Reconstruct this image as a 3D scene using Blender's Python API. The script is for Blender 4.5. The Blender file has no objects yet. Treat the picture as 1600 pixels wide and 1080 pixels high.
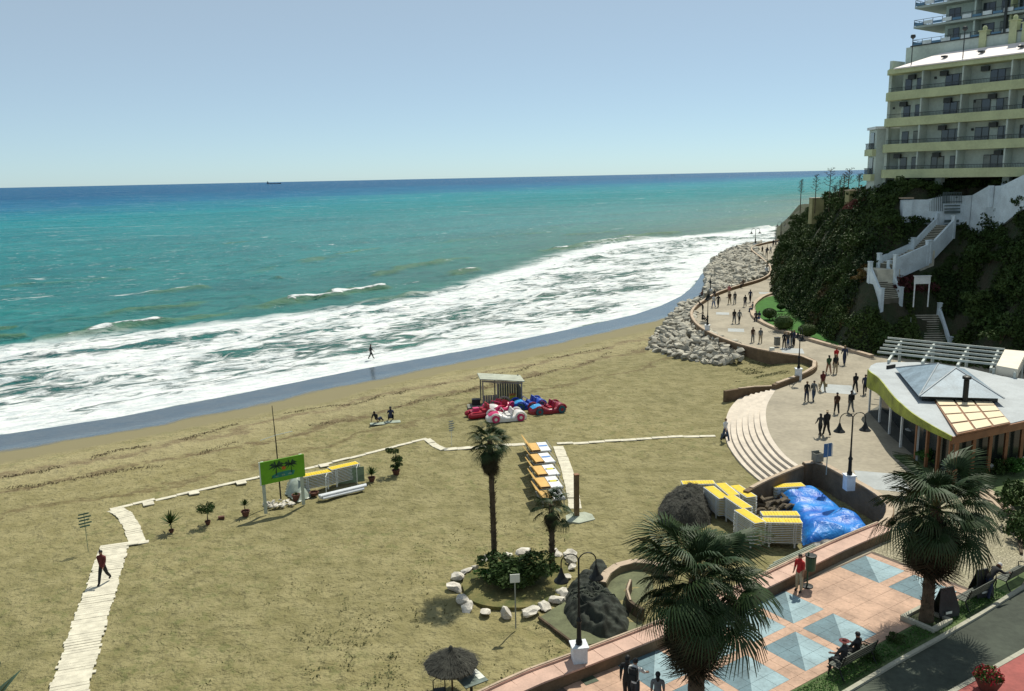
import bpy, math, random
import numpy as np
from mathutils import Vector, Matrix, noise as mnoise
random.seed(7); RNG=np.random.default_rng(11)
C=bpy.context.scene.collection; SC=bpy.context.scene
# ---------------------------------------------------------------- camera, light
CH=19.2; FPX=1330.0; YH=276.0; ROLL=math.atan(26/1250)
PITCH=math.atan((540-YH)*math.cos(ROLL)/FPX)
FW=np.array([0,math.cos(PITCH),-math.sin(PITCH)]); R0=np.array([1.,0,0]); U0=np.cross(R0,FW)
RR=R0*math.cos(ROLL)-U0*math.sin(ROLL); UU=U0*math.cos(ROLL)+R0*math.sin(ROLL)
cam=bpy.data.cameras.new('camera'); co=bpy.data.objects.new('camera',cam); C.objects.link(co)
cam.sensor_width=36; cam.lens=FPX/1600*36; cam.clip_start=.5; cam.clip_end=60000
co.matrix_world=Matrix(((RR[0],UU[0],-FW[0],0),(RR[1],UU[1],-FW[1],0),(RR[2],UU[2],-FW[2],CH),(0,0,0,1)))
SC.camera=co
SUN_EL=math.radians(57); SUN_AZ=math.radians(29)      # azimuth from +Y towards +X
w=bpy.data.worlds.new('World'); SC.world=w; w.use_nodes=True
nt=w.node_tree; bg=nt.nodes['Background']; sky=nt.nodes.new('ShaderNodeTexSky'); sky.sky_type='NISHITA'
sky.sun_disc=False; sky.sun_elevation=SUN_EL; sky.sun_rotation=SUN_AZ
sky.altitude=0; sky.air_density=.5; sky.dust_density=.35; sky.ozone_density=3.0
tn=nt.nodes.new('ShaderNodeMix'); tn.data_type='RGBA'; tn.blend_type='MULTIPLY'; tn.inputs[0].default_value=1; tn.inputs[7].default_value=(.80,1.04,1.0,1)
nt.links.new(sky.outputs[0],tn.inputs[6]); hz_=nt.nodes.new('ShaderNodeMix'); hz_.data_type='RGBA'; hz_.inputs[0].default_value=.44; hz_.inputs[7].default_value=(6.0,6.7,6.8,1)   # thin sea haze over the whole sky
nt.links.new(tn.outputs[2],hz_.inputs[6]); nt.links.new(hz_.outputs[2],bg.inputs[0]); bg.inputs[1].default_value=.112
sl=bpy.data.lights.new('sun','SUN'); sl.energy=4.9; sl.angle=math.radians(.5); sl.color=(1,.955,.82)
so=bpy.data.objects.new('sun',sl); C.objects.link(so)
sd=Vector((math.sin(SUN_AZ)*math.cos(SUN_EL),math.cos(SUN_AZ)*math.cos(SUN_EL),math.sin(SUN_EL)))
so.rotation_euler=sd.to_track_quat('Z','Y').to_euler()
SC.view_settings.view_transform='Standard'; SC.view_settings.look='None'
SC.view_settings.exposure=0.0; SC.view_settings.gamma=1
SC.render.engine='CYCLES'; SC.cycles.max_bounces=6; SC.cycles.diffuse_bounces=2; SC.cycles.glossy_bounces=3
SC.cycles.transmission_bounces=4; SC.cycles.transparent_max_bounces=6; SC.cycles.caustics_reflective=False; SC.cycles.caustics_refractive=False
# ---------------------------------------------------------------- helpers
def W(u,v,z=0.0):
    "the place on the level z that lies in the direction of photo pixel (u,v)"
    d=FW*FPX+RR*(u-800)-UU*(v-540); t=(z-CH)/d[2]
    return Vector((d[0]*t,d[1]*t,z))
def proj(p):
    q=np.array(p)-np.array([0,0,CH]); zz=q@FW
    return 800+FPX*(q@RR)/zz, 540-FPX*(q@UU)/zz
def height_to(base,v):
    "height above base whose picture row is v"
    lo,hi=0.,40.
    for _ in range(40):
        m=(lo+hi)/2
        if proj((base[0],base[1],base[2]+m))[1]>v: lo=m
        else: hi=m
    return lo
class MB:
    def __init__(s): s.v=[];s.f=[];s.m=[]
    def add(s,vs,fs,m=0):
        o=len(s.v); s.v.extend([tuple(p) for p in vs]); s.f.extend([tuple(i+o for i in f) for f in fs]); s.m.extend([m]*len(fs)); return s
    def box(s,c,d,rz=0,m=0,M=None):
        x,y,z=d[0]/2,d[1]/2,d[2]/2; c=Vector(c)
        R=Matrix.Rotation(rz,3,'Z') if M is None else M
        vs=[c+R@Vector((a*x,b*y,e*z)) for e in(-1,1) for b in(-1,1) for a in(-1,1)]
        return s.add(vs,[(0,2,3,1),(4,5,7,6),(0,1,5,4),(2,6,7,3),(0,4,6,2),(1,3,7,5)],m)
    def prism(s,pts,z0,z1,m=0):
        n=len(pts); a=sum(pts[i][0]*pts[(i+1)%n][1]-pts[(i+1)%n][0]*pts[i][1] for i in range(n))
        if a<0: pts=pts[::-1]
        vs=[(p[0],p[1],z0) for p in pts]+[(p[0],p[1],z1) for p in pts]
        return s.add(vs,[tuple(range(n))[::-1],tuple(range(n,2*n))]+[(i,(i+1)%n,n+(i+1)%n,n+i) for i in range(n)],m)
    def tube(s,pts,r,n=8,m=0,cap=True):
        pts=[Vector(p) for p in pts]; k=len(pts); rs=r if hasattr(r,'__len__') else [r]*k
        o=len(s.v); prev=None
        for i,p in enumerate(pts):
            t=(pts[min(i+1,k-1)]-pts[max(i-1,0)]).normalized()
            if prev is None:
                a=t.orthogonal().normalized()
            else:
                a=(prev-t*prev.dot(t)); a=a.normalized() if a.length>1e-6 else t.orthogonal().normalized()
            prev=a; b=t.cross(a)
            for j in range(n):
                w_=2*math.pi*j/n; s.v.append(tuple(p+(a*math.cos(w_)+b*math.sin(w_))*rs[i]))
        for i in range(k-1):
            for j in range(n):
                s.f.append((o+i*n+j,o+i*n+(j+1)%n,o+(i+1)*n+(j+1)%n,o+(i+1)*n+j)); s.m.append(m)
        if cap:
            s.f.append(tuple(o+j for j in range(n))[::-1]); s.m.append(m)
            s.f.append(tuple(o+(k-1)*n+j for j in range(n))); s.m.append(m)
        return s
    def lathe(s,prof,n=16,c=(0,0,0),m=0):
        return s.tube([(c[0],c[1],c[2]+z) for r_,z in prof],[max(r_,.0005) for r_,z in prof],n,m) if all(prof[i+1][1]>prof[i][1] for i in range(len(prof)-1)) else s._lathe(prof,n,c,m)
    def _lathe(s,prof,n,c,m):
        o=len(s.v); k=len(prof)
        for r_,z in prof:
            for j in range(n): s.v.append((c[0]+r_*math.cos(2*math.pi*j/n),c[1]+r_*math.sin(2*math.pi*j/n),c[2]+z))
        for i in range(k-1):
            for j in range(n): s.f.append((o+i*n+j,o+i*n+(j+1)%n,o+(i+1)*n+(j+1)%n,o+(i+1)*n+j)); s.m.append(m)
        return s
    def mesh(s,name,mats,smooth=False):
        me=bpy.data.meshes.new(name); me.from_pydata(s.v,[],s.f)
        mats=mats if isinstance(mats,(list,tuple)) else [mats]
        for q in mats: me.materials.append(q)
        if len(mats)>1: me.polygons.foreach_set('material_index',s.m)
        if smooth: me.polygons.foreach_set('use_smooth',[True]*len(me.polygons))
        me.update(); return me
def tag(o,label=None,cat=None,group=None,kind=None):
    if label: o['label']=label
    if cat: o['category']=cat
    if group: o['group']=group
    if kind: o['kind']=kind
    return o
def link(name,me,parent=None,loc=None,rz=None,scale=None):
    o=bpy.data.objects.new(name,me); C.objects.link(o); o.parent=parent
    if loc is not None: o.location=loc
    if rz is not None: o.rotation_euler=(0,0,rz)
    if scale is not None: o.scale=(scale,)*3 if not hasattr(scale,'__len__') else scale
    return o
def part(name,mb,mats,parent=None,smooth=False,**k):
    return link(name,mb.mesh(name,mats,smooth) if isinstance(mb,MB) else mb,parent,**k)
def struct(name,mb,mats,smooth=False,parent=None):
    o=part(name,mb,mats,parent,smooth)
    if parent is None: o['kind']='structure'
    return o
def thing(name,label,cat,loc=(0,0,0),rz=0,group=None,scale=None):
    o=link(name,None,None,loc,rz,scale); o.empty_display_size=.3
    return tag(o,label,cat,group)
def dup(root,loc=None,rz=None,label=None,group=None,scale=None,parent=None):
    r=root.copy(); C.objects.link(r)
    if parent is not None: r.parent=parent
    if loc is not None: r.location=loc
    if rz is not None: r.rotation_euler=(0,0,rz)
    if scale is not None: r.scale=(scale,)*3 if not hasattr(scale,'__len__') else scale
    if label: r['label']=label
    if group: r['group']=group
    for ch in list(root.children):
        dup(ch,parent=r)
    return r
# ---------------------------------------------------------------- materials
def _n(nt,t,**k):
    n=nt.nodes.new(t)
    for a,b in k.items(): setattr(n,a,b)
    return n
def ramp(nt,src,stops,interp='LINEAR'):
    r=_n(nt,'ShaderNodeValToRGB'); r.color_ramp.interpolation=interp; e=r.color_ramp.elements
    while len(e)<len(stops): e.new(.5)
    for i,(p,c) in enumerate(stops):
        e[i].position=p; e[i].color=(c if hasattr(c,'__len__') else (c,c,c))[:3]+(1,) if hasattr(c,'__len__') else (c,c,c,1)
    nt.links.new(src,r.inputs[0]); return r.outputs[0]
def noise_(nt,vec,scale,detail=4,rough=.55,dist=0):
    n=_n(nt,'ShaderNodeTexNoise'); n.inputs['Scale'].default_value=scale; n.inputs['Detail'].default_value=detail
    n.inputs['Roughness'].default_value=rough; n.inputs['Distortion'].default_value=dist
    if vec is not None: nt.links.new(vec,n.inputs['Vector'])
    return n.outputs['Fac']
def mix(nt,f,a,b,mode='MIX'):
    m=_n(nt,'ShaderNodeMix',data_type='RGBA',blend_type=mode)
    for sock,val in ((m.inputs[0],f),(m.inputs[6],a),(m.inputs[7],b)):
        if hasattr(val,'is_output') or isinstance(val,bpy.types.NodeSocket): nt.links.new(val,sock)
        else: sock.default_value=val if not hasattr(val,'__len__') else tuple(val)[:3]+(1,)
    return m.outputs[2]
def math_(nt,op,a,b=None,clamp=False):
    m=_n(nt,'ShaderNodeMath',operation=op,use_clamp=clamp)
    for i,val in enumerate((a,b)):
        if val is None: continue
        if isinstance(val,bpy.types.NodeSocket): nt.links.new(val,m.inputs[i])
        else: m.inputs[i].default_value=val
    return m.outputs[0]
def mrange(nt,v,a,b,c=0.,d=1.,smooth=True):
    m=_n(nt,'ShaderNodeMapRange',interpolation_type='SMOOTHSTEP' if smooth else 'LINEAR')
    if isinstance(v,bpy.types.NodeSocket): nt.links.new(v,m.inputs[0])
    for i,x in enumerate((a,b,c,d)): m.inputs[i+1].default_value=x
    return m.outputs[0]
def newmat(name):
    m=bpy.data.materials.new(name); m.use_nodes=True; nt=m.node_tree; return m,nt,nt.nodes['Principled BSDF'],_n(nt,'ShaderNodeNewGeometry').outputs['Position']
_mc={}
def mat(name,col,rough=.8,var=.18,vs=1.5,bump=0.,bs=25,metal=0,spec=.4,col2=None,obj=False):
    if name in _mc: return _mc[name]
    m,nt,b,pos=newmat(name)
    if obj: pos=_n(nt,'ShaderNodeTexCoord').outputs['Object']
    f=noise_(nt,pos,vs,5)
    f2=noise_(nt,pos,vs*9,3)
    ff=math_(nt,'ADD',math_(nt,'MULTIPLY',f,.65),math_(nt,'MULTIPLY',f2,.35))
    c2=col2 or tuple(x*(1-var*1.6) for x in col); c1=tuple(min(1,x*(1+var)) for x in col)
    nt.links.new(ramp(nt,ff,[(.36,c2),(.62,c1)]),b.inputs['Base Color'])
    b.inputs['Roughness'].default_value=rough; b.inputs['Metallic'].default_value=metal; b.inputs['Specular IOR Level'].default_value=spec
    if bump:
        bp=_n(nt,'ShaderNodeBump'); bp.inputs['Strength'].default_value=bump; bp.inputs['Distance'].default_value=.02
        nt.links.new(noise_(nt,pos,bs,4),bp.inputs['Height']); nt.links.new(bp.outputs[0],b.inputs['Normal'])
    _mc[name]=m; return m
# ---------------------------------------------------------------- numeric helpers
def polydist(P,L):
    "distance of points P (n,2) to the polyline L, and side sign (+ left)"
    P=np.asarray(P,float); best=np.full(len(P),1e9); sign=np.ones(len(P)); ss=np.zeros(len(P)); acc=0
    for i in range(len(L)-1):
        a=np.array(L[i][:2],float); b=np.array(L[i+1][:2],float); d=b-a; l=np.hypot(*d)
        t=np.clip(((P-a)@d)/(l*l),0,1); q=a+t[:,None]*d; r=P-q; ds=np.hypot(r[:,0],r[:,1])
        k=ds<best-1e-9; best[k]=ds[k]; cr=d[0]*(P[:,1]-a[1])-d[1]*(P[:,0]-a[0]); sign[k]=np.sign(cr[k]); ss[k]=acc+t[k]*l; acc+=l
    return best,sign,ss
def inpoly(P,L):
    P=np.asarray(P,float); c=np.zeros(len(P),bool); n=len(L)
    for i in range(n):
        x1,y1=L[i][0],L[i][1]; x2,y2=L[(i+1)%n][0],L[(i+1)%n][1]
        k=((y1>P[:,1])!=(y2>P[:,1]))
        with np.errstate(divide='ignore',invalid='ignore'): xx=(x2-x1)*(P[:,1]-y1)/(y2-y1+1e-12)+x1
        c^=k&(P[:,0]<xx)
    return c
def vnoise(P,scale,seed=0,octv=4):
    "smooth value noise, numpy, about -1..1"
    P=np.asarray(P,float)*scale; out=np.zeros(len(P)); amp=1; tot=0
    r=np.random.default_rng(seed); T=r.random((256,256))*2-1
    for o in range(octv):
        x=P[:,0]+o*17.3; y=P[:,1]-o*9.7; xi=np.floor(x).astype(int); yi=np.floor(y).astype(int); fx=x-xi; fy=y-yi
        fx=fx*fx*(3-2*fx); fy=fy*fy*(3-2*fy); g=lambda a,b:T[a%256,b%256]
        out+=amp*((g(xi,yi)*(1-fx)+g(xi+1,yi)*fx)*(1-fy)+(g(xi,yi+1)*(1-fx)+g(xi+1,yi+1)*fx)*fy); tot+=amp; amp*=.5; P=P*2.03
    return out/tot*1.6
def sstep(a,b,x):
    t=np.clip((x-a)/(b-a),0,1); return t*t*(3-2*t)
def spline(L,n=6):
    "Catmull-Rom through points"
    L=[Vector(p) for p in L]; out=[]
    for i in range(len(L)-1):
        p0=L[max(i-1,0)];p1=L[i];p2=L[i+1];p3=L[min(i+2,len(L)-1)]
        for k in range(n):
            t=k/n; out.append(.5*((2*p1)+(p2-p0)*t+(2*p0-5*p1+4*p2-p3)*t*t+(3*p1-p0-3*p2+p3)*t**3))
    return out+[L[-1]]
def resample(L,step):
    L=[Vector(p) for p in L]; out=[L[0]]; acc=0
    for a,b in zip(L,L[1:]):
        l=(b-a).length
        while acc+l>=step:
            t=(step-acc)/l; a=a+(b-a)*t; out.append(a.copy()); l=(b-a).length; acc=0
            if l<1e-9: break
        acc+=l
    return out
def offs(L,d):
    "offset polyline to the left by d, in plan"
    out=[];k=len(L)
    for i,p in enumerate(L):
        t=Vector(L[min(i+1,k-1)])-Vector(L[max(i-1,0)]); t.z=0; t.normalize(); q=Vector(p)+Vector((-t.y,t.x,0))*d; out.append(q)
    return out
def grid_mesh(name,X,Y,Z,mats,keep=None,smooth=True):
    ny,nx=X.shape; co_=np.stack([X,Y,Z],-1).reshape(-1,3)
    i=np.arange(ny-1)[:,None]*nx+np.arange(nx-1)[None]; q=np.stack([i,i+1,i+nx+1,i+nx],-1).reshape(-1,4)
    if keep is not None:
        kf=keep.reshape(-1); q=q[kf[q].any(1)]
        used=np.zeros(len(co_),bool); used[q.ravel()]=True; idx=np.cumsum(used)-1; co_=co_[used]; q=idx[q]
    else: used=np.ones(len(co_),bool)
    me=np_mesh(name,co_,q,mats,smooth); return me,used
def np_mesh(name,co_,q,mats,smooth=False,midx=None):
    me=bpy.data.meshes.new(name); k=q.shape[1]; me.vertices.add(len(co_)); me.vertices.foreach_set('co',np.asarray(co_,np.float32).ravel())
    me.loops.add(q.size); me.loops.foreach_set('vertex_index',q.astype(np.int32).ravel())
    me.polygons.add(len(q)); me.polygons.foreach_set('loop_start',np.arange(len(q),dtype=np.int32)*k)
    try: me.polygons.foreach_set('loop_total',np.full(len(q),k,np.int32))
    except Exception: pass
    for m_ in (mats if isinstance(mats,(list,tuple)) else [mats]): me.materials.append(m_)
    if midx is not None: me.polygons.foreach_set('material_index',np.asarray(midx,np.int32))
    me.update(calc_edges=True); me.validate()
    me.polygons.foreach_set('use_smooth',[bool(smooth)]*len(me.polygons)); return me
# ---------------------------------------------------------------- SETTING: sea and beach
SHORE=[(-190,-60),(-120,0),(-75,38)]+[tuple(W(u,v,-.75)[:2]) for u,v in [(0,695),(200,664),(400,624),(600,582),(800,545),(950,512),(1035,492)]]+[tuple(W(u,v,-.9)[:2]) for u,v in [(1078,478),(1108,462),(1124,446),(1132,428),(1150,405),(1186,389)]]+[(80,238),(110,262),(160,300),(300,380),(900,600)]
SHORE=[tuple(p) for p in SHORE]
def sdist(P):       # + towards land
    d,s,ss=polydist(P,SHORE); return -s*d,ss
def sand_z(P):
    d,ss=sdist(P); n=vnoise(P,.12,3)*.10+vnoise(P,.9,5)*.035
    z=-.92+.085*d; z=np.where(d<0,-.92+.045*d,z); z=np.where(d<-5,-1.145+.12*(d+5),z); z=np.minimum(z,0+0*z)
    z=np.where(d>7,np.minimum(z+sstep(7,14,d)*.3,0),z)
    return z+n*sstep(3,9,d)+vnoise(P,.05,8)*.06*sstep(8,20,d)
# sand material
def mat_sand():
    m,nt,b,pos=newmat('beach_sand')
    sx=_n(nt,'ShaderNodeSeparateXYZ'); nt.links.new(pos,sx.inputs[0]); z=sx.outputs[2]
    big=noise_(nt,pos,.045,6,.6); mid=noise_(nt,pos,.7,5,.6); fine=noise_(nt,pos,7,4,.7)
    dry=mix(nt,ramp(nt,big,[(.35,0),(.65,1)]),(.160,.147,.062),(.244,.210,.094))
    dry=mix(nt,ramp(nt,mid,[(.40,0),(.60,1)]),dry,mix(nt,.5,dry,(.33,.29,.15)))
    # trodden dark flecks and low weeds
    fleck=ramp(nt,noise_(nt,pos,2.2,3,.75),[(.555,0),(.62,1)]); dry=mix(nt,math_(nt,'MULTIPLY',fleck,.6),dry,(.105,.095,.04))
    wd=math_(nt,'MULTIPLY',ramp(nt,noise_(nt,pos,1.3,6,.75),[(.52,0),(.60,1)]),mrange(nt,noise_(nt,pos,.09,2),.44,.58))
    dry=mix(nt,math_(nt,'MULTIPLY',wd,.5),dry,(.10,.12,.035))
    dry=mix(nt,math_(nt,'MULTIPLY',ramp(nt,fine,[(.45,0),(.75,1)]),.35),dry,(.17,.145,.07))
    # tide wrack lines along the shore
    at=_n(nt,'ShaderNodeAttribute',attribute_name='shore'); sh=at.outputs['Fac']
    wob=math_(nt,'ADD',sh,math_(nt,'MULTIPLY',math_(nt,'SUBTRACT',noise_(nt,pos,.13,5,.7),.5),9))
    def line(c,wd_,s):
        a=math_(nt,'ABSOLUTE',math_(nt,'SUBTRACT',wob,c)); return math_(nt,'MULTIPLY',mrange(nt,a,wd_,0),s)
    lf=math_(nt,'ADD',line(10.5,.9,1.),math_(nt,'ADD',line(14.5,.8,.9),line(19.5,.6,.6)),True)
    lf=math_(nt,'MULTIPLY',lf,ramp(nt,noise_(nt,pos,.8,5,.7),[(.34,0),(.5,1)]))
    dry=mix(nt,lf,dry,(.095,.065,.028))
    pale=math_(nt,'MULTIPLY',mrange(nt,math_(nt,'ABSOLUTE',math_(nt,'SUBTRACT',sh,11)),6,0),.5)
    dry=mix(nt,pale,dry,mix(nt,.5,dry,(.47,.40,.24)))
    zz=math_(nt,'ADD',z,math_(nt,'MULTIPLY',math_(nt,'SUBTRACT',noise_(nt,pos,.22,6,.7),.5),.34))
    damp=mrange(nt,zz,-.30,-.46); wet=mrange(nt,zz,-.68,-.82)
    c=mix(nt,damp,dry,(.20,.175,.095)); c=mix(nt,wet,c,mix(nt,ramp(nt,noise_(nt,pos,.5,5,.7),[(.4,0),(.6,1)]),(.028,.045,.060),(.055,.065,.070)))
    nt.links.new(c,b.inputs['Base Color'])
    nt.links.new(mrange(nt,wet,0,1,.9,.2),b.inputs['Roughness']); nt.links.new(mrange(nt,wet,0,1,.25,.8),b.inputs['Specular IOR Level'])
    h=math_(nt,'ADD',math_(nt,'MULTIPLY',noise_(nt,pos,1.6,4,.65),1.3),math_(nt,'MULTIPLY',noise_(nt,pos,6,3,.6),.25))
    bp=_n(nt,'ShaderNodeBump'); bp.inputs['Distance'].default_value=.26
    nt.links.new(math_(nt,'SUBTRACT',1.0,math_(nt,'MULTIPLY',damp,.95)),bp.inputs['Strength']); nt.links.new(h,bp.inputs['Height']); nt.links.new(bp.outputs[0],b.inputs['Normal'])
    return m
M_sand=mat_sand()
def mat_sea():
    m,nt,b,pos=newmat('sea_water')
    at=_n(nt,'ShaderNodeAttribute',attribute_name='shore'); d=math_(nt,'MULTIPLY',at.outputs['Fac'],-1.0)   # metres offshore
    cr=_n(nt,'ShaderNodeAttribute',attribute_name='crest').outputs['Fac']
    # stretch noises along shore
    mp=_n(nt,'ShaderNodeMapping'); mp.inputs['Rotation'].default_value=(0,0,-math.radians(38)); nt.links.new(pos,mp.inputs[0]); 
    mp2=_n(nt,'ShaderNodeMapping'); mp2.inputs['Scale'].default_value=(.35,1,1); nt.links.new(mp.outputs[0],mp2.inputs[0]); v=mp2.outputs[0]
    dn=math_(nt,'ADD',d,math_(nt,'MULTIPLY',math_(nt,'SUBTRACT',noise_(nt,v,.012,4),.5),160)); dn=math_(nt,'ADD',dn,math_(nt,'MULTIPLY',math_(nt,'MULTIPLY',math_(nt,'SUBTRACT',noise_(nt,v,.004,6,.65),.5),1.6),d))
    sx=_n(nt,'ShaderNodeSeparateXYZ'); nt.links.new(pos,sx.inputs[0])
    ang=math_(nt,'ADD',dn,math_(nt,'MULTIPLY',sx.outputs[0],-1.0))
    col=ramp(nt,math_(nt,'MULTIPLY',ang,1/3000.),[(0,(.060,.155,.095)),(.014,(.024,.165,.130)),(.05,(.008,.20,.200)),(.24,(.006,.225,.275)),(.44,(.001,.115,.27)),(.85,(.001,.065,.21))])
    pat=noise_(nt,v,.035,6,.62); col=mix(nt,math_(nt,'MULTIPLY',ramp(nt,pat,[(.38,0),(.62,1)]),.55),col,mix(nt,.6,col,(.003,.06,.10)))
    wave_shade=ramp(nt,noise_(nt,v,.30,6,.72,.4),[(.40,0),(.50,.35),(.60,1)]); col=mix(nt,math_(nt,'MULTIPLY',wave_shade,.42),col,mix(nt,.75,col,(.002,.045,.055)))  # wave shading painted into the water as darker streaks
    mpf=_n(nt,'ShaderNodeMapping'); mpf.inputs['Scale'].default_value=(.12,1,1); nt.links.new(pos,mpf.inputs[0]); chf=ramp(nt,noise_(nt,mpf.outputs[0],.045,7,.8),[(.42,0),(.58,1)]); col=mix(nt,math_(nt,'MULTIPLY',chf,math_(nt,'MULTIPLY',mrange(nt,d,150,500),.4)),col,mix(nt,.6,col,(.10,.30,.34)))  # paler far streaks, also wave shading put into the colour
    lace=noise_(nt,v,.55,7,.72,1.2)
    col=mix(nt,math_(nt,'MULTIPLY',math_(nt,'MULTIPLY',mrange(nt,cr,.12,.7),ramp(nt,lace,[(.3,.5),(.6,1)])),.75),col,(.075,.17,.065))
    # foam, whitecaps and sun glitter painted in white
    e=math_(nt,'ADD',d,math_(nt,'MULTIPLY',math_(nt,'SUBTRACT',noise_(nt,v,.045,4,.6),.5),16))
    band=math_(nt,'MULTIPLY',mrange(nt,e,49,42),mrange(nt,math_(nt,'ADD',d,math_(nt,'MULTIPLY',math_(nt,'SUBTRACT',noise_(nt,pos,.12,4,.6),.5),5)),3.9,4.6))
    lac2=noise_(nt,v,.11,4,.6,.6)
    th=math_(nt,'ADD',math_(nt,'MULTIPLY',lace,.6),math_(nt,'MULTIPLY',lac2,.4))
    dens=math_(nt,'ADD',th,math_(nt,'MULTIPLY',mrange(nt,d,14,5),.10))
    dens=math_(nt,'ADD',dens,math_(nt,'MULTIPLY',mrange(nt,math_(nt,'ABSOLUTE',math_(nt,'SUBTRACT',e,40)),6,0),.09))
    foam=math_(nt,'MULTIPLY',band,mrange(nt,dens,.418,.515,0,.96))
    cap=math_(nt,'MULTIPLY',mrange(nt,noise_(nt,v,.16,6,.75,.8),.635,.68),mrange(nt,d,15,60))
    mp3=_n(nt,'ShaderNodeMapping'); mp3.inputs['Scale'].default_value=(.18,1,1); nt.links.new(pos,mp3.inputs[0])
    cap2=math_(nt,'MULTIPLY',mrange(nt,noise_(nt,mp3.outputs[0],.09,8,.9,.5),.575,.64),mrange(nt,d,120,300))  # far whitecaps, also painting the sun's sparkle as white dots
    brk=math_(nt,'MULTIPLY',mrange(nt,math_(nt,'ADD',cr,math_(nt,'MULTIPLY',math_(nt,'SUBTRACT',lace,.5),1.6)),.98,1.18),1.0)
    glitter=math_(nt,'MULTIPLY',mrange(nt,noise_(nt,v,.85,5,.8,.4),.575,.64),math_(nt,'MULTIPLY',mrange(nt,d,45,130),mrange(nt,d,1500,500)))  # fine white specks paint sun glitter among the small whitecaps
    foam=math_(nt,'MAXIMUM',foam,math_(nt,'MULTIPLY',glitter,.42))  # the painted glitter joins the foam mask
    foam=math_(nt,'MAXIMUM',math_(nt,'MAXIMUM',foam,math_(nt,'MULTIPLY',cap,.8)),math_(nt,'MAXIMUM',brk,math_(nt,'MULTIPLY',cap2,.7)),True)
    col=mix(nt,foam,col,mix(nt,ramp(nt,noise_(nt,v,1.1,5,.7),[(.40,0),(.60,1)]),(.62,.67,.69),(.86,.87,.86)))
    nt.links.new(col,b.inputs['Base Color']); nt.links.new(mrange(nt,foam,0,1,.13,.85),b.inputs['Roughness'])
    b.inputs['IOR'].default_value=1.33
    b.inputs['Specular IOR Level'].default_value=0
    far=mrange(nt,d,60,900)
    h=math_(nt,'ADD',math_(nt,'MULTIPLY',noise_(nt,v,.9,6,.7),.9),math_(nt,'MULTIPLY',noise_(nt,v,.14,4,.6),2.2))
    h=math_(nt,'ADD',h,math_(nt,'MULTIPLY',foam,.30)); h=math_(nt,'ADD',h,math_(nt,'MULTIPLY',math_(nt,'MULTIPLY',noise_(nt,v,.03,3),7),far))
    bp=_n(nt,'ShaderNodeBump'); bp.inputs['Distance'].default_value=1.0; bp.inputs['Strength'].default_value=.9
    nt.links.new(h,bp.inputs['Height']); nt.links.new(bp.outputs[0],b.inputs['Normal'])
    # wind-roughened water mirrors less of the sky at grazing angles than a flat sheet would
    fr=_n(nt,'ShaderNodeFresnel'); fr.inputs[0].default_value=1.33; nt.links.new(bp.outputs[0],fr.inputs['Normal'])
    gl=_n(nt,'ShaderNodeBsdfGlossy'); gl.inputs['Roughness'].default_value=.27; nt.links.new(bp.outputs[0],gl.inputs['Normal'])
    fa=math_(nt,'MULTIPLY',math_(nt,'MULTIPLY',fr.outputs[0],mrange(nt,d,20,500,.62,.20)),math_(nt,'SUBTRACT',1.0,foam)); 
    ms=_n(nt,'ShaderNodeMixShader'); nt.links.new(fa,ms.inputs[0]); nt.links.new(b.outputs[0],ms.inputs[1]); nt.links.new(gl.outputs[0],ms.inputs[2])
    nt.links.new(ms.outputs[0],[q for q in nt.nodes if q.type=='OUTPUT_MATERIAL'][0].inputs[0])
    return m
M_sea=mat_sea()
def addattr(me,name,val):
    a=me.attributes.new(name,'FLOAT','POINT'); a.data.foreach_set('value',np.asarray(val,np.float32))
# beach: polar sheet round the foot of the camera
th=np.radians(np.linspace(-62,62,420)); rr=np.concatenate([np.linspace(6,30,50)[:-1],np.geomspace(30,330,330)])
TH,RD=np.meshgrid(th,rr); X=np.sin(TH)*RD; Y=np.cos(TH)*RD; P=np.stack([X.ravel(),Y.ravel()],1)
sdv,_=sdist(P)
# the sand banks up against the promenade wall near the rocks
BANK=[tuple(W(u,v,.6)[:2]) for u,v in [(1100,515),(1180,550),(1262,562),(1262,580),(1215,600)]]
def bankup(P):
    bd,_,_=polydist(P,BANK); return 1.0*np.exp(-(bd/3.2)**2)
Z=(sand_z(P)+bankup(P)).reshape(X.shape)
# furrows and footprints as real relief near the camera
Z+= (vnoise(P,1.9,21,3)*.045*sstep(6,12,sdv)).reshape(X.shape)
me,used=grid_mesh('beach',X,Y,Z,M_sand,keep=(sdv>-16).reshape(X.shape))
addattr(me,'shore',sdv[used]); o=link('beach',me); o['kind']='structure'
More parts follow.
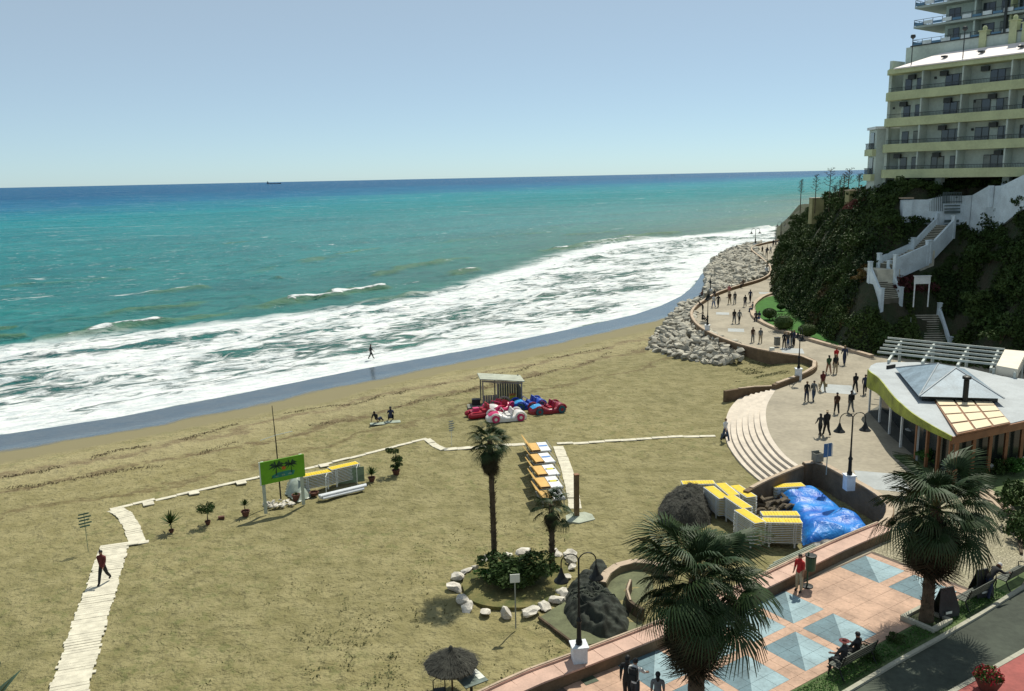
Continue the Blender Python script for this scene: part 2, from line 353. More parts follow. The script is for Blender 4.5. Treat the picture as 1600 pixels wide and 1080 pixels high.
# sea
th=np.radians(np.linspace(-66,60,640)); rr=np.concatenate([np.geomspace(45,320,640)[:-1],np.geomspace(320,30000,160)])
TH,RD=np.meshgrid(th,rr); X=np.sin(TH)*RD; Y=np.cos(TH)*RD; P=np.stack([X.ravel(),Y.ravel()],1)
sdv,ssv=sdist(P); d=-sdv
crest=np.zeros(len(P)); H=np.zeros(len(P))
def swell(pos,width,amp,wob,seed,lo=-1,hi=1):
    env=sstep(lo,hi,vnoise(np.stack([ssv,ssv*0+seed*3.1],1),.034,seed,3))
    c=pos+vnoise(np.stack([ssv,ssv*0+seed],1),.012,seed+5,2)*wob+vnoise(P,.16,seed+9,3)*width*.8
    t=(d-c)/width
    prof=np.where(t<0,np.exp(-(t*1.9)**2),np.exp(-(t*.95)**2))*env
    return amp*prof,prof
for pos,wd,am,wb,sd_,lo,hi in [(50,2.6,1.1,5,1,-.3,.35),(62,2.8,.7,9,2,-.0,.6),(76,3,.55,12,3,.1,.8),(96,3.2,.5,14,4,.1,.8),(118,3.5,.5,14,5,.1,.8),(135,4,.5,12,6,-.1,.8),(160,4,.45,14,7,-.1,.8),(37,1.8,.4,4,8,-.3,.4),(26,1.6,.3,3,9,-.3,.4),(15,1.3,.2,3,10,-.3,.4)]:
    h,p=swell(pos,wd,am,wb,sd_,lo,hi); H+=h; crest=np.maximum(crest,p*am/.85)
for (u,v,w_,am,wd) in [(150,528,9,1.5,2.6),(235,517,8,1.9,2.3),(20,520,10,1.2,2.2),(640,470,14,1.0,2.4),(450,484,12,.9,2.4),(500,410,9,.8,2.4),(760,445,16,1.0,2.2),(365,382,10,.9,2.6),(850,358,12,.9,3.0),(550,398,7,.9,2.2)]:
    q=np.array([W(u,v,-1.1)[:2]]); d0,s0=sdist(q); d0=-d0[0]; env=np.exp(-((ssv-s0[0])/w_)**2)*(.75+.35*vnoise(P,.2,int(u),3)); c=d0+vnoise(P,.13,int(u)+3,3)*1.6; t=(d-c)/wd
    prof=np.where(t<0,np.exp(-(t*2.1)**2),np.exp(-(t*.9)**2))*env; H+=am*.62*prof; crest=np.maximum(crest,prof*am)
fade=1/(1+(RD.ravel()/420)**2)
for k in range(26):
    a=math.radians(random.gauss(-38,26)); L_=random.uniform(2.5,16); dx,dy=math.sin(a),math.cos(a); am=.010*L_**.9
    ph=random.random()*6.28+vnoise(P,.02,30+k,2)*4
    s_=np.sin((P[:,0]*dx+P[:,1]*dy)*2*math.pi/L_+ph); H+=am*(1-np.abs(s_))*sstep(2,25,d)*fade*(1 if L_>5 else sstep(260,120,RD.ravel()))
H+=vnoise(P,.5,77,3)*.05*sstep(400,150,RD.ravel())
Zs=(-1.13+H*sstep(4,12,d)).reshape(X.shape)
me,used=grid_mesh('sea',X,Y,Zs,M_sea,keep=(sdv<4).reshape(X.shape))
addattr(me,'shore',sdv[used]); addattr(me,'crest',(crest*sstep(38,46,d))[used]); o=link('sea',me); o['kind']='structure'
# ---------------------------------------------------------------- promenade and wall lines
PZ=1.2
M_conc=mat('promenade_paving',(.31,.272,.205),.85,.16,.35,.25,6)
M_conc2=mat('pale_inlay_paving',(.36,.38,.38),.8,.1,.6)
M_wall=mat('brown_render_wall',(.155,.105,.062),.9,.2,1.2,.4,12)
M_cop=mat('stone_coping',(.42,.325,.235),.8,.14,1.5,.2,18)
M_pinkcop=mat('pink_coping',(.50,.33,.26),.75,.12,1.5,.2,18)
M_white=mat('white_painted_render',(.70,.72,.72),.7,.12,1.2,.15,14)
outer=[W(u,v,PZ) for u,v in [(1222,377),(1192,383),(1175,391),(1190,405),(1204,418),(1205,430),(1190,440),(1150,452),(1118,464),(1093,480),(1083,492),(1086,505),(1102,520),(1138,537),(1180,550),(1225,559),(1260,564),(1276,572),(1274,582),(1256,592),(1236,600),(1212,609)]]
outer=spline(outer,4)
step_top=spline([W(u,v,PZ) for u,v in [(1212,609),(1199,632),(1197,655),(1205,682),(1226,710),(1253,730)]],6)
step_bot=spline([W(u,v,0) for u,v in [(1158,622),(1141,640),(1133,665),(1136,695),(1158,728),(1192,759)]],6)
recess=[W(u,v,PZ) for u,v in [(1253,730),(1268,727),(1290,732),(1320,748),(1350,764),(1376,780),(1396,800),(1392,822),(1375,836)]]
recess=spline(recess,4)
near_wall=[W(1375,836,PZ),W(1300,868,PZ),W(1200,917,PZ),W(1050,988,PZ),W(900,1048,PZ)]
dr=(near_wall[-1]-near_wall[-2]).normalized(); near_wall+= [near_wall[-1]+dr*3,near_wall[-1]+dr*9+Vector((0,-1,0)),near_wall[-1]+dr*25+Vector((0,-4,0))]
near_wall=spline(near_wall,4)
edge=[p.copy() for p in outer]+step_top[1:]+recess[1:]+near_wall[1:]
poly=[(p.x,p.y) for p in edge]+[(near_wall[-1].x,-20),(140,-20),(140,226),(92,226)]
mb=MB().prism(poly,-2.2,PZ,0); promenade=struct('promenade',mb,M_conc)
def wall_strip(name,L,w0,w1,z0,z1,mats,cop=.0,parent=None,step=None,tag_=None,gap=0):
    "wall along L between left-offsets w0,w1; coping stones are separate pieces"
    root=thing(name,*tag_) if parent is None else parent
    A=offs(L,w0);B=offs(L,w1); mb=MB(); n=len(L)
    vs=[];fs=[]
    for i in range(n):
        for q,z in((A[i],z0),(A[i],z1),(B[i],z1),(B[i],z0)): vs.append((q.x,q.y,z))
    for i in range(n-1):
        for j in range(4): a=i*4+j;b=i*4+(j+1)%4; fs.append((a,a+4,b+4,b))
    fs+= [(0,1,2,3),(4*n-1,4*n-2,4*n-3,4*n-4)]
    mb.add(vs,fs); part('wall_body',mb,mats[0],root)
    if cop:
        step=step or 1.2; R=resample(L,step)
        for i in range(len(R)-1):
            sub=[R[i],(R[i]+R[i+1])/2,R[i+1]]; t=(R[i+1]-R[i]).normalized()
            sub[0]=sub[0]+t*.008; sub[2]=sub[2]-t*.008
            A=offs(sub,w0-.04);B=offs(sub,w1+.04); jz=random.uniform(0,.006)
            part('coping_stone',MB().prism([(p.x,p.y) for p in A]+[(p.x,p.y) for p in B[::-1]],z1+.002,z1+cop+jz),mats[1],root)
    return root
iw=[i for i in range(len(outer))]
wall_strip('promenade_parapet',outer,0,-.38,-.6,PZ+.42,(M_wall,M_cop),.07,step=2.6,tag_=('low brown parapet wall curving along the seaward edge of the far promenade','wall'))
wall_strip('recess_parapet',recess,.0,-.42,-.4,PZ+.30,(M_wall,M_cop),.07,step=1.0,tag_=('brown retaining wall curving round the sunken corner with the blue tarpaulin','wall'))
wall_strip('plaza_seat_wall',near_wall,-.05,.62,-.4,PZ+.46,(M_wall,M_pinkcop),.07,step=.9,tag_=('long low wall with pink coping between the tiled plaza and the beach','wall'))
# raised outer rim of the plaza wall
rim=offs(near_wall,-.10); wall_strip('plaza_wall_rim',rim,0,-.16,0,PZ+.62,(M_pinkcop,M_cop),.03,step=1.8,tag_=('narrow raised rim along the beach side of the pink plaza wall','kerb'))
# side wall closing the foot of the curved steps
sw=spline([W(1253,733,PZ),W(1225,744,PZ),W(1195,757,PZ),W(1165,773,PZ)],3)
wall_strip('steps_side_wall',sw,.16,-.16,-.3,PZ+.22,(M_wall,M_cop),.06,step=1.1,tag_=('straight low wall running from the curved steps down towards the stacked loungers','wall'))
# low flank wall from the parapet down to the head of the curved steps
fl=spline([W(1238,600,PZ),W(1205,603,1.0),W(1170,608,.8),W(1132,617,.6)],4); fl=[Vector((p.x,p.y,0)) for p in fl]
wall_strip('sand_retaining_wall',fl,.16,-.16,-.4,.95,(M_wall,M_cop),.07,step=1.6,tag_=('dark low wall on the sand just beyond the curved steps','wall'))
# curved steps
M_step=mat('pale_step_stone',(.56,.49,.41),.8,.1,1.2,.2,14)
st=thing('curved_steps','broad curved flight of pale steps leading from the promenade down to the sand','steps')
N=7
a=resample(step_top,(sum((step_top[i+1]-step_top[i]).length for i in range(len(step_top)-1)))/24.001); b_=resample(step_bot,(sum((step_bot[i+1]-step_bot[i]).length for i in range(len(step_bot)-1)))/24.001)
k=min(len(a),len(b_))
for i in range(N):
    f0,f1=i/N,(i+1)/N; A=[a[j].lerp(b_[j],f0) for j in range(k)]; B=[a[j].lerp(b_[j],f1+.0) for j in range(k)]
    mb=MB(); z1=PZ-(i+.02)*PZ/N-.004; 
    mb.prism([(p.x,p.y) for p in A]+[(p.x,p.y) for p in B[::-1]],-.5,z1); part('step',mb,M_step,st)
# ---------------------------------------------------------------- plaza pattern
O=W(1241.2,981.2,PZ); TA=math.atan2(.559,.829)
def AB(a,b,z=PZ): return Vector((O.x+a*math.cos(TA)+b*math.sin(TA),O.y+a*math.sin(TA)-b*math.cos(TA),z))
M_pink=mat('pink_paving_tile',(.46,.30,.215),.78,.19,.8,.15,20)
M_dblue=mat('slate_blue_paving_tile',(.105,.175,.205),.7,.2,.9,.15,20)
M_lblue=mat('pale_blue_paving_tile',(.25,.355,.39),.7,.17,.9,.15,20)
M_joint=mat('dark_tile_joint',(.13,.10,.08),.95)
plaza=link('plaza_paving',None)
plaza['kind']='structure'
pj=[AB(-12,-2.3),AB(8.75,-2.3),AB(8.75,2.68),AB(8.75,2.68),AB(-12,2.68)]
bed=MB().prism([(p.x,p.y) for p in pj[:3]+pj[4:]],PZ-.1,PZ+.006); part('tile_bed',bed,M_joint,plaza)
def tilepoly(pl,m,z=.0):
    c=sum(pl,Vector())/len(pl); q=[c+(p-c)*(1-.007/max((p-c).length,.05)) for p in pl]
    h=PZ+.016+random.uniform(-.0015,.0015)+z
    part('paving_tile',MB().prism([(p.x,p.y) for p in q],PZ-.02,h),m,plaza)
def square(a0,b0):      # one blue square, split into a dark and a pale triangle of bevelled tiles
    s=1.98/3
    for i in range(3):
        for j in range(3):
            A,B=a0+i*s,b0+j*s; p00,p10,p11,p01=AB(A,B),AB(A+s,B),AB(A+s,B+s),AB(A,B+s)
            # diagonal from (max a,min b) to (min a,max b)
            if i+j<2: tilepoly([p00,p10,p11,p01],M_dblue)
            elif i+j>2: tilepoly([p00,p10,p11,p01],M_lblue)
            else: tilepoly([p00,p10,p01],M_dblue); tilepoly([p10,p11,p01],M_lblue)
def pinkrect(a0,a1,b0,b1,s=.66):
    na=max(1,round((a1-a0)/s)); nb=max(1,round((b1-b0)/s))
    for i in range(na):
        for j in range(nb):
            A0=a0+(a1-a0)*i/na;A1=a0+(a1-a0)*(i+1)/na;B0=b0+(b1-b0)*j/nb;B1=b0+(b1-b0)*(j+1)/nb
            tilepoly([AB(A0,B0),AB(A1,B0),AB(A1,B1),AB(A0,B1)],M_pink)
for ca in (0,-5.3,8.3):
    for sa in ((-2.2,.22) if ca<8 else (-2.2,)):
        for sb in (-2.2,.22):
            square(ca+sa,sb)
    if ca<8:
        pinkrect(ca-.22,ca+.22,-2.2,2.2); pinkrect(ca-2.2,ca-.22,-.22,.22); pinkrect(ca+.22,ca+2.2,-.22,.22)
        pinkrect(ca-2.65,ca-2.2,-2.2,2.2)
    else: pinkrect(ca-2.2,ca-.22,-.22,.22); pinkrect(ca-.22,ca+.22,-2.2,2.2,.7)
pinkrect(2.2,2.65,-2.2,2.2); pinkrect(-3.1,-2.65,-2.2,2.2)
pinkrect(2.65,6.1,-2.2,2.2,.86)
pinkrect(-10,-7.95,-2.2,2.2,.86)
pinkrect(-7.95,8.52,2.2,2.65)
# cobbled fan area beyond the plaza, ring kerb, road, kerbs
def mat_cobble():
    m,nt,b,pos=newmat('small_cobble_paving')
    v=_n(nt,'ShaderNodeTexVoronoi',feature='DISTANCE_TO_EDGE'); v.inputs['Scale'].default_value=7; nt.links.new(pos,v.inputs[0])
    v2=_n(nt,'ShaderNodeTexVoronoi'); v2.inputs['Scale'].default_value=7; nt.links.new(pos,v2.inputs[0])
    s=_n(nt,'ShaderNodeSeparateColor'); nt.links.new(v2.outputs['Color'],s.inputs[0])
    c=mix(nt,s.outputs[0],(.25,.22,.14),(.37,.33,.22)); c=mix(nt,mrange(nt,v.outputs[0],.05,.0),c,(.11,.095,.06)); c=mix(nt,ramp(nt,noise_(nt,pos,.5,4),[(.4,0),(.65,.5)]),c,(.24,.22,.12))
    nt.links.new(c,b.inputs['Base Color']); b.inputs['Roughness'].default_value=.8
    bp=_n(nt,'ShaderNodeBump'); bp.inputs['Distance'].default_value=.02; nt.links.new(mrange(nt,v.outputs[0],0,.12),bp.inputs['Height']); nt.links.new(bp.outputs[0],b.inputs['Normal']); return m
M_cob=mat_cobble()
cob=[AB(8.76,-2.4),AB(10.6,-2.6)]+[W(u,v,PZ) for u,v in [(1392,826),(1410,790),(1440,762),(1500,757),(1545,775),(1578,805),(1592,840),(1592,862)]]+[AB(13.2,2.6),AB(8.76,2.66)]
struct('cobbled_circle',MB().prism([(p.x,p.y) for p in cob],PZ-.05,PZ+.008),M_cob)
M_asph=mat('worn_asphalt',(.055,.066,.050),.9,.22,.5,.3,30)
M_kerb=mat('pale_kerb_stone',(.36,.35,.28),.85,.12,1.2,.2,20)
M_red=mat('red_pavement',(.30,.075,.065),.8,.15,.8,.2,20)
road_b0,road_b1=3.78,5.9
# road band drawn from picture rows
ru=[W(u,v,PZ) for u,v in [(1325,1085),(1400,1040),(1470,1001),(1540,960),(1600,921)]]; rl=[W(u,v,PZ) for u,v in [(1478,1085),(1540,1050),(1600,1016)]]
def ext(L,a,b):
    d0=(L[0]-L[1]).normalized();d1=(L[-1]-L[-2]).normalized(); return [L[0]+d0*a]+L+[L[-1]+d1*b]
ru=ext(ru,9,14);rl=ext(rl,11,14)
struct('road',MB().prism([(p.x,p.y) for p in ru]+[(p.x,p.y) for p in rl[::-1]],PZ-.05,PZ+.004),M_asph)
def kerbline(name,L,w,h,mat_,step=1.0):
    root=link(name,None); root['kind']='structure'
    R=resample(L,step)
    for i in range(len(R)-1):
        t=(R[i+1]-R[i]).normalized()*.008; S=[R[i]+t,R[i+1]-t]; A=offs(S,0);B=offs(S,w)
        part('kerb_stone',MB().prism([(p.x,p.y) for p in A]+[(p.x,p.y) for p in B[::-1]],PZ-.05,PZ+h),mat_,root)
kerbline('road_kerb',ru,.16,.10,M_kerb); kerbline('far_road_kerb',rl,-.18,.10,M_kerb)
rp=offs(rl,-.19); struct('red_pavement',MB().prism([(p.x,p.y) for p in rp]+[(rp[-1].x,5),(rp[0].x,5)],PZ-.05,PZ+.09),M_red)
# planted strip between plaza and road
M_grs=mat('planter_ground_cover',(.085,.125,.045),.95,.3,2.5,.6,30)
strip=[AB(a,2.70) for a in (-9,-4,0,4,8.7,14)]; ks=offs(ru,.17)
struct('planted_strip',MB().prism([(p.x,p.y) for p in strip]+[(p.x,p.y) for p in ks[::-1] if -9<(p-O).dot(Vector((math.cos(TA),math.sin(TA),0)))<15],PZ-.05,PZ+.05),M_grs)
# pale diamond inlays of the promenade
inl=[(1195,458,1.0),(1225,466,.9),(1129,490,1),(1150,516,1.1),(1238,548,1.3),(1308,608,1.6),(1378,752,1.6)]
for u,v,s in inl:
    c=W(u,v,PZ); r=1.15*s
    q=[c+Vector((r*math.cos(a_),r*1.2*math.sin(a_),0)) for a_ in (.5,2.07,3.64,5.21)]
    part('paving_inlay',MB().prism([(p.x,p.y) for p in q],PZ-.02,PZ+.004),M_conc2,promenade)
# ---------------------------------------------------------------- HILL
TOE=[W(u,v,PZ) for u,v in [(1223,376),(1212,395),(1208,430),(1206,458),(1222,476),(1250,500),(1290,528),(1330,548),(1372,556)]]
TOE=[(95,300,PZ)]+TOE+[(44,74,PZ),(52,67,PZ),(60,60,PZ),(72,52,PZ),(150,40,PZ)]
TOE=[(p[0],p[1]) for p in TOE]
def hill_t(P):
    d,s,ss=polydist(P,TOE); inside=inpoly(P,TOE+[(150,300)]); return np.where(inside,d,-d)
# paths of the stairs (points with height) that the hill follows
def Wd(u,v,D):
    "point in the direction of pixel (u,v) at forward distance D"
    d=FW*FPX+RR*(u-800)-UU*(v-540); t=D/d[1]; return Vector((d[0]*t,d[1]*t,CH+d[2]*t))
F1a,F1b=Wd(1463,545,83.0),Wd(1447,492,86)
F2a,F2b=Wd(1392,468,86.6),Wd(1374,426,88.6)
F3a,F3b=Wd(1386,414,89),Wd(1436,392,91)
F4a,F4b=Wd(1440,390,91),Wd(1476,352,93)
STP=[F1a,F1b,F2a,F2b,F3b,F4b]
def hill_z(P):
    t=hill_t(P); y=P[:,1]; x=P[:,0]
    Hh=np.interp(y,[50,70,85,105,125,150,220],[17.5,16.8,15.6,16.2,13.5,10.5,6]); 
    Wd_=np.interp(y,[50,80,95,110,150,220],[13,13,10,8.5,6,6])
    n=vnoise(P,.09,41,4); n2=vnoise(P,.5,42,4)
    f=np.clip(t/Wd_,0,1.6); ex=np.interp(y,[95,120],[1.5,1.0]); prof=np.where(f<1,1-(1-np.clip(f,0,1))**ex,1)
    z=PZ-.15+Hh*prof+np.where(t>0,n*.9*sstep(0,3,t)+n2*.35*sstep(0,2,t),-.6)
    # flatten towards building platforms
    pl=sstep(Wd_*.95,Wd_*1.25,t); z=z*(1-pl)+pl*(np.minimum(z,17.4))
    # follow the stairs
    for i in range(len(STP)-1):
        a,b=STP[i],STP[i+1]; d_=np.array([b.x-a.x,b.y-a.y]); l2=d_@d_; tt=np.clip(((x-a.x)*d_[0]+(y-a.y)*d_[1])/l2,0,1)
        r=np.hypot(x-a.x-tt*d_[0],y-a.y-tt*d_[1]); zz=a.z+(b.z-a.z)*tt-.6; k=np.exp(-(r/1.7)**4); z=z*(1-k)+zz*k
    # the slope in front of the stair foundations falls away towards the promenade
    u=800+FPX*x/np.maximum(y,1)
    for u0,u1,yc,zc0,zc1 in CARVE:
        zc=np.interp(u,[u0,u1],[zc0,zc1]); yy=np.interp(u,[u0,u1],yc); lim=zc-(yy-y)*.95; k=sstep(u0-14,u0,u)*sstep(u1+14,u1,u)*(y<yy+.2)
        lim=np.maximum(lim,PZ-.4); z=np.where((k>0)&(z>lim),z*(1-k)+lim*k,z)
    return z
CARVE=[(1352,1412,(86.6,86.2),5.6,4.2),(1384,1442,(88.3,90.2),7.6,9.0),(1440,1504,(89.8,93.6),8.6,12.2),(1436,1490,(81.8,82.8),.8,2.6),(1478,1534,(94.2,93.4),12.4,13.8),(1402,1484,(94.2,94.3),14.0,13.2),(1528,1620,(92.6,84.6),13.6,16.6)]
def mat_hill():
    m,nt,b,pos=newmat('hillside_soil')
    c=mix(nt,ramp(nt,noise_(nt,pos,.5,6,.7),[(.4,0),(.6,1)]),(.055,.05,.028),(.03,.05,.018)); nt.links.new(c,b.inputs['Base Color'])
    b.inputs['Roughness'].default_value=1
    bp=_n(nt,'ShaderNodeBump'); bp.inputs['Distance'].default_value=.5; nt.links.new(noise_(nt,pos,1.3,6,.7),bp.inputs['Height']); nt.links.new(bp.outputs[0],b.inputs['Normal']); return m
M_hill=mat_hill()
xs=np.arange(28,150,.8); ys=np.arange(38,300,.8); X,Y=np.meshgrid(xs,ys); P=np.stack([X.ravel(),Y.ravel()],1)
tt=hill_t(P); Z=hill_z(P).reshape(X.shape)
me,used=grid_mesh('hill',X,Y,Z,M_hill,keep=(tt>-1.2).reshape(X.shape)); o=link('hill',me); o['kind']='structure'
# leaf materials (colour differs from plant to plant by world noise)
def mat_leaf(name,c1,c2,c3=None,sc=.35,rough=.6,tr=.12):
    m,nt,b,pos=newmat(name)
    c=mix(nt,ramp(nt,noise_(nt,pos,sc,4,.6),[(.38,0),(.62,1)]),c1,c2)
    c=mix(nt,math_(nt,'MULTIPLY',ramp(nt,noise_(nt,pos,7,2),[(.4,0),(.7,1)]),.5),c,tuple(x*.45 for x in c1))
    if c3: c=mix(nt,ramp(nt,noise_(nt,pos,.11,4,.6),[(.62,0),(.68,1)]),c,c3)
    nt.links.new(c,b.inputs['Base Color']); b.inputs['Roughness'].default_value=rough; b.inputs['Specular IOR Level'].default_value=.12
    return m
M_scrub=mat_leaf('hill_scrub_leaf',(.016,.034,.009),(.060,.092,.022),(.11,.075,.035),sc=.16)
M_shrub=mat_leaf('shrub_leaf',(.030,.060,.014),(.062,.095,.026))
M_green=mat_leaf('bright_leaf',(.04,.11,.02),(.06,.14,.03))
M_aglow=mat_leaf('ochre_leaf',(.17,.10,.03),(.10,.09,.03))
M_bark=mat('rough_bark',(.09,.065,.04),.95,.3,3,.6,20)
def leafcloud(pts,nrm,size,seed=0,asp=.6,up=.35):
    "one quad leaf per point, random tilt about nrm"
    r=np.random.default_rng(seed); n=len(pts); N=nrm+r.normal(0,.75,(n,3)); N/=np.linalg.norm(N,axis=1)[:,None]
    A=np.cross(N,r.normal(0,1,(n,3))); A/=np.linalg.norm(A,axis=1)[:,None]; B=np.cross(N,A)
    s=size*r.uniform(.6,1.4,(n,1)); A*=s; B*=s*asp
    v=np.stack([pts-A,pts-B*.9+N*s*.15,pts+A,pts+B*.9+N*s*.15],1).reshape(-1,3); q=np.arange(4*n).reshape(-1,4); return v,q
def shrub_mesh(name,n,lobes,size,seed,m,flat=1.):
    r=np.random.default_rng(seed); cs=r.normal(0,.42,(lobes,3)); cs[:,2]=abs(cs[:,2])*.8+.25; rad=r.uniform(.3,.55,lobes)
    k=r.integers(0,lobes,n); dirs=r.normal(0,1,(n,3)); dirs/=np.linalg.norm(dirs,axis=1)[:,None]; dirs[:,2]=np.abs(dirs[:,2])*.9-.15
    rr_=rad[k]*r.uniform(.72,1.05,n)*(1+.2*np.sin(dirs[:,0]*7+k)); pts=cs[k]+dirs*rr_[:,None]; pts[:,2]*=flat
    v,q=leafcloud(pts,dirs,size,seed); return np_mesh(name,v,q,m)
# scrub over the slopes: nobody could count it
n=150000; r=np.random.default_rng(5); P=np.stack([r.uniform(30,78,n*3),r.uniform(50,235,n*3)],1); P=np.concatenate([P,np.stack([r.uniform(33,66,n),r.uniform(52,110,n)],1),np.stack([r.uniform(36,62,n),r.uniform(105,200,n)],1)])
t=hill_t(P); 
def stair_clear(P,rad=1.5):
    k=np.ones(len(P),bool)
    for a,b in ((F1a,F1b),(F2a,F2b),(F3a,F3b),(F4a,F4b)):
        d_=np.array([b.x-a.x,b.y-a.y]); u_=np.clip(((P-[a.x,a.y])@d_)/(d_@d_),-.1,1.1); r_=np.hypot(*(P-[a.x,a.y]-u_[:,None]*d_).T); k&=r_>rad
    return k
k=(t>.1)&(t<30)&(vnoise(P,.25,61,3)>-.55)&stair_clear(P); P=P[k]; t=t[k]; z=hill_z(P); e=.4
gx=(hill_z(P+[e,0])-z)/e; gy=(hill_z(P+[0,e])-z)/e; N=np.stack([-gx,-gy,np.ones(len(P))],1); N/=np.linalg.norm(N,axis=1)[:,None]
hh=r.random(len(P))*(.5+.5*np.clip(vnoise(P,.45,63,3)+.4,0,1.4))
pts=np.column_stack([P,z])+N*(hh*.75)[:,None]
v,q=leafcloud(pts,N,.17,9); o=link('hillside_scrub',np_mesh('hillside_scrub',v,q,M_scrub)); tag(o,'dark low scrub covering the bluff beside the promenade','scrub',None,'stuff')
SH=[shrub_mesh('shrub_foliage',1500,9,.085,100+i,M_shrub if i<3 else M_green) for i in range(4)]
SHS=[MB() for _ in range(1)]; SHS[0].tube([(0,0,-.3),(0,0,.35),(.15,.05,.7)],[.07,.05,.02],6); SHS[0].tube([(0,0,.1),(-.2,.1,.6)],[.04,.02],5)
SHTm=SHS[0].mesh('shrub_stem',M_bark)
def shrub(x,y,z,s,k,label,group,rz=None,flat=1,name='shrub',cat='shrub'):
    o=thing(name,label,cat,(x,y,z),random.random()*6.28 if rz is None else rz,group,(s,s,s*flat)); link('foliage',SH[k],o); link('stem',SHTm,o); return o
cnt=0; tries=0; placed=[]
while cnt<120 and tries<4000:
    tries+=1; x,y=random.uniform(33,66),random.uniform(58,200)
    if random.random()<.4: x,y=random.uniform(34,60),random.uniform(60,100)
    P1=np.array([[x,y]]); t1=hill_t(P1)[0]
    if not(.6<t1<15) or not stair_clear(P1,3.1)[0]: continue
    if any((x-a)**2+(y-b)**2<2.6 for a,b in placed): continue
    if x>40.2 and 80<y<84.5 and x<44.5: continue
    z1=hill_z(P1)[0]; placed.append((x,y)); cnt+=1
    if z1>15.6: s_=random.uniform(.8,1.2)
    else: s_=random.uniform(1.0,2.1)
    shrub(x,y,z1-.25,s_,random.choice([0,1,2,2]),'rounded dark evergreen shrub growing among the scrub on the bluff','shrubs scattered over the bluff')
for k_,(u,v,D,s_) in enumerate([(1432,281,97,1.3),(1455,272,96,1.5),(1478,288,95,1.1),(1500,292,94,1.2),(1520,284,93,1.3),(1543,278,91.5,1.2),(1572,276,89,1.2),(1398,283,99,1.2),(1415,290,97,1.2),(1512,298,93.8,1.0),(1534,292,92.4,.9)]):
    Dw=np.interp(u,[1400,1500,1521,1546,1568,1604],[95.4,95.2,94.4,92.2,89.4,86.6]); p=Wd(u,v,Dw); zz=hill_z(np.array([[p.x,p.y]]))[0]; shrub(p.x,p.y,zz-.15,s_*.62,k_%3,['dark shrub','bushy dark shrub','low shrub'][k_%3]+' under the lowest balcony band of the apartment block','shrubs under the apartment block')
# named individual shrubs
def on_hill(u,v,D0=60,D1=200):
    "first point of the hill seen in the direction of (u,v)"
    d=FW*FPX+RR*(u-800)-UU*(v-540); d=d/d[1]
    for D in np.arange(D0,D1,.5):
        p=d*D; zz=hill_z(np.array([[p[0],p[1]]]))[0]
        if CH+p[2]<=zz and hill_t(np.array([[p[0],p[1]]]))[0]>0: return Vector((p[0],p[1],zz))
    return Vector((d[0]*D1,D1,10))
MC_red=mat_leaf('dark_red_leaf',(.085,.02,.025),(.05,.025,.02)); MC_pink=mat_leaf('dusky_pink_blossom',(.22,.07,.06),(.12,.06,.04))
SHred=shrub_mesh('shrub_foliage',1800,9,.08,301,MC_red); SHoch=shrub_mesh('shrub_foliage',1500,8,.08,302,M_aglow); SHpk=shrub_mesh('shrub_foliage',1500,8,.07,303,MC_pink)
for (u,v,s,me_,lab) in [(1415,478,1.7,SHred,'dark red leaved shrub at the foot of the steep white stair flight'),(1345,445,1.0,SHoch,'ochre flowering shrub on the bluff left of the steep white stair'),(1352,432,.8,SHoch,'small ochre bush just above the other one left of the white stair'),(1340,330,1.3,SHpk,'pink flowering bush high on the bluff below the apartment block')]:
    p=on_hill(u,v); o=thing('flowering_shrub',lab,'shrub',p-Vector((0,0,.2)),random.random()*6,None,s); link('foliage',me_,o); link('stem',SHTm,o)
# ---------------------------------------------------------------- lawn and topiaries
M_lawn=mat('mown_lawn',(.035,.13,.012),.95,.25,2,.5,40)
lawn=[W(u,v,PZ) for u,v in [(1208,463),(1196,466),(1182,476),(1181,486),(1190,498),(1215,512),(1250,522),(1290,534),(1310,540),(1300,520),(1260,490),(1235,470)]]
struct('lawn',MB().prism([(p.x,p.y) for p in spline(lawn,3)],PZ-.05,PZ+.06),M_lawn)
lk=spline([W(u,v,PZ) for u,v in [(1207,459),(1190,465),(1176,476),(1172,486),(1176,498),(1200,512),(1240,526),(1290,541),(1340,554),(1366,562)]],4)
root=link('lawn_kerb',None); root['kind']='structure'
for i,(a_,b_) in enumerate(zip(resample(lk,2.2),resample(lk,2.2)[1:])):
    t_=(b_-a_).normalized(); n_=Vector((-t_.y,t_.x,0)); part('kerb_stone',MB().prism([((a_+t_*.01)[0],(a_+t_*.01)[1]),((b_-t_*.01)[0],(b_-t_*.01)[1]),((b_-t_*.01+n_*.5)[0],(b_-t_*.01+n_*.5)[1]),((a_+t_*.01+n_*.5)[0],(a_+t_*.01+n_*.5)[1])],PZ-.05,PZ+.30),M_cop,root)
def topiary(u,v,r_,h,lab,box=False):
    p=W(u,v,PZ+.05); rg=np.random.default_rng(int(u)); n=1400
    if box:
        d=rg.uniform(-1,1,(n,3)); ax=rg.integers(0,3,n); d[np.arange(n),ax]=np.sign(d[np.arange(n),ax]); taper=.8+.2*d[:,2:3]; pts=d*[r_,r_,h/2]; pts[:,:2]*=taper
    else:
        d=rg.normal(0,1,(n,3)); d/=np.linalg.norm(d,axis=1)[:,None]; pts=d*[r_,r_,h/2]
    nn=d/np.linalg.norm(d,axis=1)[:,None]; pts=pts*rg.uniform(.94,1.02,(n,1)); pts[:,2]+=h/2+.25
    o=thing('topiary',lab,'topiary',p); v_,q_=leafcloud(pts,nn*2,.075,int(v)); link('foliage',np_mesh('foliage',v_,q_,M_shrub),o)
    core=MB(); core.lathe([(r_*.3,.2),(r_*(.8 if box else .75),.25+h*.2),(r_*.86,.25+h*.55),(r_*.55,.25+h*.86)],10); part('inner_branches',core,M_shrub,o); part('stem',MB().tube([(0,0,0),(0,0,.4)],.06),M_bark,o)
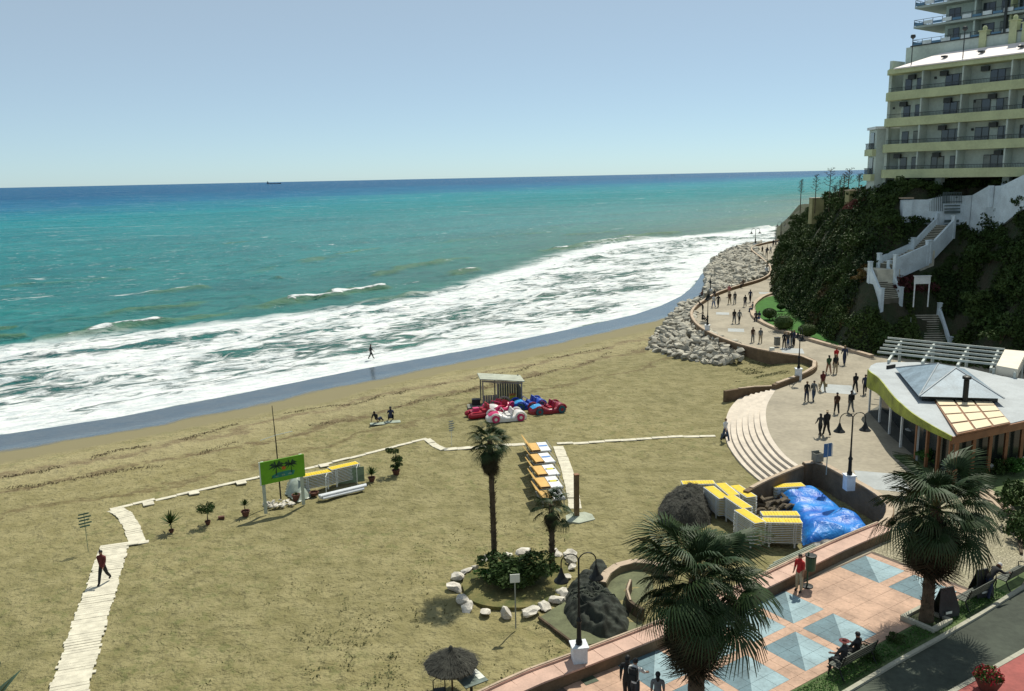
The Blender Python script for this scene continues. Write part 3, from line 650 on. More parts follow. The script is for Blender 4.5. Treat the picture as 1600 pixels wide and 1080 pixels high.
topiary(1202,500,.85,1.2,'round clipped bush on the lawn, leftmost of the three in front')
topiary(1224,517,1.25,1.6,'largest clipped bush with a flat square top on the lawn','x')
topiary(1262,528,1.0,1.3,'round clipped bush at the right end of the lawn')
topiary(1220,486,.55,.7,'smallest clipped ball at the back of the lawn')
# ---------------------------------------------------------------- white stairs on the bluff
M_stw=mat('weathered_white_wall',(.62,.70,.74),.8,.12,.9,.2,10)
M_tread=mat('stair_stone',(.55,.52,.42),.85,.15,1.5,.2,12)
M_riser_shade=mat('painted_riser_shade',(.13,.12,.09),.9,.15,1.5)  # risers coloured dark for the step shadows that do not fall here
stairs=thing('white_hillside_stairs','white walled stairway zigzagging up the green bluff to the apartment block','stairs')
def flight(a,b,wdt,n,wl=.75,wr=.75,base=2.5):
    d=b-a; d2=Vector((d.x,d.y,0)); t_=d2.normalized(); nn=Vector((-t_.y,t_.x,0)); L_=d2.length
    ang=math.atan2(t_.y,t_.x)
    for i in range(n):
        f=(i+.5)/n; c=a+d2*f; z=a.z+(i+1)*d.z/n; s_=part('step',MB().box((c.x,c.y,z-.33),(L_/n-.004,wdt,.58),ang),M_riser_shade,stairs); part('tread',MB().box((c.x-t_.x*.02,c.y-t_.y*.02,z-.018),(L_/n+.03,wdt-.01,.036),ang),M_tread,s_)
    for sgn,h in ((1,wl),(-1,wr)):
        if h<=0: continue
        p=a+nn*sgn*(wdt/2+.14); q=b+nn*sgn*(wdt/2+.14); mb=MB(); vs=[]
        for P_,zz in ((p,a.z),(q,b.z)):
            for o_ in (-.12,.12):
                w_=P_+nn*o_; vs+= [(w_.x,w_.y,zz-base),(w_.x,w_.y,zz+h)]
        mb.add(vs,[(0,1,3,2),(4,6,7,5),(0,4,5,1),(2,3,7,6),(1,5,7,3),(0,2,6,4)]); part('side_wall',mb,M_stw,stairs)
        for P_,zz in ((p,a.z),(q,b.z)):
            mb=MB(); mb.box((P_.x,P_.y,zz+(h+.35-base)/2),(.36,.36,h+.35+base),ang); mb.box((P_.x,P_.y,zz+h+.40),(.44,.44,.08),ang); part('pillar',mb,M_stw,stairs)
def landing(c,sx,sy,ang,base=3):
    part('landing',MB().box((c.x,c.y,c.z-base/2),(sx,sy,base),ang),M_tread,stairs)
flight(F1a,F1b,2.3,15,0,.8)
flight(F2a,F2b,2.0,15,.8,.8,1.8)
landing(F2b.lerp(F3a,.5)+Vector((0,.3,0)),2.6,2.4,.2)
flight(F3a,F3b,1.8,9,.75,.75,1.5); landing(F3b.lerp(F4a,.5),1.8,2.2,.3)
flight(F4a,F4b,1.7,15,.8,.65,1.4)
# big retaining wall with ironwork and ramp wall to the road
def wallpoly(name,pts,th_,m,parent):
    "vertical wall through points (x,y,zbase,ztop)"
    mb=MB(); vs=[];fs=[];n=len(pts)
    for i,p in enumerate(pts):
        a_=Vector(pts[max(i-1,0)][:2]);b_=Vector(pts[min(i+1,n-1)][:2]); t_=(b_-a_).normalized(); nn=Vector((-t_.y,t_.x))*th_/2
        for s_ in (1,-1):
            for z in (p[2],p[3]): vs.append((p[0]+nn.x*s_,p[1]+nn.y*s_,z))
    for i in range(n-1):
        A=i*4;B=A+4; fs+=[(A,B,B+1,A+1),(A+2,A+3,B+3,B+2),(A+1,B+1,B+3,A+3),(A,A+2,B+2,B)]
    fs+=[(0,1,3,2),(4*n-4,4*n-2,4*n-1,4*n-3)]; mb.add(vs,fs); return part(name,mb,m,parent)
rw=thing('white_retaining_wall','tall white retaining wall with scrolled ironwork at the top of the hillside stairs','wall')
def wp(u,v,D,zb): p=Wd(u,v,D); return (p.x,p.y,zb,p.z)
wallpoly('wall_body',[wp(1412,312,94,11),wp(1448,312,94,10),wp(1478,306,94.2,9),wp(1507,306,94,9),wp(1520,305,93,10)],.3,M_stw,rw)
wallpoly('ramp_wall',[wp(1521,305,92.9,11),wp(1546,291,91,12),wp(1568,290,88,13),wp(1604,272,85,15),wp(1700,240,78,15)],.3,M_stw,rw)
p=Wd(1416,317,94); part('pillar',MB().box((p.x,p.y,p.z-.9),(1.0,.8,2.4)),M_stw,rw)
p=Wd(1416,311,94); part('pillar_cap',MB().box((p.x,p.y,p.z+.1),(1.2,1.0,.15)),M_cop,rw)
for (u,v) in ((1546,296),(1566,293)):
    p=Wd(u,v,90); part('pillar',MB().box((p.x,p.y-.3,p.z-.7),(.4,.4,2.2)),M_stw,rw)
M_iron=mat('dark_iron',(.02,.022,.022),.5,.1,2,metal=.6)
M_irong=mat('grey_green_ironwork',(.09,.12,.12),.6,.1,2)
gt=thing('iron_railing_panel','arched iron railing standing on the tall white retaining wall','railing')
for i in range(12):
    u=1452+i*2.9; top=316-12*math.sin(min(1,i/7)*1.57) if i<8 else 301; a_=Wd(u,top,93.9); b_=Wd(u,330 if i<8 else 318,93.9)
    part('bar',MB().tube([b_,a_],.035,5),M_irong,gt)
for i in range(12):
    u=1474+i*2.55; part('picket',MB().tube([Wd(u,318,93.8),Wd(u,300,93.8)],.03,5),M_irong,gt)
for v in (302,316): part('rail',MB().tube([Wd(1473,v,93.8),Wd(1503,v-1,93.8)],.04,5),M_irong,gt)
for k_,v in enumerate((322,327,332,346,352)):
    a_,b_=Wd(1476,v,93.7),Wd(1498 if k_>2 else 1500,v-1,93.7); part('wall_slot',MB().box(((a_+b_)/2),((b_-a_).length,.12,.28 if k_ in(2,3) else .14)),M_irong,gt)
# white notice board on posts beside the stairs
nb=thing('notice_board','white notice panel on two posts beside the lower hillside stairs','sign',on_hill(1441,472,84,88)+Vector((0,-1.2,0)))
bz=Wd(1441,441,84); nb.location=(bz.x,bz.y,bz.z-2.3)
part('panel',MB().box((0,0,2.5),(1.6,.08,.75)).box((0,.02,2.92),(1.7,.3,.06)),M_white,nb)
for s_ in (-1,1): part('post',MB().box((s_*.72,0,1.0),(.09,.09,2.4)),M_white,nb)
# rocks and yellow walls at the bluff's seaward shoulder
M_rock=mat('pale_limestone_boulder',(.41,.385,.32),.9,.35,1.2,.8,5,obj=False)
M_ylw=mat('ochre_garden_wall',(.30,.27,.13),.9,.2,1.2)
for (u0,u1,vt,vb,D,lab) in [(1267,1285,310,328,128,'short ochre garden wall on the seaward edge of the bluff'),(1324,1334,298,318,110,'upright ochre wall end on the bluff below the apartment block')]:
    a_,b_=Wd(u0,vt,D),Wd(u1,vt,D); c_=(a_+b_)/2; h=(vb-vt)/FPX*D+2; o=thing('garden_wall',lab,'wall',(c_.x,c_.y,c_.z-h)); part('wall_body',MB().box((0,0,h/2),((b_-a_).length,1.4,h)),M_ylw,o); part('wall_cap',MB().box((0,0,h+.05),((b_-a_).length+.12,1.52,.1)),M_cop,o)
# flowering agave stalks against the sea
def agave_stalk(u,vb,vt,D,spread,lab,dens=14,seed=0):
    b_=Wd(u,vb,D); t_=Wd(u,vt,D); h=t_.z-b_.z; r=random.Random(seed); o=thing('agave_stalk',lab,'agave',b_-Vector((0,0,1)))
    part('stalk',MB().tube([(0,0,-1),(0,0,h*.5+1),(.05,0,h+1)],[.07,.05,.02],6),M_bark,o)
    for i in range(dens):
        f=.35+.62*i/dens; a_=i*2.4; l=spread*.62*(1.15-f*.8)*r.uniform(.7,1.1); z=f*h+1; e=Vector((math.cos(a_)*l,math.sin(a_)*l,z+l*.45))
        br=part('branch',MB().tube([(0,0,z),(e.x*.6,e.y*.6,z+l*.1),e],[.035,.03,.02],5),M_bark,o)
        pts=np.array([[r.gauss(e.x,.13),r.gauss(e.y,.13),r.gauss(e.z+.05,.06)] for _ in range(16)]); v_,q_=leafcloud(pts,np.tile([0,0,1.],(16,1)),.07,i); link('seed_cluster',np_mesh('seed_cluster',v_,q_,M_bark),br)
for i,(u,vb,vt,D,sp,lab) in enumerate([(1251,312,280,130,.6,'thin bare agave stalk, leftmost on the bluff edge'),(1274,312,272,126,1.2,'agave stalk with a dense lower tuft, second from the left on the bluff edge'),(1296,308,262,120,1.7,'tallest candelabra agave stalk on the bluff edge'),(1304,306,291,118,.7,'short agave stalk just right of the tallest one'),(1312,300,281,116,.4,'bare pole-like agave stalk between two branched ones'),(1318,300,272,114,1.3,'bushy dark agave stalk right of the bare one'),(1325,300,263,112,1.3,'tall agave stalk nearest the apartment block'),(1342,291,272,108,.7,'faint slender agave stalk in front of the white wing of the block')]):
    agave_stalk(u,vb,vt,D,sp,lab,14 if sp>.5 else 5,i)
# ---------------------------------------------------------------- apartment block
M_ren=mat('grey_green_render',(.47,.53,.48),.85,.12,.4)
M_band=mat('yellow_green_band',(.47,.50,.29),.8,.10,.5)
M_glass,_nt,_b,_=newmat('dark_window_glass'); _b.inputs['Base Color'].default_value=(.02,.03,.04,1); _b.inputs['Roughness'].default_value=.08; _b.inputs['Specular IOR Level'].default_value=.9
M_frame=mat('dark_window_frame',(.035,.04,.04),.5,.1,2)
M_rail=mat('dark_balcony_rail',(.03,.035,.035),.5,.1,2)
M_roofw=mat('white_roof_sheet',(.80,.72,.70),.7,.06,.4)
A0=Wd(1369,277,101); ang=math.atan2(-.837,.547)
ap=thing('apartment_block','cream and yellow-green apartment block with long balconies on top of the bluff','building',(A0.x,A0.y,0),ang)
Z0=18.15; ST=2.88; LEN=34.; bays=[0,4.8,9.3,14.3,19.3,24.3,29.3,34]
core=MB(); core.box((LEN/2+.8,8,(Z0+.1+30)/2),(LEN-1.6,12.8,30-Z0-.1)); part('wall',core,M_ren,ap)
part('foundation',MB().box((LEN/2+3,10,12.9),(LEN-6,9,10.3)),M_hill,ap)  # dark soil colour paints the shaded void below the slab
CRT=random.Random(8); M_curt=mat('pale_curtain_behind_glass',(.22,.24,.22),.5,.2,2)
def window(x,z,wd_,ht,y=1.58,leaves=2,parent=ap,depth=.08):
    f=MB(); f.box((x,y,z+ht/2),(wd_,depth,ht)); w_=part('window',f,M_frame,parent)
    for i in range(leaves):
        lw=wd_/leaves-.1
        part('pane',MB().box((x-wd_/2+wd_/leaves*(i+.5),y-depth/2-.006,z+ht/2),(lw,.02,ht-.14)),M_curt if CRT.random()<.22 else M_glass,w_)
rw_=random.Random(4)
for f in range(4):
    z=Z0+f*ST
    # front slab band with chamfered left corner
    pts=[(-.0,.9),(.9,0),(LEN,0),(LEN,1.6),(.0,1.6)]
    part('balcony_band',MB().prism(pts,z,z+.92 if f else z+.95),M_band,ap)
    rl_=MB(); 
    rl_.box((LEN/2+.45,.06,z+1.32),(LEN-.9,.04,.05))
    part('balcony_rail',rl_,M_rail,ap)
    bm=MB()
    for i in range(int((LEN-1)/.16)): bm.box((1+i*.16,.06,z+1.12),(.022,.022,.40))
    o_=part('rail_bars',bm,M_rail,ap); o_['kind']='stuff'
    for i,b0 in enumerate(bays[:-1]):
        if i>0: part('party_wall',MB().box((b0,.85,z+1.45+.47),(.16,1.45,1.95)),M_ren,ap)
        b1=bays[i+1]; w0=(b1-b0)
        if i==0: window(b0+2.3,z+.3,.8,2.0,leaves=1); window(b0+3.9,z+.3,1.2,2.0)
        else:
            k_=rw_.choice([0,1,2])
            if k_==0: window(b0+w0*.66,z+.3,2.3,2.0,leaves=3)
            elif k_==1: window(b0+w0*.35,z+.3,1.5,2.0); window(b0+w0*.8,z+.3,1.2,2.0)
            else: window(b0+w0*.3,z+.3,1.8,2.0); window(b0+w0*.75,z+.55,1.5,1.7)
        if rw_.random()<.6: part('air_conditioner',MB().box((b0+w0*rw_.uniform(.3,.8),1.3,z+2.45),(.8,.35,.5)),M_frame,ap)
        if f and rw_.random()<.8:
            part('wall_lamp',MB().box((b0+w0*.15,1.5,z+2.1),(.2,.15,.25)),M_frame,ap)
zr=Z0+4*ST
part('roof_band',MB().prism([(0,.9),(.9,-.1),(LEN,-.1),(LEN,2),(0,2)],zr,zr+.55),M_band,ap)
rf=MB(); rf.add([(1.5,-.25,zr+.57),(LEN,-.25,zr+.57),(LEN,3.4,zr+2.0),(4.8,3.4,zr+2.0),(1.5,-.25,zr+.45),(LEN,-.25,zr+.45),(LEN,3.4,zr+1.8),(4.8,3.4,zr+1.8)],[(0,1,2,3),(4,7,6,5),(0,4,5,1),(3,2,6,7),(0,3,7,4),(1,5,6,2)]); part('roof',rf,M_roofw,ap)
pw=MB().box((LEN/2+.2,5.4,zr+1.6),(LEN-.3,3.4,3.1)); part('penthouse_wall',pw,M_ren,ap); part('parapet_cap',MB().box((LEN/2+.2,5.4,zr+3.21),(LEN-1.4,3.6,.12)),M_frame,ap)
part('corner_wall',MB().prism([(.0,1.3),(.35,1.3),(.35,3.65),(0,3.65)],Z0-1,zr+1.6),M_ren,ap)
for i,(x,h) in enumerate([(9.2,.8),(12.3,1.4),(13.6,1.0),(17.5,1.5),(22,1.1)]):
    cm=MB().box((x,3.9,zr+2.2+h/2),(.75,.75,h+1.4)); cm.box((x,3.9,zr+2.95+h),(.95,.95,.12)); cm.lathe([(.22,zr+3.0+h),(.25,zr+3.3+h),(.1,zr+3.5+h)],8,(x,3.9,0)); part('chimney',cm,M_band,ap)
for x in (3.2,9.0,15.5):
    o_=part('rooftop_lamp',MB().tube([(x,.4,zr+.5),(x,.4,zr+3.6)],.05,6),M_rail,ap)
    part('lamp_globe',MB().lathe([(.05,zr+3.5),(.28,zr+3.7),(.24,zr+3.95),(.05,zr+4.0)],10,(x,.4,0)),M_frame,o_)
for i in range(6): part('roof_hatch',MB().box((6.5+i*4,1.2,zr+1.32),(.5,.5,.16)),M_frame,ap)
part('support_column',MB().box((1.7,1.8,Z0-2),(.7,.7,4)),M_band,ap)
part('support_column',MB().box((6.7,1.8,Z0-2),(.7,.7,4)),M_ren,ap)
part('support_column',MB().box((14,1.8,Z0-2),(.7,.7,4)),M_ren,ap)
# lower wing stepping back on the seaward side
wg=thing('apartment_wing','lower pale wing of the apartment block, stepping back towards the sea','building',(A0.x,A0.y,0),math.atan2(11,1.4))
WGL=4.2
part('wall',MB().prism([(1.0,-.1),(WGL,-.1),(WGL,-7),(1.0,-7)],Z0-5,Z0+5.6),M_ren,wg)
part('roof_slab',MB().prism([(.8,.15),(WGL+.2,.15),(WGL+.2,-7),(.8,-7)],Z0+5.602,Z0+5.9),M_white,wg)
for f in range(2):
    part('balcony_band',MB().prism([(1.0,.35),(WGL,.35),(WGL,-.1),(1.0,-.1)],Z0+f*ST-.3,Z0+f*ST+.45),M_band,wg)
    bm=MB()
    for i in range(16): bm.box((1.2+i*.18,.3,Z0+f*ST+.7),(.03,.03,.85))
    bm.box((2.6,.3,Z0+f*ST+1.13),(3.1,.05,.06)); o_=part('rail_bars',bm,M_rail,wg); o_['kind']='stuff'
    for i in range(1): part('window',MB().box((2.6+i*2.7,-.06,Z0+f*ST+1.35),(1.4,.09,2.0)),M_glass,wg)

# tower behind
T0=Wd(1450,75,142); angT=math.atan2(-.80,.60)
tw=thing('apartment_tower','tall apartment tower with wrap-around balconies rising behind the block','building',(T0.x,T0.y,0),angT)
part('wall',MB().prism([(1.6,1.8),(44,1.8),(44,16),(1.6,16)],15,56),M_ren,tw)
M_deck=mat('balcony_concrete',(.40,.44,.40),.8,.08,.5); M_bglass=mat('blue_balcony_glass',(.10,.20,.30),.2,.1,.5)
zt=T0.z+.2
for f in range(-2,4):
    z=zt+f*3.0
    if z<31: continue
    part('balcony_slab',MB().prism([(-2.4,-.4),(44,-.4),(44,1.8),(1.6,1.8),(1.6,9),(-2.4,9)],z,z+.32),M_deck,tw)
    bm=MB(); bm.box((20.8,-.35,z+1.25),(46.4,.05,.06)); bm.box((-2.35,4.3,z+1.25),(.05,9.3,.06))
    for i in range(31): bm.box((-2.35+i*1.5,-.35,z+.8),(.06,.06,.95))
    for i in range(7): bm.box((-2.35,-.35+i*1.5,z+.8),(.06,.06,.95))
    part('balcony_rail',bm,M_rail,tw)
    pb=MB()
    for i in range(30): pb.box((-1.6+i*1.5,-.35,z+.72 if i%2 else z+.6),(1.36,.03,.55 if i%2 else .35),m=i%2)
    for i in range(6): pb.box((-2.35,.4+i*1.5,z+.72),(.03,1.36,.55),m=0)
    part('balcony_panels',pb,[M_bglass,M_white],tw)
    for i in range(8):
        x=3.0+i*5.2; window(x,z+.4,1.8,2.1,y=1.76,parent=tw,leaves=2); 
        if i%2: window(x+2.4,z+.4,1.3,2.1,y=1.76,parent=tw,leaves=1)
        part('fin_wall',MB().box((x+3.9,.9,z+1.66),(.25,1.78,2.64)),M_band if i%3 else M_ren,tw)
part('drain_column',MB().box((11.6,-.2,42),(.35,.7,30)),M_frame,tw)
for x in (2.2,9,16,23): part('pier',MB().box((x,.6,zt-2.6),(.9,.9,5.2)),M_deck,tw)
# ---------------------------------------------------------------- restaurant
M_rgrey=mat('pale_grey_roofing',(.36,.39,.41),.6,.10,.8,.15,6)
M_rslate=mat('blue_grey_roofing',(.20,.27,.33),.55,.22,1.0,.2,6)
M_fasc=mat('lime_painted_fascia',(.28,.31,.035),.6,.3,.8)
M_wood=mat('orange_brown_timber',(.24,.105,.045),.6,.15,2)
M_skyl,_nt,_b,_=newmat('cream_translucent_panel'); _b.inputs['Base Color'].default_value=(.80,.68,.47,1); _b.inputs['Roughness'].default_value=.35
rs=thing('beach_restaurant','low promenade restaurant with grey roof, lime fascia and cream skylight panels','restaurant')
zf=4.35
left=[(1356.7,577.8,4.5),(1362,583,4.5),(1375,592.6,4.45),(1395.6,618.5,4.4),(1412,634,4.35),(1428.9,648,4.3),(1458,666,4.25),(1488,682.4,4.2)]
L_=[W(u,v,z) for u,v,z in left]; L_=spline(L_,3)
back=[W(1600,640,4.3),W(1566,588,4.5),W(1507,574,4.5),W(1440,566,4.5),W(1386,566,4.5),W(1369,567,4.5),W(1361,571,4.5)]
front=[W(1488,682.4,4.2),W(1581,661,4.2),W(1600,656.5,4.2),W(1680,641,4.2)]
outl=[p for p in L_]+front[1:]+[W(1660,600,4.3)]+back[1:]
def slab(name,pts,th_,m,parent):
    n=len(pts); mb=MB(); vs=[tuple(p) for p in pts]+[(p[0],p[1],p[2]-th_) for p in pts]
    a=sum(pts[i][0]*pts[(i+1)%n][1]-pts[(i+1)%n][0]*pts[i][1] for i in range(n)); f1=tuple(range(n)); f2=tuple(range(n,2*n))[::-1]
    if a<0: f1=f1[::-1];f2=f2[::-1]
    mb.add(vs,[f1,f2]+[(i,(i+1)%n,n+(i+1)%n,n+i) for i in range(n)]); return part(name,mb,m,parent)
slab('roof',outl,.14,M_rgrey,rs)
# fascia hangs from the roof edge, deeper on the left
fb=[(0,3.2),(.25,3.3),(.5,3.55),(.75,3.8),(1,3.95)]
vs=[];n=len(L_)
for i,p in enumerate(L_):
    f=i/(n-1); zb=np.interp(f,[a_[0] for a_ in fb],[a_[1] for a_ in fb]); 
    t_=(L_[min(i+1,n-1)]-L_[max(i-1,0)]); nn=Vector((-t_.y,t_.x,0)).normalized()
    for q,zz in ((p+nn*.02,p.z+.03),(p-nn*.06,p.z+.03),(p-nn*.06,zb),(p+nn*.02,zb)): vs.append((q.x,q.y,zz))
for i in range(n-1):
    mb=MB(); mb.add(vs[i*4:i*4+8],[(0,4,5,1),(1,5,6,2),(2,6,7,3),(3,7,4,0),(0,1,2,3),(7,6,5,4)]); part('fascia_panel',mb,M_fasc,rs)
fa,fb_=front[0],front[3]; c_=(fa+fb_)/2; part('timber_fascia',MB().box((c_.x,c_.y-.03,3.98),((fb_-fa).length,.12,.44),math.atan2(fb_.y-fa.y,fb_.x-fa.x)),M_wood,rs)
# columns, glass walls and mullions
inner=[p for p in L_]
def columns(line,step,mm,wd_,name,z1=3.9,inset=.35):
    R=resample(line,step)
    for i,p in enumerate(R):
        part(name,MB().box((p.x+inset,p.y+inset*.6,(PZ+z1)/2),(wd_,wd_,z1-PZ)),mm,rs)
columns([L_[0],L_[4],L_[8],L_[12],L_[16]],2.9,M_white,.12,'slim_column',3.6)
columns([L_[15],L_[-1]],1.25,M_wood,.16,'timber_post')
columns([front[0],front[3]],1.45,M_wood,.18,'timber_post',3.9,.45)
M_gint=mat('dark_interior_glazing',(.015,.02,.018),.15,.2,.5)
gl=[Vector((p.x+1.6,p.y+1.3,0)) for p in (L_[0],L_[5],L_[10],L_[14])]+[Vector((p.x+.6,p.y+.5,0)) for p in (L_[18],L_[-1])]
for a_,b_ in zip(gl,gl[1:]):
    wallpoly('glazing',[(a_.x,a_.y,PZ,3.95),(b_.x,b_.y,PZ,3.95)],.06,M_gint,rs)
a_,b_=front[0],front[3]; wallpoly('glazing',[(a_.x+.7,a_.y+.75,PZ,3.95),(b_.x+.7,b_.y+.75,PZ,3.95)],.06,M_gint,rs)
# skylight panels 4 x 3 with dark bars
q00,q10,q11,q01=[W(u,v,4.40) for u,v in [(1458.5,623),(1549,626),(1579,661),(1495.6,678.7)]]
def bil(a_,b_): return (q00*(1-a_)+q10*a_)*(1-b_)+(q01*(1-a_)+q11*a_)*b_
part('skylight_frame',MB().add([tuple(bil(a_,b_)+Vector((0,0,dz))) for dz in (-.1,0.0) for a_,b_ in ((0,0),(1,0),(1,1),(0,1))],[(4,5,6,7),(0,1,5,4),(1,2,6,5),(2,3,7,6),(3,0,4,7)]),M_wood,rs)
for i in range(3):
    for j in range(4):
        e=.02; a0_,a1_,b0_,b1_=i/3+e,(i+1)/3-e,j/4+e,(j+1)/4-e; tl=random.uniform(0,.02)
        slab('skylight_panel',[bil(a_,b_)+Vector((0,0,.05+tl)) for a_,b_ in ((a0_,b0_),(a1_,b0_),(a1_,b1_),(a0_,b1_))],.045,M_skyl,rs)
# raised hipped roof
hb=[W(1399,575,4.75),W(1436,619.4,4.75),W(1569.6,623,4.75),W(1506.7,576,4.75)]
ap1,ap2=W(1466,562,5.7),W(1486,579,5.7)
ap1=hb[0].lerp(hb[2],.42)+Vector((0,0,1.15)); ap2=hb[0].lerp(hb[2],.58)+Vector((0,0,1.15)); u_,v_=proj(ap1)
mb=MB(); mb.add([tuple(p) for p in hb]+[tuple(ap1),tuple(ap2)],[(0,1,4),(1,5,4),(1,2,5),(2,3,5),(3,4,5),(3,0,4),(3,2,1,0)]); part('hipped_roof',mb,M_rslate,rs)
for a_,b_ in ((ap1,hb[1]),(ap2,hb[1]),(ap2,hb[2]),(ap1,hb[0])):
    part('hip_flashing',MB().tube([a_+Vector((0,0,.02)),b_+Vector((0,0,.02))],.05,5),M_rgrey,rs)
slab('clerestory',[p.lerp(hb[0].lerp(hb[2],.5),.1)+Vector((0,0,-.02)) for p in hb],.35,M_gint,rs)
fl=W(1507.6,628,4.45); part('flue_pipe',MB().tube([fl,fl+Vector((0,0,height_to(fl,594)))],.17,12),M_iron,rs); part('flue_cap',MB().lathe([(.17,0),(.27,.05),(.27,.2),(.1,.26)],12,fl+Vector((0,0,height_to(fl,593)))),M_iron,rs)
for u,v in ((1418,588),(1425,592),(1392,575)): p=W(u,v,4.5); part('roof_vent',MB().box((p.x,p.y,4.6),(.9,.12,.25),.5),M_iron,rs)
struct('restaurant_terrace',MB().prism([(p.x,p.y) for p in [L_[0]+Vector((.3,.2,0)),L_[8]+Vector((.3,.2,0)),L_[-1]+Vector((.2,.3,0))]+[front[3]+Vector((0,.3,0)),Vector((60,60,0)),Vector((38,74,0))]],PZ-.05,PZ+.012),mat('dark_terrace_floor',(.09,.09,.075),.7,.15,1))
# tables inside the terrace edge
M_tabl=mat('cafe_table_white',(.6,.6,.58),.5,.05,2)
for i,(u,v) in enumerate([(1378,632),(1396,660),(1412,688),(1432,700)]):
    p=W(u,v,PZ); o=thing('cafe_table',['white cafe table under the lime fascia, furthest along','second white cafe table along the lime fascia','third white cafe table along the lime fascia','white cafe table nearest the timber posts under the fascia'][i],'table',(p.x+.5,p.y,PZ+.012),0,'cafe tables under the restaurant eaves')
    part('table_top',MB().lathe([(.4,.70),(.42,.72),(.40,.74)],14),M_tabl,o); part('pedestal',MB().lathe([(.22,0),(.05,.05),(.04,.70)],10),M_iron,o)
# ---------------------------------------------------------------- pergola
M_perg=mat('white_pergola_timber',(.46,.50,.47),.6,.1,1.5)
pg=thing('pergola','white slatted pergola with long beams behind the restaurant roof','pergola')
zp=4.9
for (a_,b_) in [((1387,528),(1570,546)),((1383,533),(1568,552)),((1380,539),(1566,558)),((1375,544),(1563,564)),((1371,550),(1560,570))]:
    p,q=W(*a_,zp),W(*b_,zp); c_=(p+q)/2; part('beam',MB().box((c_.x,c_.y,zp),((q-p).length,.09,.16),math.atan2(q.y-p.y,q.x-p.x)),M_perg,pg)
for (a_,b_) in [((1408.5,534),(1388,565)),((1460,538),(1441,567)),((1513,544),(1496,572)),((1560,547),(1548,577))]:
    p,q=W(*a_,zp-.22),W(*b_,zp-.22); c_=(p+q)/2; part('cross_beam',MB().box((c_.x,c_.y,zp-.22),((q-p).length,.16,.22),math.atan2(q.y-p.y,q.x-p.x)),M_perg,pg)
    for r_ in (p.lerp(q,.08),p.lerp(q,.92)): part('post',MB().box((r_.x,r_.y,(PZ+zp-.33)/2),(.18,.18,zp-.33-PZ)),M_perg,pg)
cq=[W(1570,546,5.1),W(1604,549,5.1),W(1590,577,5.1),W(1557,571,5.1)]; 
cn=thing('white_canopy','square cream canopy roof at the right end of the pergola','canopy'); M_crm=mat('cream_canvas',(.72,.66,.55),.8,.05,1)
slab('canopy_top',cq,.10,M_crm,cn)
for i in range(4):
    a_,b_=cq[i],cq[(i+1)%4]; wallpoly('valance',[(a_.x,a_.y,4.45,5.0),(b_.x,b_.y,4.45,5.0)],.03,M_crm,cn); part('post',MB().box((a_.x*.995+.0,a_.y,(PZ+4.9)/2),(.12,.12,4.9-PZ)),M_perg,cn)
p=Wd(1420,480+25,82); o=thing('slim_white_post','thin white post with a cross arm between the bluff and the pergola','post',(W(1420,545,PZ))); part('pole',MB().tube([(0,0,0),(0,0,3.2)],.04,6),M_perg,o); part('arm',MB().box((0,0,2.7),(.9,.05,.05)),M_perg,o)
# ---------------------------------------------------------------- PALMS
M_frond=mat_leaf('palm_frond_green',(.022,.046,.013),(.034,.060,.019),sc=1.5,rough=.55); M_frond.node_tree.nodes['Principled BSDF'].inputs['Specular IOR Level'].default_value=.22
M_dry=mat_leaf('dry_palm_frond',(.060,.050,.028),(.035,.034,.018),sc=2,rough=.8)
M_petiole=mat('palm_petiole',(.13,.14,.05),.5,.15,4)
def frond_mesh(seed,nseg=46,rad=.95,pet=1.0,droop=.55,spread=285,m=None):
    "fan leaf: origin at petiole base, petiole along +X, fan beyond it"
    r=random.Random(seed); mb=MB(); 
    pts=[(0,0,0),(pet*.5,0,.03),(pet,0,0)]
    for a_,b_ in zip(pts,pts[1:]):
        w_=.035 if a_[0]==0 else .022
        mb.add([(a_[0],-w_,a_[2]),(a_[0],w_,a_[2]),(b_[0],w_*.7,b_[2]),(b_[0],-w_*.7,b_[2]),(a_[0],0,a_[2]-.03),(b_[0],0,b_[2]-.02)],[(0,3,2,1),(0,4,5,3),(1,2,5,4)],1)
    for i in range(nseg):
        f=(i+.5)/nseg*2-1; a_=math.radians(f*spread/2); l=rad*(1-.34*abs(f)**1.6)*r.uniform(.88,1.08); fold=.05*(1 if i%2 else -1)
        w_=math.radians(spread)/nseg*.50; prof=[]; ax=math.cos(a_); ay=math.sin(a_)
        for k_,t in enumerate((.06,.45,.75,1.0)):
            x=l*t; wd=(x*w_ if t<.5 else [0,0,l*.45*w_*.75,.004][k_]); z=-droop*l*max(0,t-.35)**1.9*(1.0+abs(f)*.5)+abs(f)*.10*t+fold*t*(1-t)*2
            if t==1.0: z-=r.uniform(0,.12)
            cx=pet+ax*x*(1-.10*t*droop); cy=ay*x; prof+= [(cx+ay*wd,cy-ax*wd,z-.012),(cx-ay*wd,cy+ax*wd,z+.012)]
        mb.add(prof,[(0,2,3,1),(2,4,5,3),(4,6,7,5)],0)
    return mb.mesh('frond',[m or M_frond,M_petiole if m is None else m])
FR=[frond_mesh(i,40,1.0+.05*i,1.0+.16*i,.55+.2*i,spread=235) for i in range(4)]
FRd=[frond_mesh(50+i,34,1.0,.8,1.5,240,M_dry) for i in range(3)]
FRy=frond_mesh(77,22,.8,.6,.1,150)
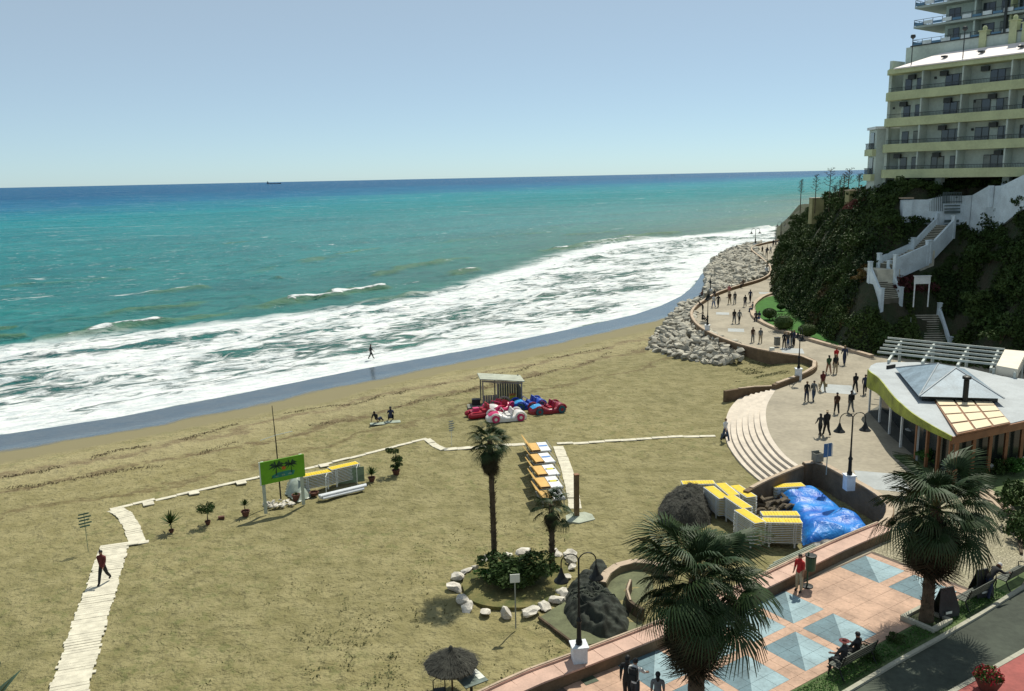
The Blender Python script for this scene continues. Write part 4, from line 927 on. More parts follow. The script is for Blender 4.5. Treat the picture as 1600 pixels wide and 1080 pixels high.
def palm(base,h,crown,nfr,nskirt,label,trunk_r=.2,skirt=1.2,seed=0,fr=None,boots=True):
    r=random.Random(seed); fr=fr or FR; o=thing('palm_tree',label,'palm tree',base,0)
    mb=MB(); n=22; pts=[];rs=[]
    lean=(r.uniform(-.15,.15),r.uniform(-.15,.15))
    for i in range(n+1):
        f=i/n; pts.append((lean[0]*f*f,lean[1]*f*f,-.15+(h+.15)*f)); rs.append(trunk_r*(1.25-.35*min(1,f*5) if f<.2 else .92)*(1+.05*(i%2))*(1.0-.1*f))
    mb.tube(pts,rs,14); tr=part('trunk',mb,M_bark,o,smooth=False)
    if boots:
        bm=MB()
        for i in range(int(h*26)):
            z=r.uniform(.3,h-.2); a_=r.random()*6.28; rr_=trunk_r*.92; c_=Vector((math.cos(a_)*rr_,math.sin(a_)*rr_,z)); e=Vector((math.cos(a_)*(rr_+.09*r.uniform(.6,1.5)),math.sin(a_)*(rr_+.09),z+.12)); s_=Vector((-math.sin(a_),math.cos(a_),0))*.045
            bm.add([c_-s_,c_+s_,e,c_+Vector((0,0,-.06))],[(0,1,2),(0,2,3),(1,3,2)])
        b_=part('leaf_boots',bm,M_bark,tr); b_['kind']='stuff'
    top=Vector((lean[0],lean[1],h)); sc=crown/4.0
    for i in range(nfr):
        f=i/nfr; el=math.radians(80-118*f+r.uniform(-9,9)); az=i*2.39996+r.uniform(-.25,.25); q=r.choice(fr) if f>.12 else FRy
        fo=link('frond',q,o); s_=sc*r.uniform(.74,1.18)
        M=Matrix.Translation(top+Vector((0,0,-.25*f)))@Matrix.Rotation(az,4,'Z')@Matrix.Rotation(-el,4,'Y')@Matrix.Rotation(r.uniform(-.5,.5),4,'X')@Matrix.Diagonal((s_,s_,s_,1))
        fo.matrix_basis=M
    for i in range(nskirt):
        f=i/max(1,nskirt); el=math.radians(-48-38*f+r.uniform(-8,8)); az=i*2.39996+r.uniform(-.3,.3)
        fo=link('dead_frond',r.choice(FRd),o); s_=sc*r.uniform(.8,1.15)
        fo.matrix_basis=Matrix.Translation(top+Vector((0,0,-.25-skirt*f)))@Matrix.Rotation(az,4,'Z')@Matrix.Rotation(-el,4,'Y')@Matrix.Rotation(r.uniform(-.6,.6),4,'X')@Matrix.Diagonal((s_,s_,s_,1))
    return o
# near palms on the plaza
pA=Wd(1092,905,25.8); 
palm(Vector((pA.x,pA.y,PZ)),pA.z-PZ,4.25,62,120,'large shaggy fan palm nearest the camera, in front of the plaza wall',.30,1.5,3)
bB=W(1447,972,PZ); hB=height_to(bB,805); palm(bB,hB+.35,4.3,54,96,'large fan palm at the edge of the road beside the benches',.25,1.0,5)
# beach palms
bC=W(773,893,0); hC=height_to(bC,692); palm(bC,hC+.1,2.15,36,44,'tall slender fan palm growing from the ring of rocks',.15,.9,8)
bD=W(863,893,0); hD=height_to(bD,787); palm(bD,hD,2.0,20,10,'short young fan palm in the ring of rocks, next to the tall one',.15,.5,9)
# palm planter box at the road
pb=thing('palm_planter','low square stone planter border round the foot of the roadside palm','planter',(bB.x,bB.y,PZ),TA)
for x,y,dx,dy in ((0,-.62,1.4,.16),(0,.62,1.4,.16),(-.62,0,.16,1.08),(.62,0,.16,1.08)): part('border_stone',MB().box((x,y,.11),(dx,dy,.22)),M_kerb,pb)
part('soil',MB().box((0,0,.05),(1.08,1.08,.1)),M_hill,pb)
# ---------------------------------------------------------------- rocks
def rock_mesh(seed,sub=2):
    import bmesh
    bm=bmesh.new(); bmesh.ops.create_icosphere(bm,subdivisions=sub,radius=.5); r=random.Random(seed); off=Vector((r.random()*50,r.random()*50,0))
    planes=[(Vector((r.gauss(0,1),r.gauss(0,1),r.gauss(0,1))).normalized(),r.uniform(.20,.40)) for _ in range(15)]
    for v in bm.verts:
        for n_,d_ in planes:
            e=v.co.dot(n_)-d_
            if e>0: v.co-=n_*e
        v.co*=1+.22*mnoise.noise(v.co*5+off)
    me=bpy.data.meshes.new('boulder'); bm.to_mesh(me); bm.free(); me.materials.append(M_rock); return me
RK=[rock_mesh(i) for i in range(9)]
M_rockw=mat('whitewashed_stone',(.56,.52,.45),.85,.3,2.2,.7,8)
RKW=[]
for q in RK[:6]:
    q2=q.copy(); q2.materials[0]=M_rockw; RKW.append(q2)
def put_rock(me,p,s,label,group,cat='boulder',r=random,name='boulder',fl=.7):
    o=link(name,me,None,p); o.rotation_euler=(r.uniform(-.4,.4),r.uniform(-.4,.4),r.uniform(0,6.28)); o.scale=(s*r.uniform(.8,1.35),s*r.uniform(.8,1.2),s*fl*r.uniform(.8,1.2)); return tag(o,label,cat,group)
def wallL(P): return polydist(P,[(p.x,p.y) for p in outer])[0]
nearP=[W(u,v,.3) for u,v in [(1008,543),(1020,525),(1045,500),(1066,478),(1084,470),(1098,468),(1090,480),(1084,494),(1090,508),(1106,523),(1136,540),(1168,550),(1158,566),(1120,568),(1080,560),(1040,552)]]
farP=[W(u,v,.3) for u,v in [(1103,436),(1104,420),(1112,408),(1135,393),(1168,383),(1186,381),(1176,391),(1190,405),(1204,418),(1204,430),(1190,438),(1150,450),(1118,462),(1098,467),(1102,450)]]
nearP=[(p.x,p.y) for p in nearP]; farP=[(p.x,p.y) for p in farP]
def poisson(poly,dmin,n,r):
    xs=[p[0] for p in poly];ys=[p[1] for p in poly]; out=[]
    t=0
    while len(out)<n and t<n*60:
        t+=1; q=(r.uniform(min(xs),max(xs)),r.uniform(min(ys),max(ys)))
        if all((q[0]-a)**2+(q[1]-b)**2>dmin*dmin for a,b in out[-400:]) and inpoly(np.array([q]),poly)[0]: out.append(q)
    return out
r_=random.Random(3)
for q in poisson(nearP,.85,165,r_):
    dw=wallL(np.array([q]))[0]; z=max(.12,1.25-dw*.16); put_rock(r_.choice(RK),(q[0],q[1],z),r_.uniform(.8,1.5),'pale jagged boulder in the breakwater heap below the promenade bend','boulders of the near breakwater',r=r_)
fp=poisson(farP,1.4,135,r_)
for q in fp:
    dw=wallL(np.array([q]))[0]; z=max(-1.0,1.35-dw*.09); put_rock(r_.choice(RK),(q[0],q[1],z),r_.uniform(1.4,2.2),'grey boulder in the far breakwater mound beside the surf','boulders of the far breakwater',r=r_)
# bank of small rubble under and between them, joined
rb=[];rq=[];nv=0
for poly,n_,s0 in ((nearP,700,.75),(farP,1500,1.25)):
    for q in poisson(poly,s0*.45,n_,r_):
        dw=wallL(np.array([q]))[0]; z=max(-1.0,(1.0-dw*.16) if poly is nearP else (1.1-dw*.09)); me=r_.choice(RK); cc=np.empty(len(me.vertices)*3); me.vertices.foreach_get('co',cc); cc=cc.reshape(-1,3)
        R_=np.array(Matrix.Rotation(r_.uniform(0,6.28),3,'Z')@Matrix.Rotation(r_.uniform(0,6.28),3,'X')); cc=cc@R_.T*s0*r_.uniform(.8,1.5)+[q[0],q[1],z-.15]
        ff=np.array([p.vertices[:] for p in me.polygons]); rb.append(cc); rq.append(ff+nv); nv+=len(cc)
o=link('breakwater_rubble',np_mesh('breakwater_rubble',np.concatenate(rb),np.concatenate(rq),M_rock)); tag(o,'small rubble filling the gaps of the breakwater boulders','rubble',None,'stuff')
# ring of stones round the palms
ring=[(716,901,1.0),(712,918,.9),(722,936,1.1),(733,948,.9),(759,957,.8),(790,958,1.1),(829,957,1.0),(850,947,1.0),(868,938,1.0),(880,925,.9),(886,901,.6),(893,868,1.2),(868,866,.9),(825,865,1.0),(816,864,1.1),(793,868,.8),(763,874,.9),(742,888,.9),(729,893,.8),(893,886,.7)]
for i,(u,v,s) in enumerate(ring):
    put_rock(RKW[i%6],W(u,v,.06),s*.92,'whitish stone in the ring of rocks around the two beach palms','stones ringing the palm bed','stone',name='border_rock',fl=.62)
bed=spline([W(u,v,0) for u,v in [(722,915),(733,938),(770,950),(830,950),(872,935),(888,905),(880,875),(840,868),(780,872),(735,892),(722,915)]],3)
struct('palm_bed_soil',MB().prism([(p.x,p.y) for p in bed[:-1]],-.1,.07),mat('mulch_and_dry_grass',(.13,.11,.04),.95,.4,1.2,.8,14,col2=(.06,.075,.02)))
p=W(815,912,.05); o=thing('garden_shrub','broad leafy green shrub filling the bed under the two beach palms','shrub',p,.4); SBIG=shrub_mesh('shrub_foliage',5200,16,.075,777,M_shrub); fo_=link('foliage',SBIG,o); fo_.scale=(1.65,1.25,1.0); link('stem',SHTm,o)
p=W(775,905,.05); o=thing('garden_shrub','low tuft of pale grass and leaves at the left edge of the palm bed','shrub',p,.4); fo_=link('foliage',SH[3],o); fo_.scale=(1.2,.9,.45)
# ---------------------------------------------------------------- boardwalk
M_plank=mat('sun_bleached_plank',(.58,.54,.43),.85,.14,2.5,.3,25)
def walkway(name,label,L,wdt,pl,jag=.05,gap=.012,z=.03,th_=.05,cat='boardwalk'):
    o=thing(name,label,cat); tl_=sum((L[j+1]-L[j]).length for j in range(len(L)-1)); pl=tl_/round(tl_/pl); R=resample(L,pl*.9999)
    for i in range(len(R)-1):
        a_,b_=R[i],R[i+1]; t_=(b_-a_).normalized(); nn=Vector((-t_.y,t_.x,0)); c_=(a_+b_)/2+nn*random.uniform(-jag,jag); zz=sand_z(np.array([[c_.x,c_.y]]))[0]
        part('plank',MB().box((c_.x,c_.y,zz+z+random.uniform(0,.01)),(pl-gap,wdt+random.uniform(-jag,jag),th_),math.atan2(t_.y,t_.x)+random.uniform(-.01,.01)),M_plank,o)
    return o
L0=[W(u,v,0) for u,v in [(100,1110),(122,1035),(140,975),(163,905),(180,852)]]
walkway('beach_boardwalk','wide plank boardwalk with ragged edges leading down the left of the beach',spline(L0,6),1.45,.21,.06)
L1=[W(u,v,0) for u,v in [(215,850),(206,825),(193,805),(178,797)]]
walkway('beach_boardwalk','short curving boardwalk section between the wide planks and the long thin strip',spline(L1,5),.85,.26,.03)
walkway('boardwalk_strip','small plank strip laid crosswise at the bend of the boardwalk',[W(199,853,0),W(233,848,0)],.36,.7,.0)
L2=[W(u,v,0) for u,v in [(172,797),(300,768),(420,742),(470,734),(560,713),(620,698),(667,687)]]
walkway('beach_boardwalk','long thin pale walkway strip crossing the beach behind the green billboard',spline(L2,4),.34,1.3,.0,.02)
L3=[W(u,v,0) for u,v in [(667,688),(690,704),(745,699),(820,694)]]
walkway('beach_boardwalk','zigzag walkway section left of the tall beach palm',L3,.55,1.0,.0,.02)
L4=[W(u,v,0) for u,v in [(870,694),(930,691),(1000,687),(1060,684),(1118,683)]]
walkway('beach_boardwalk','straight walkway leading from the orange sunbeds to the curved steps',L4,.42,1.2,.03,.02)
L5=[W(u,v,0) for u,v in [(872,698),(884,730),(893,765),(899,796)]]
walkway('beach_boardwalk','short walkway running down beside the row of orange sunbeds',spline(L5,4),.75,.8,.02)
for u,v,lab in [(232,788,'leftmost small slab stub below the long walkway'),(303,771,'second small slab stub below the long walkway'),(377,755,'third small slab stub below the long walkway'),(506,728,'small slab stub below the walkway, right of the billboard')]:
    p=W(u,v,0); tag(link('walkway_slab',MB().box((0,0,.04),(.62,.62,.06)).mesh('walkway_slab',M_plank),None,p,.5),lab,'slab')
# concrete pads
struct('post_pad',MB().prism([tuple(W(u,v,0)[:2]) for u,v in [(884,806),(905,798),(925,804),(930,812),(905,818),(885,815)]],-.1,.03),mat('weathered_pad',(.36,.39,.31),.9,.15,1.5))
struct('concrete_apron',MB().prism([tuple(W(u,v,.0)[:2]) for u,v in [(842,967),(900,930),(950,900),(985,880),(1020,905),(1025,985),(960,1000),(905,1012)]],-.1,.05),mat('mossy_concrete',(.12,.13,.07),.95,.2,1.2))
tag(part('apron_kerb',MB().box(((W(842,967)+W(900,1011))/2+Vector((0,0,.06))),((W(842,967)-W(900,1011)).length,.1,.12),math.atan2((W(900,1011)-W(842,967)).y,(W(900,1011)-W(842,967)).x)),M_bark),'dark timber edge along the concrete apron beside the lamp','kerb')
# curved low wall beside the dark heap
cw=spline([W(u,v,.0) for u,v in [(940,922),(950,905),(972,892),(1000,888),(1030,893),(1050,905)]],5)
wall_strip('curved_low_wall',cw,.24,-.24,0,.38,(mat('tan_render',(.17,.145,.085),.9,.15,1.2),M_cop),.05,step=1.0,tag_=('curved low tan wall sweeping behind the heap of dark netting','wall'))
cw=spline([W(u,v,.0) for u,v in [(985,925),(980,940),(985,958),(1005,972)]],5)
wall_strip('curved_low_wall',cw,.08,-.08,0,.6,(M_bark,M_cop),.04,step=1.0,tag_=('thin dark curved edge wall just right of the netting heap','wall'))
# ---------------------------------------------------------------- lamps
M_lampw=mat('white_pedestal',(.66,.69,.72),.6,.1,2)
def lamp_mesh_parts(h,arm=.42,dirn=0):
    P_={}
    P_['pole']=MB().lathe([(.17,0),(.19,.08),(.13,.2),(.12,.75),(.16,.85),(.085,1.0),(.055,1.4),(.045,h-.5)],12)
    return P_
def street_lamp(base,h,label,ped=.9,pedw=.42,rz=0,double=True,group='crook-arm promenade lamps',s=1.0,pz=0):
    o=thing('street_lamp',label,'street lamp',base,rz,group)
    part('pedestal',MB().box((0,0,ped/2+pz),(pedw,pedw,ped)).box((0,0,ped+pz+.03),(pedw+.1,pedw+.1,.06)),M_lampw,o)
    hh=h-ped
    part('pole',MB().lathe([(.15*s,ped+pz+.06),(.16*s,ped+.16+pz),(.11*s,ped+.3+pz),(.10*s,ped+.9+pz),(.14*s,ped+1.0+pz),(.07*s,ped+1.15+pz),(.05*s,ped+1.6+pz),(.042*s,h+pz)],10),M_iron,o)
    for sg in ((1,-1) if double else (1,)):
        pts=[(0,0,h+pz-.15)]
        for i in range(9):
            a_=math.pi*i/8; pts.append((sg*(.40*s-.40*s*math.cos(a_)),0,h+pz-.1+.38*s*math.sin(a_)))
        pts.append((sg*.8*s,0,h+pz-.32)); part('arm',MB().tube(pts,.028*s,6),M_iron,o)
        z=h+pz-.32; part('lamp_shade',MB()._lathe([(.04*s,z+.02),(.07*s,z-.05),(.10*s,z-.16),(.20*s,z-.34),(.33*s,z-.46),(.34*s,z-.50),(.12*s,z-.52),(.01,z-.56)],14,(sg*.8*s,0,0),0),M_iron,o)
    return o
b1=W(905,1052,PZ); tp=height_to(b1,873); street_lamp(Vector((b1.x,b1.y,PZ)),tp,'tall double-armed iron lamp on a white pedestal in the pink plaza wall',1.12,.52,.15,s=.8)
b2=W(1326,765,PZ); tp=height_to(b2,652); street_lamp(b2,tp,'double-armed lamp on a white pedestal above the blue tarpaulin',.85,.5,.1,s=.95)
b3=W(1247,594,PZ); tp=height_to(b3,516); street_lamp(b3,tp,'promenade lamp at the end of the parapet beyond the curved steps',1.0,.5,1.5,s=.9)
b4=W(1105,522,PZ); tp=height_to(b4,456); street_lamp(b4,tp,'promenade lamp on the parapet above the near boulders',1.0,.5,1.2,s=.9)
b5=W(1198,424,PZ); tp=height_to(b5,384); street_lamp(b5,tp,'promenade lamp in the inner bend of the far breakwater',.6,.5,1.3,s=.9)
b6=W(1180,383,PZ); tp=height_to(b6,360); street_lamp(b6,tp,'far promenade lamp at the tip of the breakwater, left of the crowd',.4,.5,.2,s=1.4)
b7=W(1220,371,PZ); tp=height_to(b7,349); street_lamp(b7,tp,'furthest promenade lamp, against the foot of the bluff',.4,.5,.2,s=1.4)
b8=W(1110,455,PZ); tp=height_to(b8,438); street_lamp(b8,max(tp,2.0),'short dark lamp standing behind the parapet at the first bend',.3,.4,1.4,False,s=.7)
# ---------------------------------------------------------------- small signs and posts
M_blue=mat('blue_sign_panel',(.05,.13,.27),.5,.1,2); M_sgn=mat('off_white_sign',(.66,.68,.62),.6,.06,3); M_post=mat('grey_post',(.25,.27,.24),.6,.1,3)
p=W(806,982,0); h=height_to(p,905); o=thing('notice_sign','small blank white sign on a thin pole in front of the palm bed','sign',p,.12)
part('pole',MB().tube([(0,0,0),(0,0,h+.1)],.03,8),M_post,o); part('sign_board',MB().box((0,-.04,h+.05),(.42,.03,.38)),M_sgn,o)
p=W(1291,742,PZ+.35); h=height_to(p,704); o=thing('blue_sign','pair of narrow blue sign panels on one pole above the wall corner','sign',p,.25)
part('pole',MB().tube([(0,0,0),(0,0,h+.4)],.03,8),M_post,o)
for x in (-.14,.16): part('sign_panel',MB().box((x,-.03*(1 if x<0 else -1),h+.02),(.26,.03,.82)),M_blue,o); part('panel_edge',MB().box((x+.13,-.04,h+.02),(.02,.035,.82)),M_sgn,o)
p=W(1277,722,PZ+.37); o=thing('litter_basket','grey square litter basket standing on the wall corner above the tarpaulin','litter bin',p,.3)
M_bin=mat('grey_bin',(.20,.20,.17),.7,.2,4); mb=MB()
for a_ in range(4): mb.box((.24*math.cos(a_*math.pi/2),.24*math.sin(a_*math.pi/2),.33),(.03,.5,.5),a_*math.pi/2)
mb.box((0,0,.1),(.44,.44,.04)); part('basket',mb,M_bin,o); part('rim',MB().box((0,.24,.62),(.54,.05,.1)).box((0,-.24,.58),(.54,.05,.06)),M_bin,o)
p=W(1214,542,PZ); o=thing('litter_basket','small grey litter bin beside the group standing near the lawn','litter bin',p,.2); part('basket',MB().box((0,0,.55),(.5,.4,.8)),M_bin,o); part('lid',MB().box((0,0,.98),(.56,.46,.06)),M_iron,o)
p=W(1206,548,PZ+.45); o=thing('wall_lantern','small pale block on the parapet opposite the litter bin','lamp',p,0); part('block',MB().box((0,0,.18),(.45,.3,.3)),M_sgn,o)
# wooden marker post
p=W(901,806,0); h=height_to(p,742); o=thing('timber_post','thick brown square timber post on a pale pad beside the sunbeds','post',p,.3); part('post',MB().box((0,0,h/2),(.25,.25,h)),mat('brown_timber_post',(.14,.095,.05),.85,.2,3),o); part('post_cap',MB().box((0,0,h+.02),(.27,.27,.05)),M_wood,o)
# faint slatted direction signs
for (u,v,vt,n,lab) in [(138,862,812,5,'slatted green sign of five thin boards on a pole left of the boardwalk'),(706,698,665,5,'small striped sign of thin slats on a pale pole near the pedal boats')]:
    p=W(u,v,0) if u>300 else W(122,868,0); pz_=W(133,812,0)
    p=W(u,v,0); h=height_to(p,vt); s_=.55 if u<300 else .42
    o=thing('slatted_sign',lab,'sign',p,.12); part('pole',MB().tube([(0,0,0),(0,0,h+.35)],.018,6),M_sgn if u>300 else mat('thin_green_pole',(.2,.25,.16),.6),o)
    for i in range(n): part('slat',MB().box((.03*(i%2),-.03,h+.32-i*.17),(2*s_*(1 if i%2 else .8)*(.5 if u>300 else .62),.02,.075),0,M=Matrix.Rotation(-.18,3,'Y')),mat('dark_green_slat',(.05,.11,.08),.6) if u<300 else mat('grey_blue_slat',(.22,.25,.27),.6),o)
# mast
p=W(439,782,0); h=height_to(p,634); o=thing('signal_mast','tall thin dark mast with a crosspiece behind the green billboard','mast',p,.0)
part('mast_pole',MB().tube([(0,0,0),(-.03,0,h*.6),(-.1,0,h)],[.05,.035,.02],8),M_iron,o); hy=height_to(p,680); part('crosspiece',MB().tube([(-.9,-.2,hy-.25),(0,0,hy),(.95,.25,hy+.15)],.022,6),M_sgn,o)

rr_=random.Random(5)
for i in range(34):
    a_=rr_.random()*6.28; q=rr_.random()**.5; c_=W(437,788,0)+Vector((math.cos(a_)*.95*q,math.sin(a_)*.6*q,.06)); put_rock(rr_.choice(RKW),c_,rr_.uniform(.22,.36),'cream cobble in the little heap around the foot of the mast','cobbles heaped at the mast foot','stone',r=rr_,name='cobble')
# billboard
M_lime=mat('lime_green_board',(.13,.34,.012),.6,.12,.8); M_bleg=mat('pale_grey_leg',(.42,.46,.38),.7,.1,2); M_dkg=mat('print_dark_green',(.012,.045,.02),.6); M_teal=mat('print_teal',(.02,.18,.14),.6); M_org=mat('print_orange',(.45,.13,.02),.6); M_prw=mat('print_white',(.35,.45,.32),.6)
pa,pb_=W(416,803,0),W(475,789,0); c_=(pa+pb_)/2; wd_=(pb_-pa).length; o=thing('billboard','lime green billboard with a palm tree print standing on two pale legs on the sand','billboard',c_,math.atan2((pb_-pa).y,(pb_-pa).x))
ht=height_to(pa,722); hb_=height_to(pa,757); bw=wd_+.35
for s_ in (-1,1): part('leg',MB().box((s_*wd_/2,.06,ht*.5),(.17,.12,ht)),M_bleg,o)
bd=part('board',MB().box((0,-.06,(ht+hb_)/2),(bw,.08,ht-hb_)),M_lime,o); part('board_edge',MB().box((-bw/2-.02,-.06,(ht+hb_)/2),(.05,.1,ht-hb_+.04)),M_sgn,o)
def printed(name,polys,m):
    mb=MB(); zc=(ht+hb_)/2
    for pl in polys: mb.add([(x,-.106,zc+z) for x,z in pl],[tuple(range(len(pl)))])
    return part(name,mb,m,bd)
def ptree(x0,z0,s,flip=1):
    pl=[[(x0-.03*s,z0),(x0+.03*s,z0),(x0+.05*s*flip,z0+.4*s),(x0+.01*s*flip,z0+.4*s)]]
    for a_ in (-15,20,60,110,150,195,235,305):
        t=math.radians(a_); e=(x0+.04*s*flip+math.cos(t)*.34*s,z0+.42*s+math.sin(t)*.2*s-.06*s); m_=(x0+.04*s*flip+math.cos(t)*.2*s,z0+.46*s+math.sin(t)*.17*s); pl.append([(x0+.04*s*flip,z0+.37*s),e,m_,(x0+.04*s*flip,z0+.43*s)])
    return pl
printed('print_ground',[[(-.62,-.42),(.62,-.42),(.72,-.18),(.35,-.1),(-.3,-.12),(-.7,-.25)]],M_teal)
printed('print_palms',ptree(-.42,-.3,1.5)+ptree(.52,-.28,1.35,-1)+[[(-.75,-.46),(-.55,-.35),(-.6,-.2)]],M_dkg)
printed('print_sun',[[(math.cos(t/8*6.28)*.14+.06,math.sin(t/8*6.28)*.12+.1) for t in range(8)]],M_org)
printed('print_waves',[[(x,-.30-k*.05),(x+.22,-.30-k*.05),(x+.2,-.275-k*.05),(x+.03,-.275-k*.05)] for k in range(2) for x in (-.5,-.1,.3)],M_prw)
# ---------------------------------------------------------------- pots and little plants
M_terra=mat('terracotta',(.11,.045,.03),.85,.15,4)
def pot_plant(u,v,ph,pr,h,s,lab,kind=0,pot=True):
    ph*=.75;pr*=.75;h*=.85;s*=.82
    p=W(u,v,0); o=thing('potted_plant' if pot else 'small_plant',lab,'plant',p,random.random()*6)
    if pot: part('pot',MB()._lathe([(.01,.0),(pr*.7,.0),(pr,ph),(pr*1.1,ph),(pr*1.1,ph+.06),(pr*.9,ph+.05),(pr*.85,ph-.05),(.01,ph-.06)],12,(0,0,0),0),M_terra,o)
    if h>0:
        part('stem',MB().tube([(0,0,ph*.7),(.03,.02,ph+h)],[.04,.02],6),M_bark,o); z0=ph+h
        if kind==0:
            f_=link('foliage',SH[int(u)%3],o,(0,0,z0-.15*s),None,s*.75)
        elif kind==1:
            mb=MB(); r=random.Random(int(u))
            for i in range(34):
                a_=i*2.4; el=math.radians(10+75*i/34); l=s*r.uniform(.8,1.1); d_=Vector((math.cos(a_)*math.cos(el),math.sin(a_)*math.cos(el),math.sin(el))); n_=d_.cross(Vector((0,0,1))).normalized()*.045*s*1.6; b_=Vector((0,0,z0)); mb.add([b_-n_*.5,b_+d_*l*.5-n_,b_+d_*l,b_+d_*l*.5+n_,b_+n_*.5],[(0,1,2,3,4)])
            part('leaves',mb,M_shrub,o)
        else:
            for k_,(dx,dz) in enumerate([(.0,.0),(.12,.5),(-.08,1.0)]): link('foliage',SH[k_%3],o,(dx,0,z0-1.1+dz-.15),k_,s*.42)
    return o
pot_plant(268,832,.15,.18,.5,.95,'dark bushy plant in the sand, nearest the bend of the boardwalk',1,True)
pot_plant(325,820,.25,.2,.75,.85,'round dark little tree in a pot between the spiky plant and the billboard',0)
pot_plant(384,806,.35,.32,.45,.55,'small spiky plant in a dark pot just left of the billboard',1)
pot_plant(619,742,.40,.34,1.55,1.2,'tallest potted plant, with leaf clumps up its stem, right of the covered loungers',2)
pot_plant(581,752,.30,.3,.25,.75,'spiky plant leaning in the sand beside the covered stack of loungers',1)
pot_plant(463,782,.45,.33,.02,.3,'terracotta pot with a low plant behind the right leg of the billboard',1)
pot_plant(491,774,.22,.36,0,.3,'empty low terracotta bowl beside the bundle of white poles')
tag(link('brick',MB().box((0,0,.08),(.35,.2,.16)).mesh('brick',M_terra),None,W(346,811,0),.3),'single brown brick lying on the sand beside the round potted tree','brick')
# agave tips poking into the bottom of the frame
def agave(u,v,s,lab,z=0,seed=1):
    p=W(u,v,z); o=thing('agave_plant',lab,'agave',p,0); r=random.Random(seed)
    for i in range(22):
        a_=i*2.4; el=math.radians(22+58*i/22); l=s*r.uniform(.85,1.05); d_=Vector((math.cos(a_)*math.cos(el),math.sin(a_)*math.cos(el),math.sin(el))); n_=d_.cross(Vector((0,0,1))).normalized()*.13*s; k_=n_.cross(d_).normalized()*.06*s; b_=Vector((0,0,.05))
        mb=MB(); mb.add([b_-n_*.7,b_-k_*.6,b_+n_*.7,b_+d_*l*.45-n_,b_+d_*l*.45-k_*1.2,b_+d_*l*.45+n_,b_+d_*l],[(0,1,4,3),(1,2,5,4),(3,4,6),(4,5,6),(0,3,5,2),(3,6,5)]); part('leaf',mb,mat('blue_green_agave',(.045,.085,.05),.5,.15,3),o)
agave(240,1150,1.45,'agave whose leaf tip shows at the bottom edge right of the boardwalk',0,1)
agave(40,1158,1.3,'agave with one thin leaf tip at the bottom edge left of the boardwalk',0,2)
agave(-30,1112,1.9,'agave at the bottom left corner of the beach',0,3)
# planted strip items
for i,(u,v,s,lab) in enumerate([(1397,1003,.42,'small round dark shrub in the planted strip, nearer the palm'),(1356,1026,.5,'small round dark shrub in the planted strip, left of the other one')]):
    p=W(u,v,PZ+.05); o=thing('strip_shrub',lab,'shrub',p,i); link('foliage',SH[i],o,(0,0,-.05),None,s*.8); link('stem',SHTm,o,None,None,.4)
g=W(1360,1010,PZ)
pts=[];rg=np.random.default_rng(8)
for _ in range(6000):
    a_,b_=rg.uniform(-6,9.5),rg.uniform(2.8,3.6); q=AB(a_,b_); pts.append((q.x,q.y,PZ+.06+rg.random()*.05))
pts=np.array(pts); v_,q_=leafcloud(pts,np.tile([0,0,1.],(len(pts),1)),.035,3); o=link('strip_ground_cover',np_mesh('strip_ground_cover',v_,q_,M_green)); tag(o,'low green ground cover in the strip between plaza and road','ground cover',None,'stuff')
# flower pot by the road
p=W(1543,1078,PZ+.09); o=thing('flower_planter','round pale planter full of red flowers at the far kerb of the road','planter',p,0)
part('pot',MB()._lathe([(.01,0),(.26,0),(.42,.35),(.46,.5),(.42,.5),(.38,.42),(.01,.40)],16,(0,0,0),0),M_terra,o)
rg=np.random.default_rng(3); d_=rg.normal(0,1,(700,3)); d_/=np.linalg.norm(d_,axis=1)[:,None]; d_[:,2]=abs(d_[:,2]); pp=d_*[.48,.48,.42]*rg.uniform(.6,1,(700,1))+[0,0,.45]
v_,q_=leafcloud(pp,d_,.05,1); link('flowers',np_mesh('flowers',v_[:1400]*np.array([1.08,1.08,1.06]),q_[:350],mat('red_petal',(.30,.012,.02),.6,.2,8)),o); link('leaves',np_mesh('leaves',v_,q_,M_green),o)
# garden in front of the restaurant
for i,(u,v,s,k_,lab) in enumerate([(1598,800,1.5,0,'large clipped dark shrub at the right edge beside the ring kerb'),(1596,838,1.2,1,'second dark shrub at the right edge, below the clipped one'),(1585,742,.9,3,'low bright hedge clump at the far right of the restaurant garden'),(1545,742,.9,1,'dark hedge clump in the middle of the restaurant garden'),(1508,738,.8,2,'dark hedge clump left of the white garden lamps'),(1480,735,.9,3,'light green bush behind the roadside palm in the restaurant garden'),(1452,728,.9,3,'bright green bush at the corner of the timber posts'),(1568,722,.7,0,'dark red-edged bush beside the restaurant wall'),(1530,722,.8,0,'slim dark bush in front of the restaurant glazing'),(1600,712,.8,2,'bush at the right end of the restaurant wall')]):
    p=W(u,v,PZ); o=thing('garden_shrub',lab,'shrub',p,i); link('foliage',SHred if i in(7,8) else SH[k_],o,(0,0,-.1),None,s); link('stem',SHTm,o,None,None,.5)
struct('restaurant_garden',MB().prism([(p.x,p.y) for p in [W(1395,712,PZ),W(1440,748,PZ),W(1500,750,PZ),W(1560,775,PZ),W(1590,812,PZ),W(1600,860,PZ),W(1700,860,PZ),W(1700,690,PZ),W(1600,690,PZ),W(1490,712,PZ)]],PZ-.05,PZ+.07),M_grs)
pl=[W(1510,762,PZ),W(1545,765,PZ),W(1578,785,PZ),W(1590,806,PZ),W(1575,812,PZ),W(1550,785,PZ),W(1515,775,PZ)]
struct('garden_path',MB().prism([(p.x,p.y) for p in pl],PZ-.04,PZ+.085),M_cop)
rk=spline([W(u,v,PZ) for u,v in [(1440,752),(1500,757),(1545,775),(1575,805),(1590,835),(1596,870)]],4); root=link('ring_kerb',None); root['kind']='structure'
R_=resample(rk,.8)
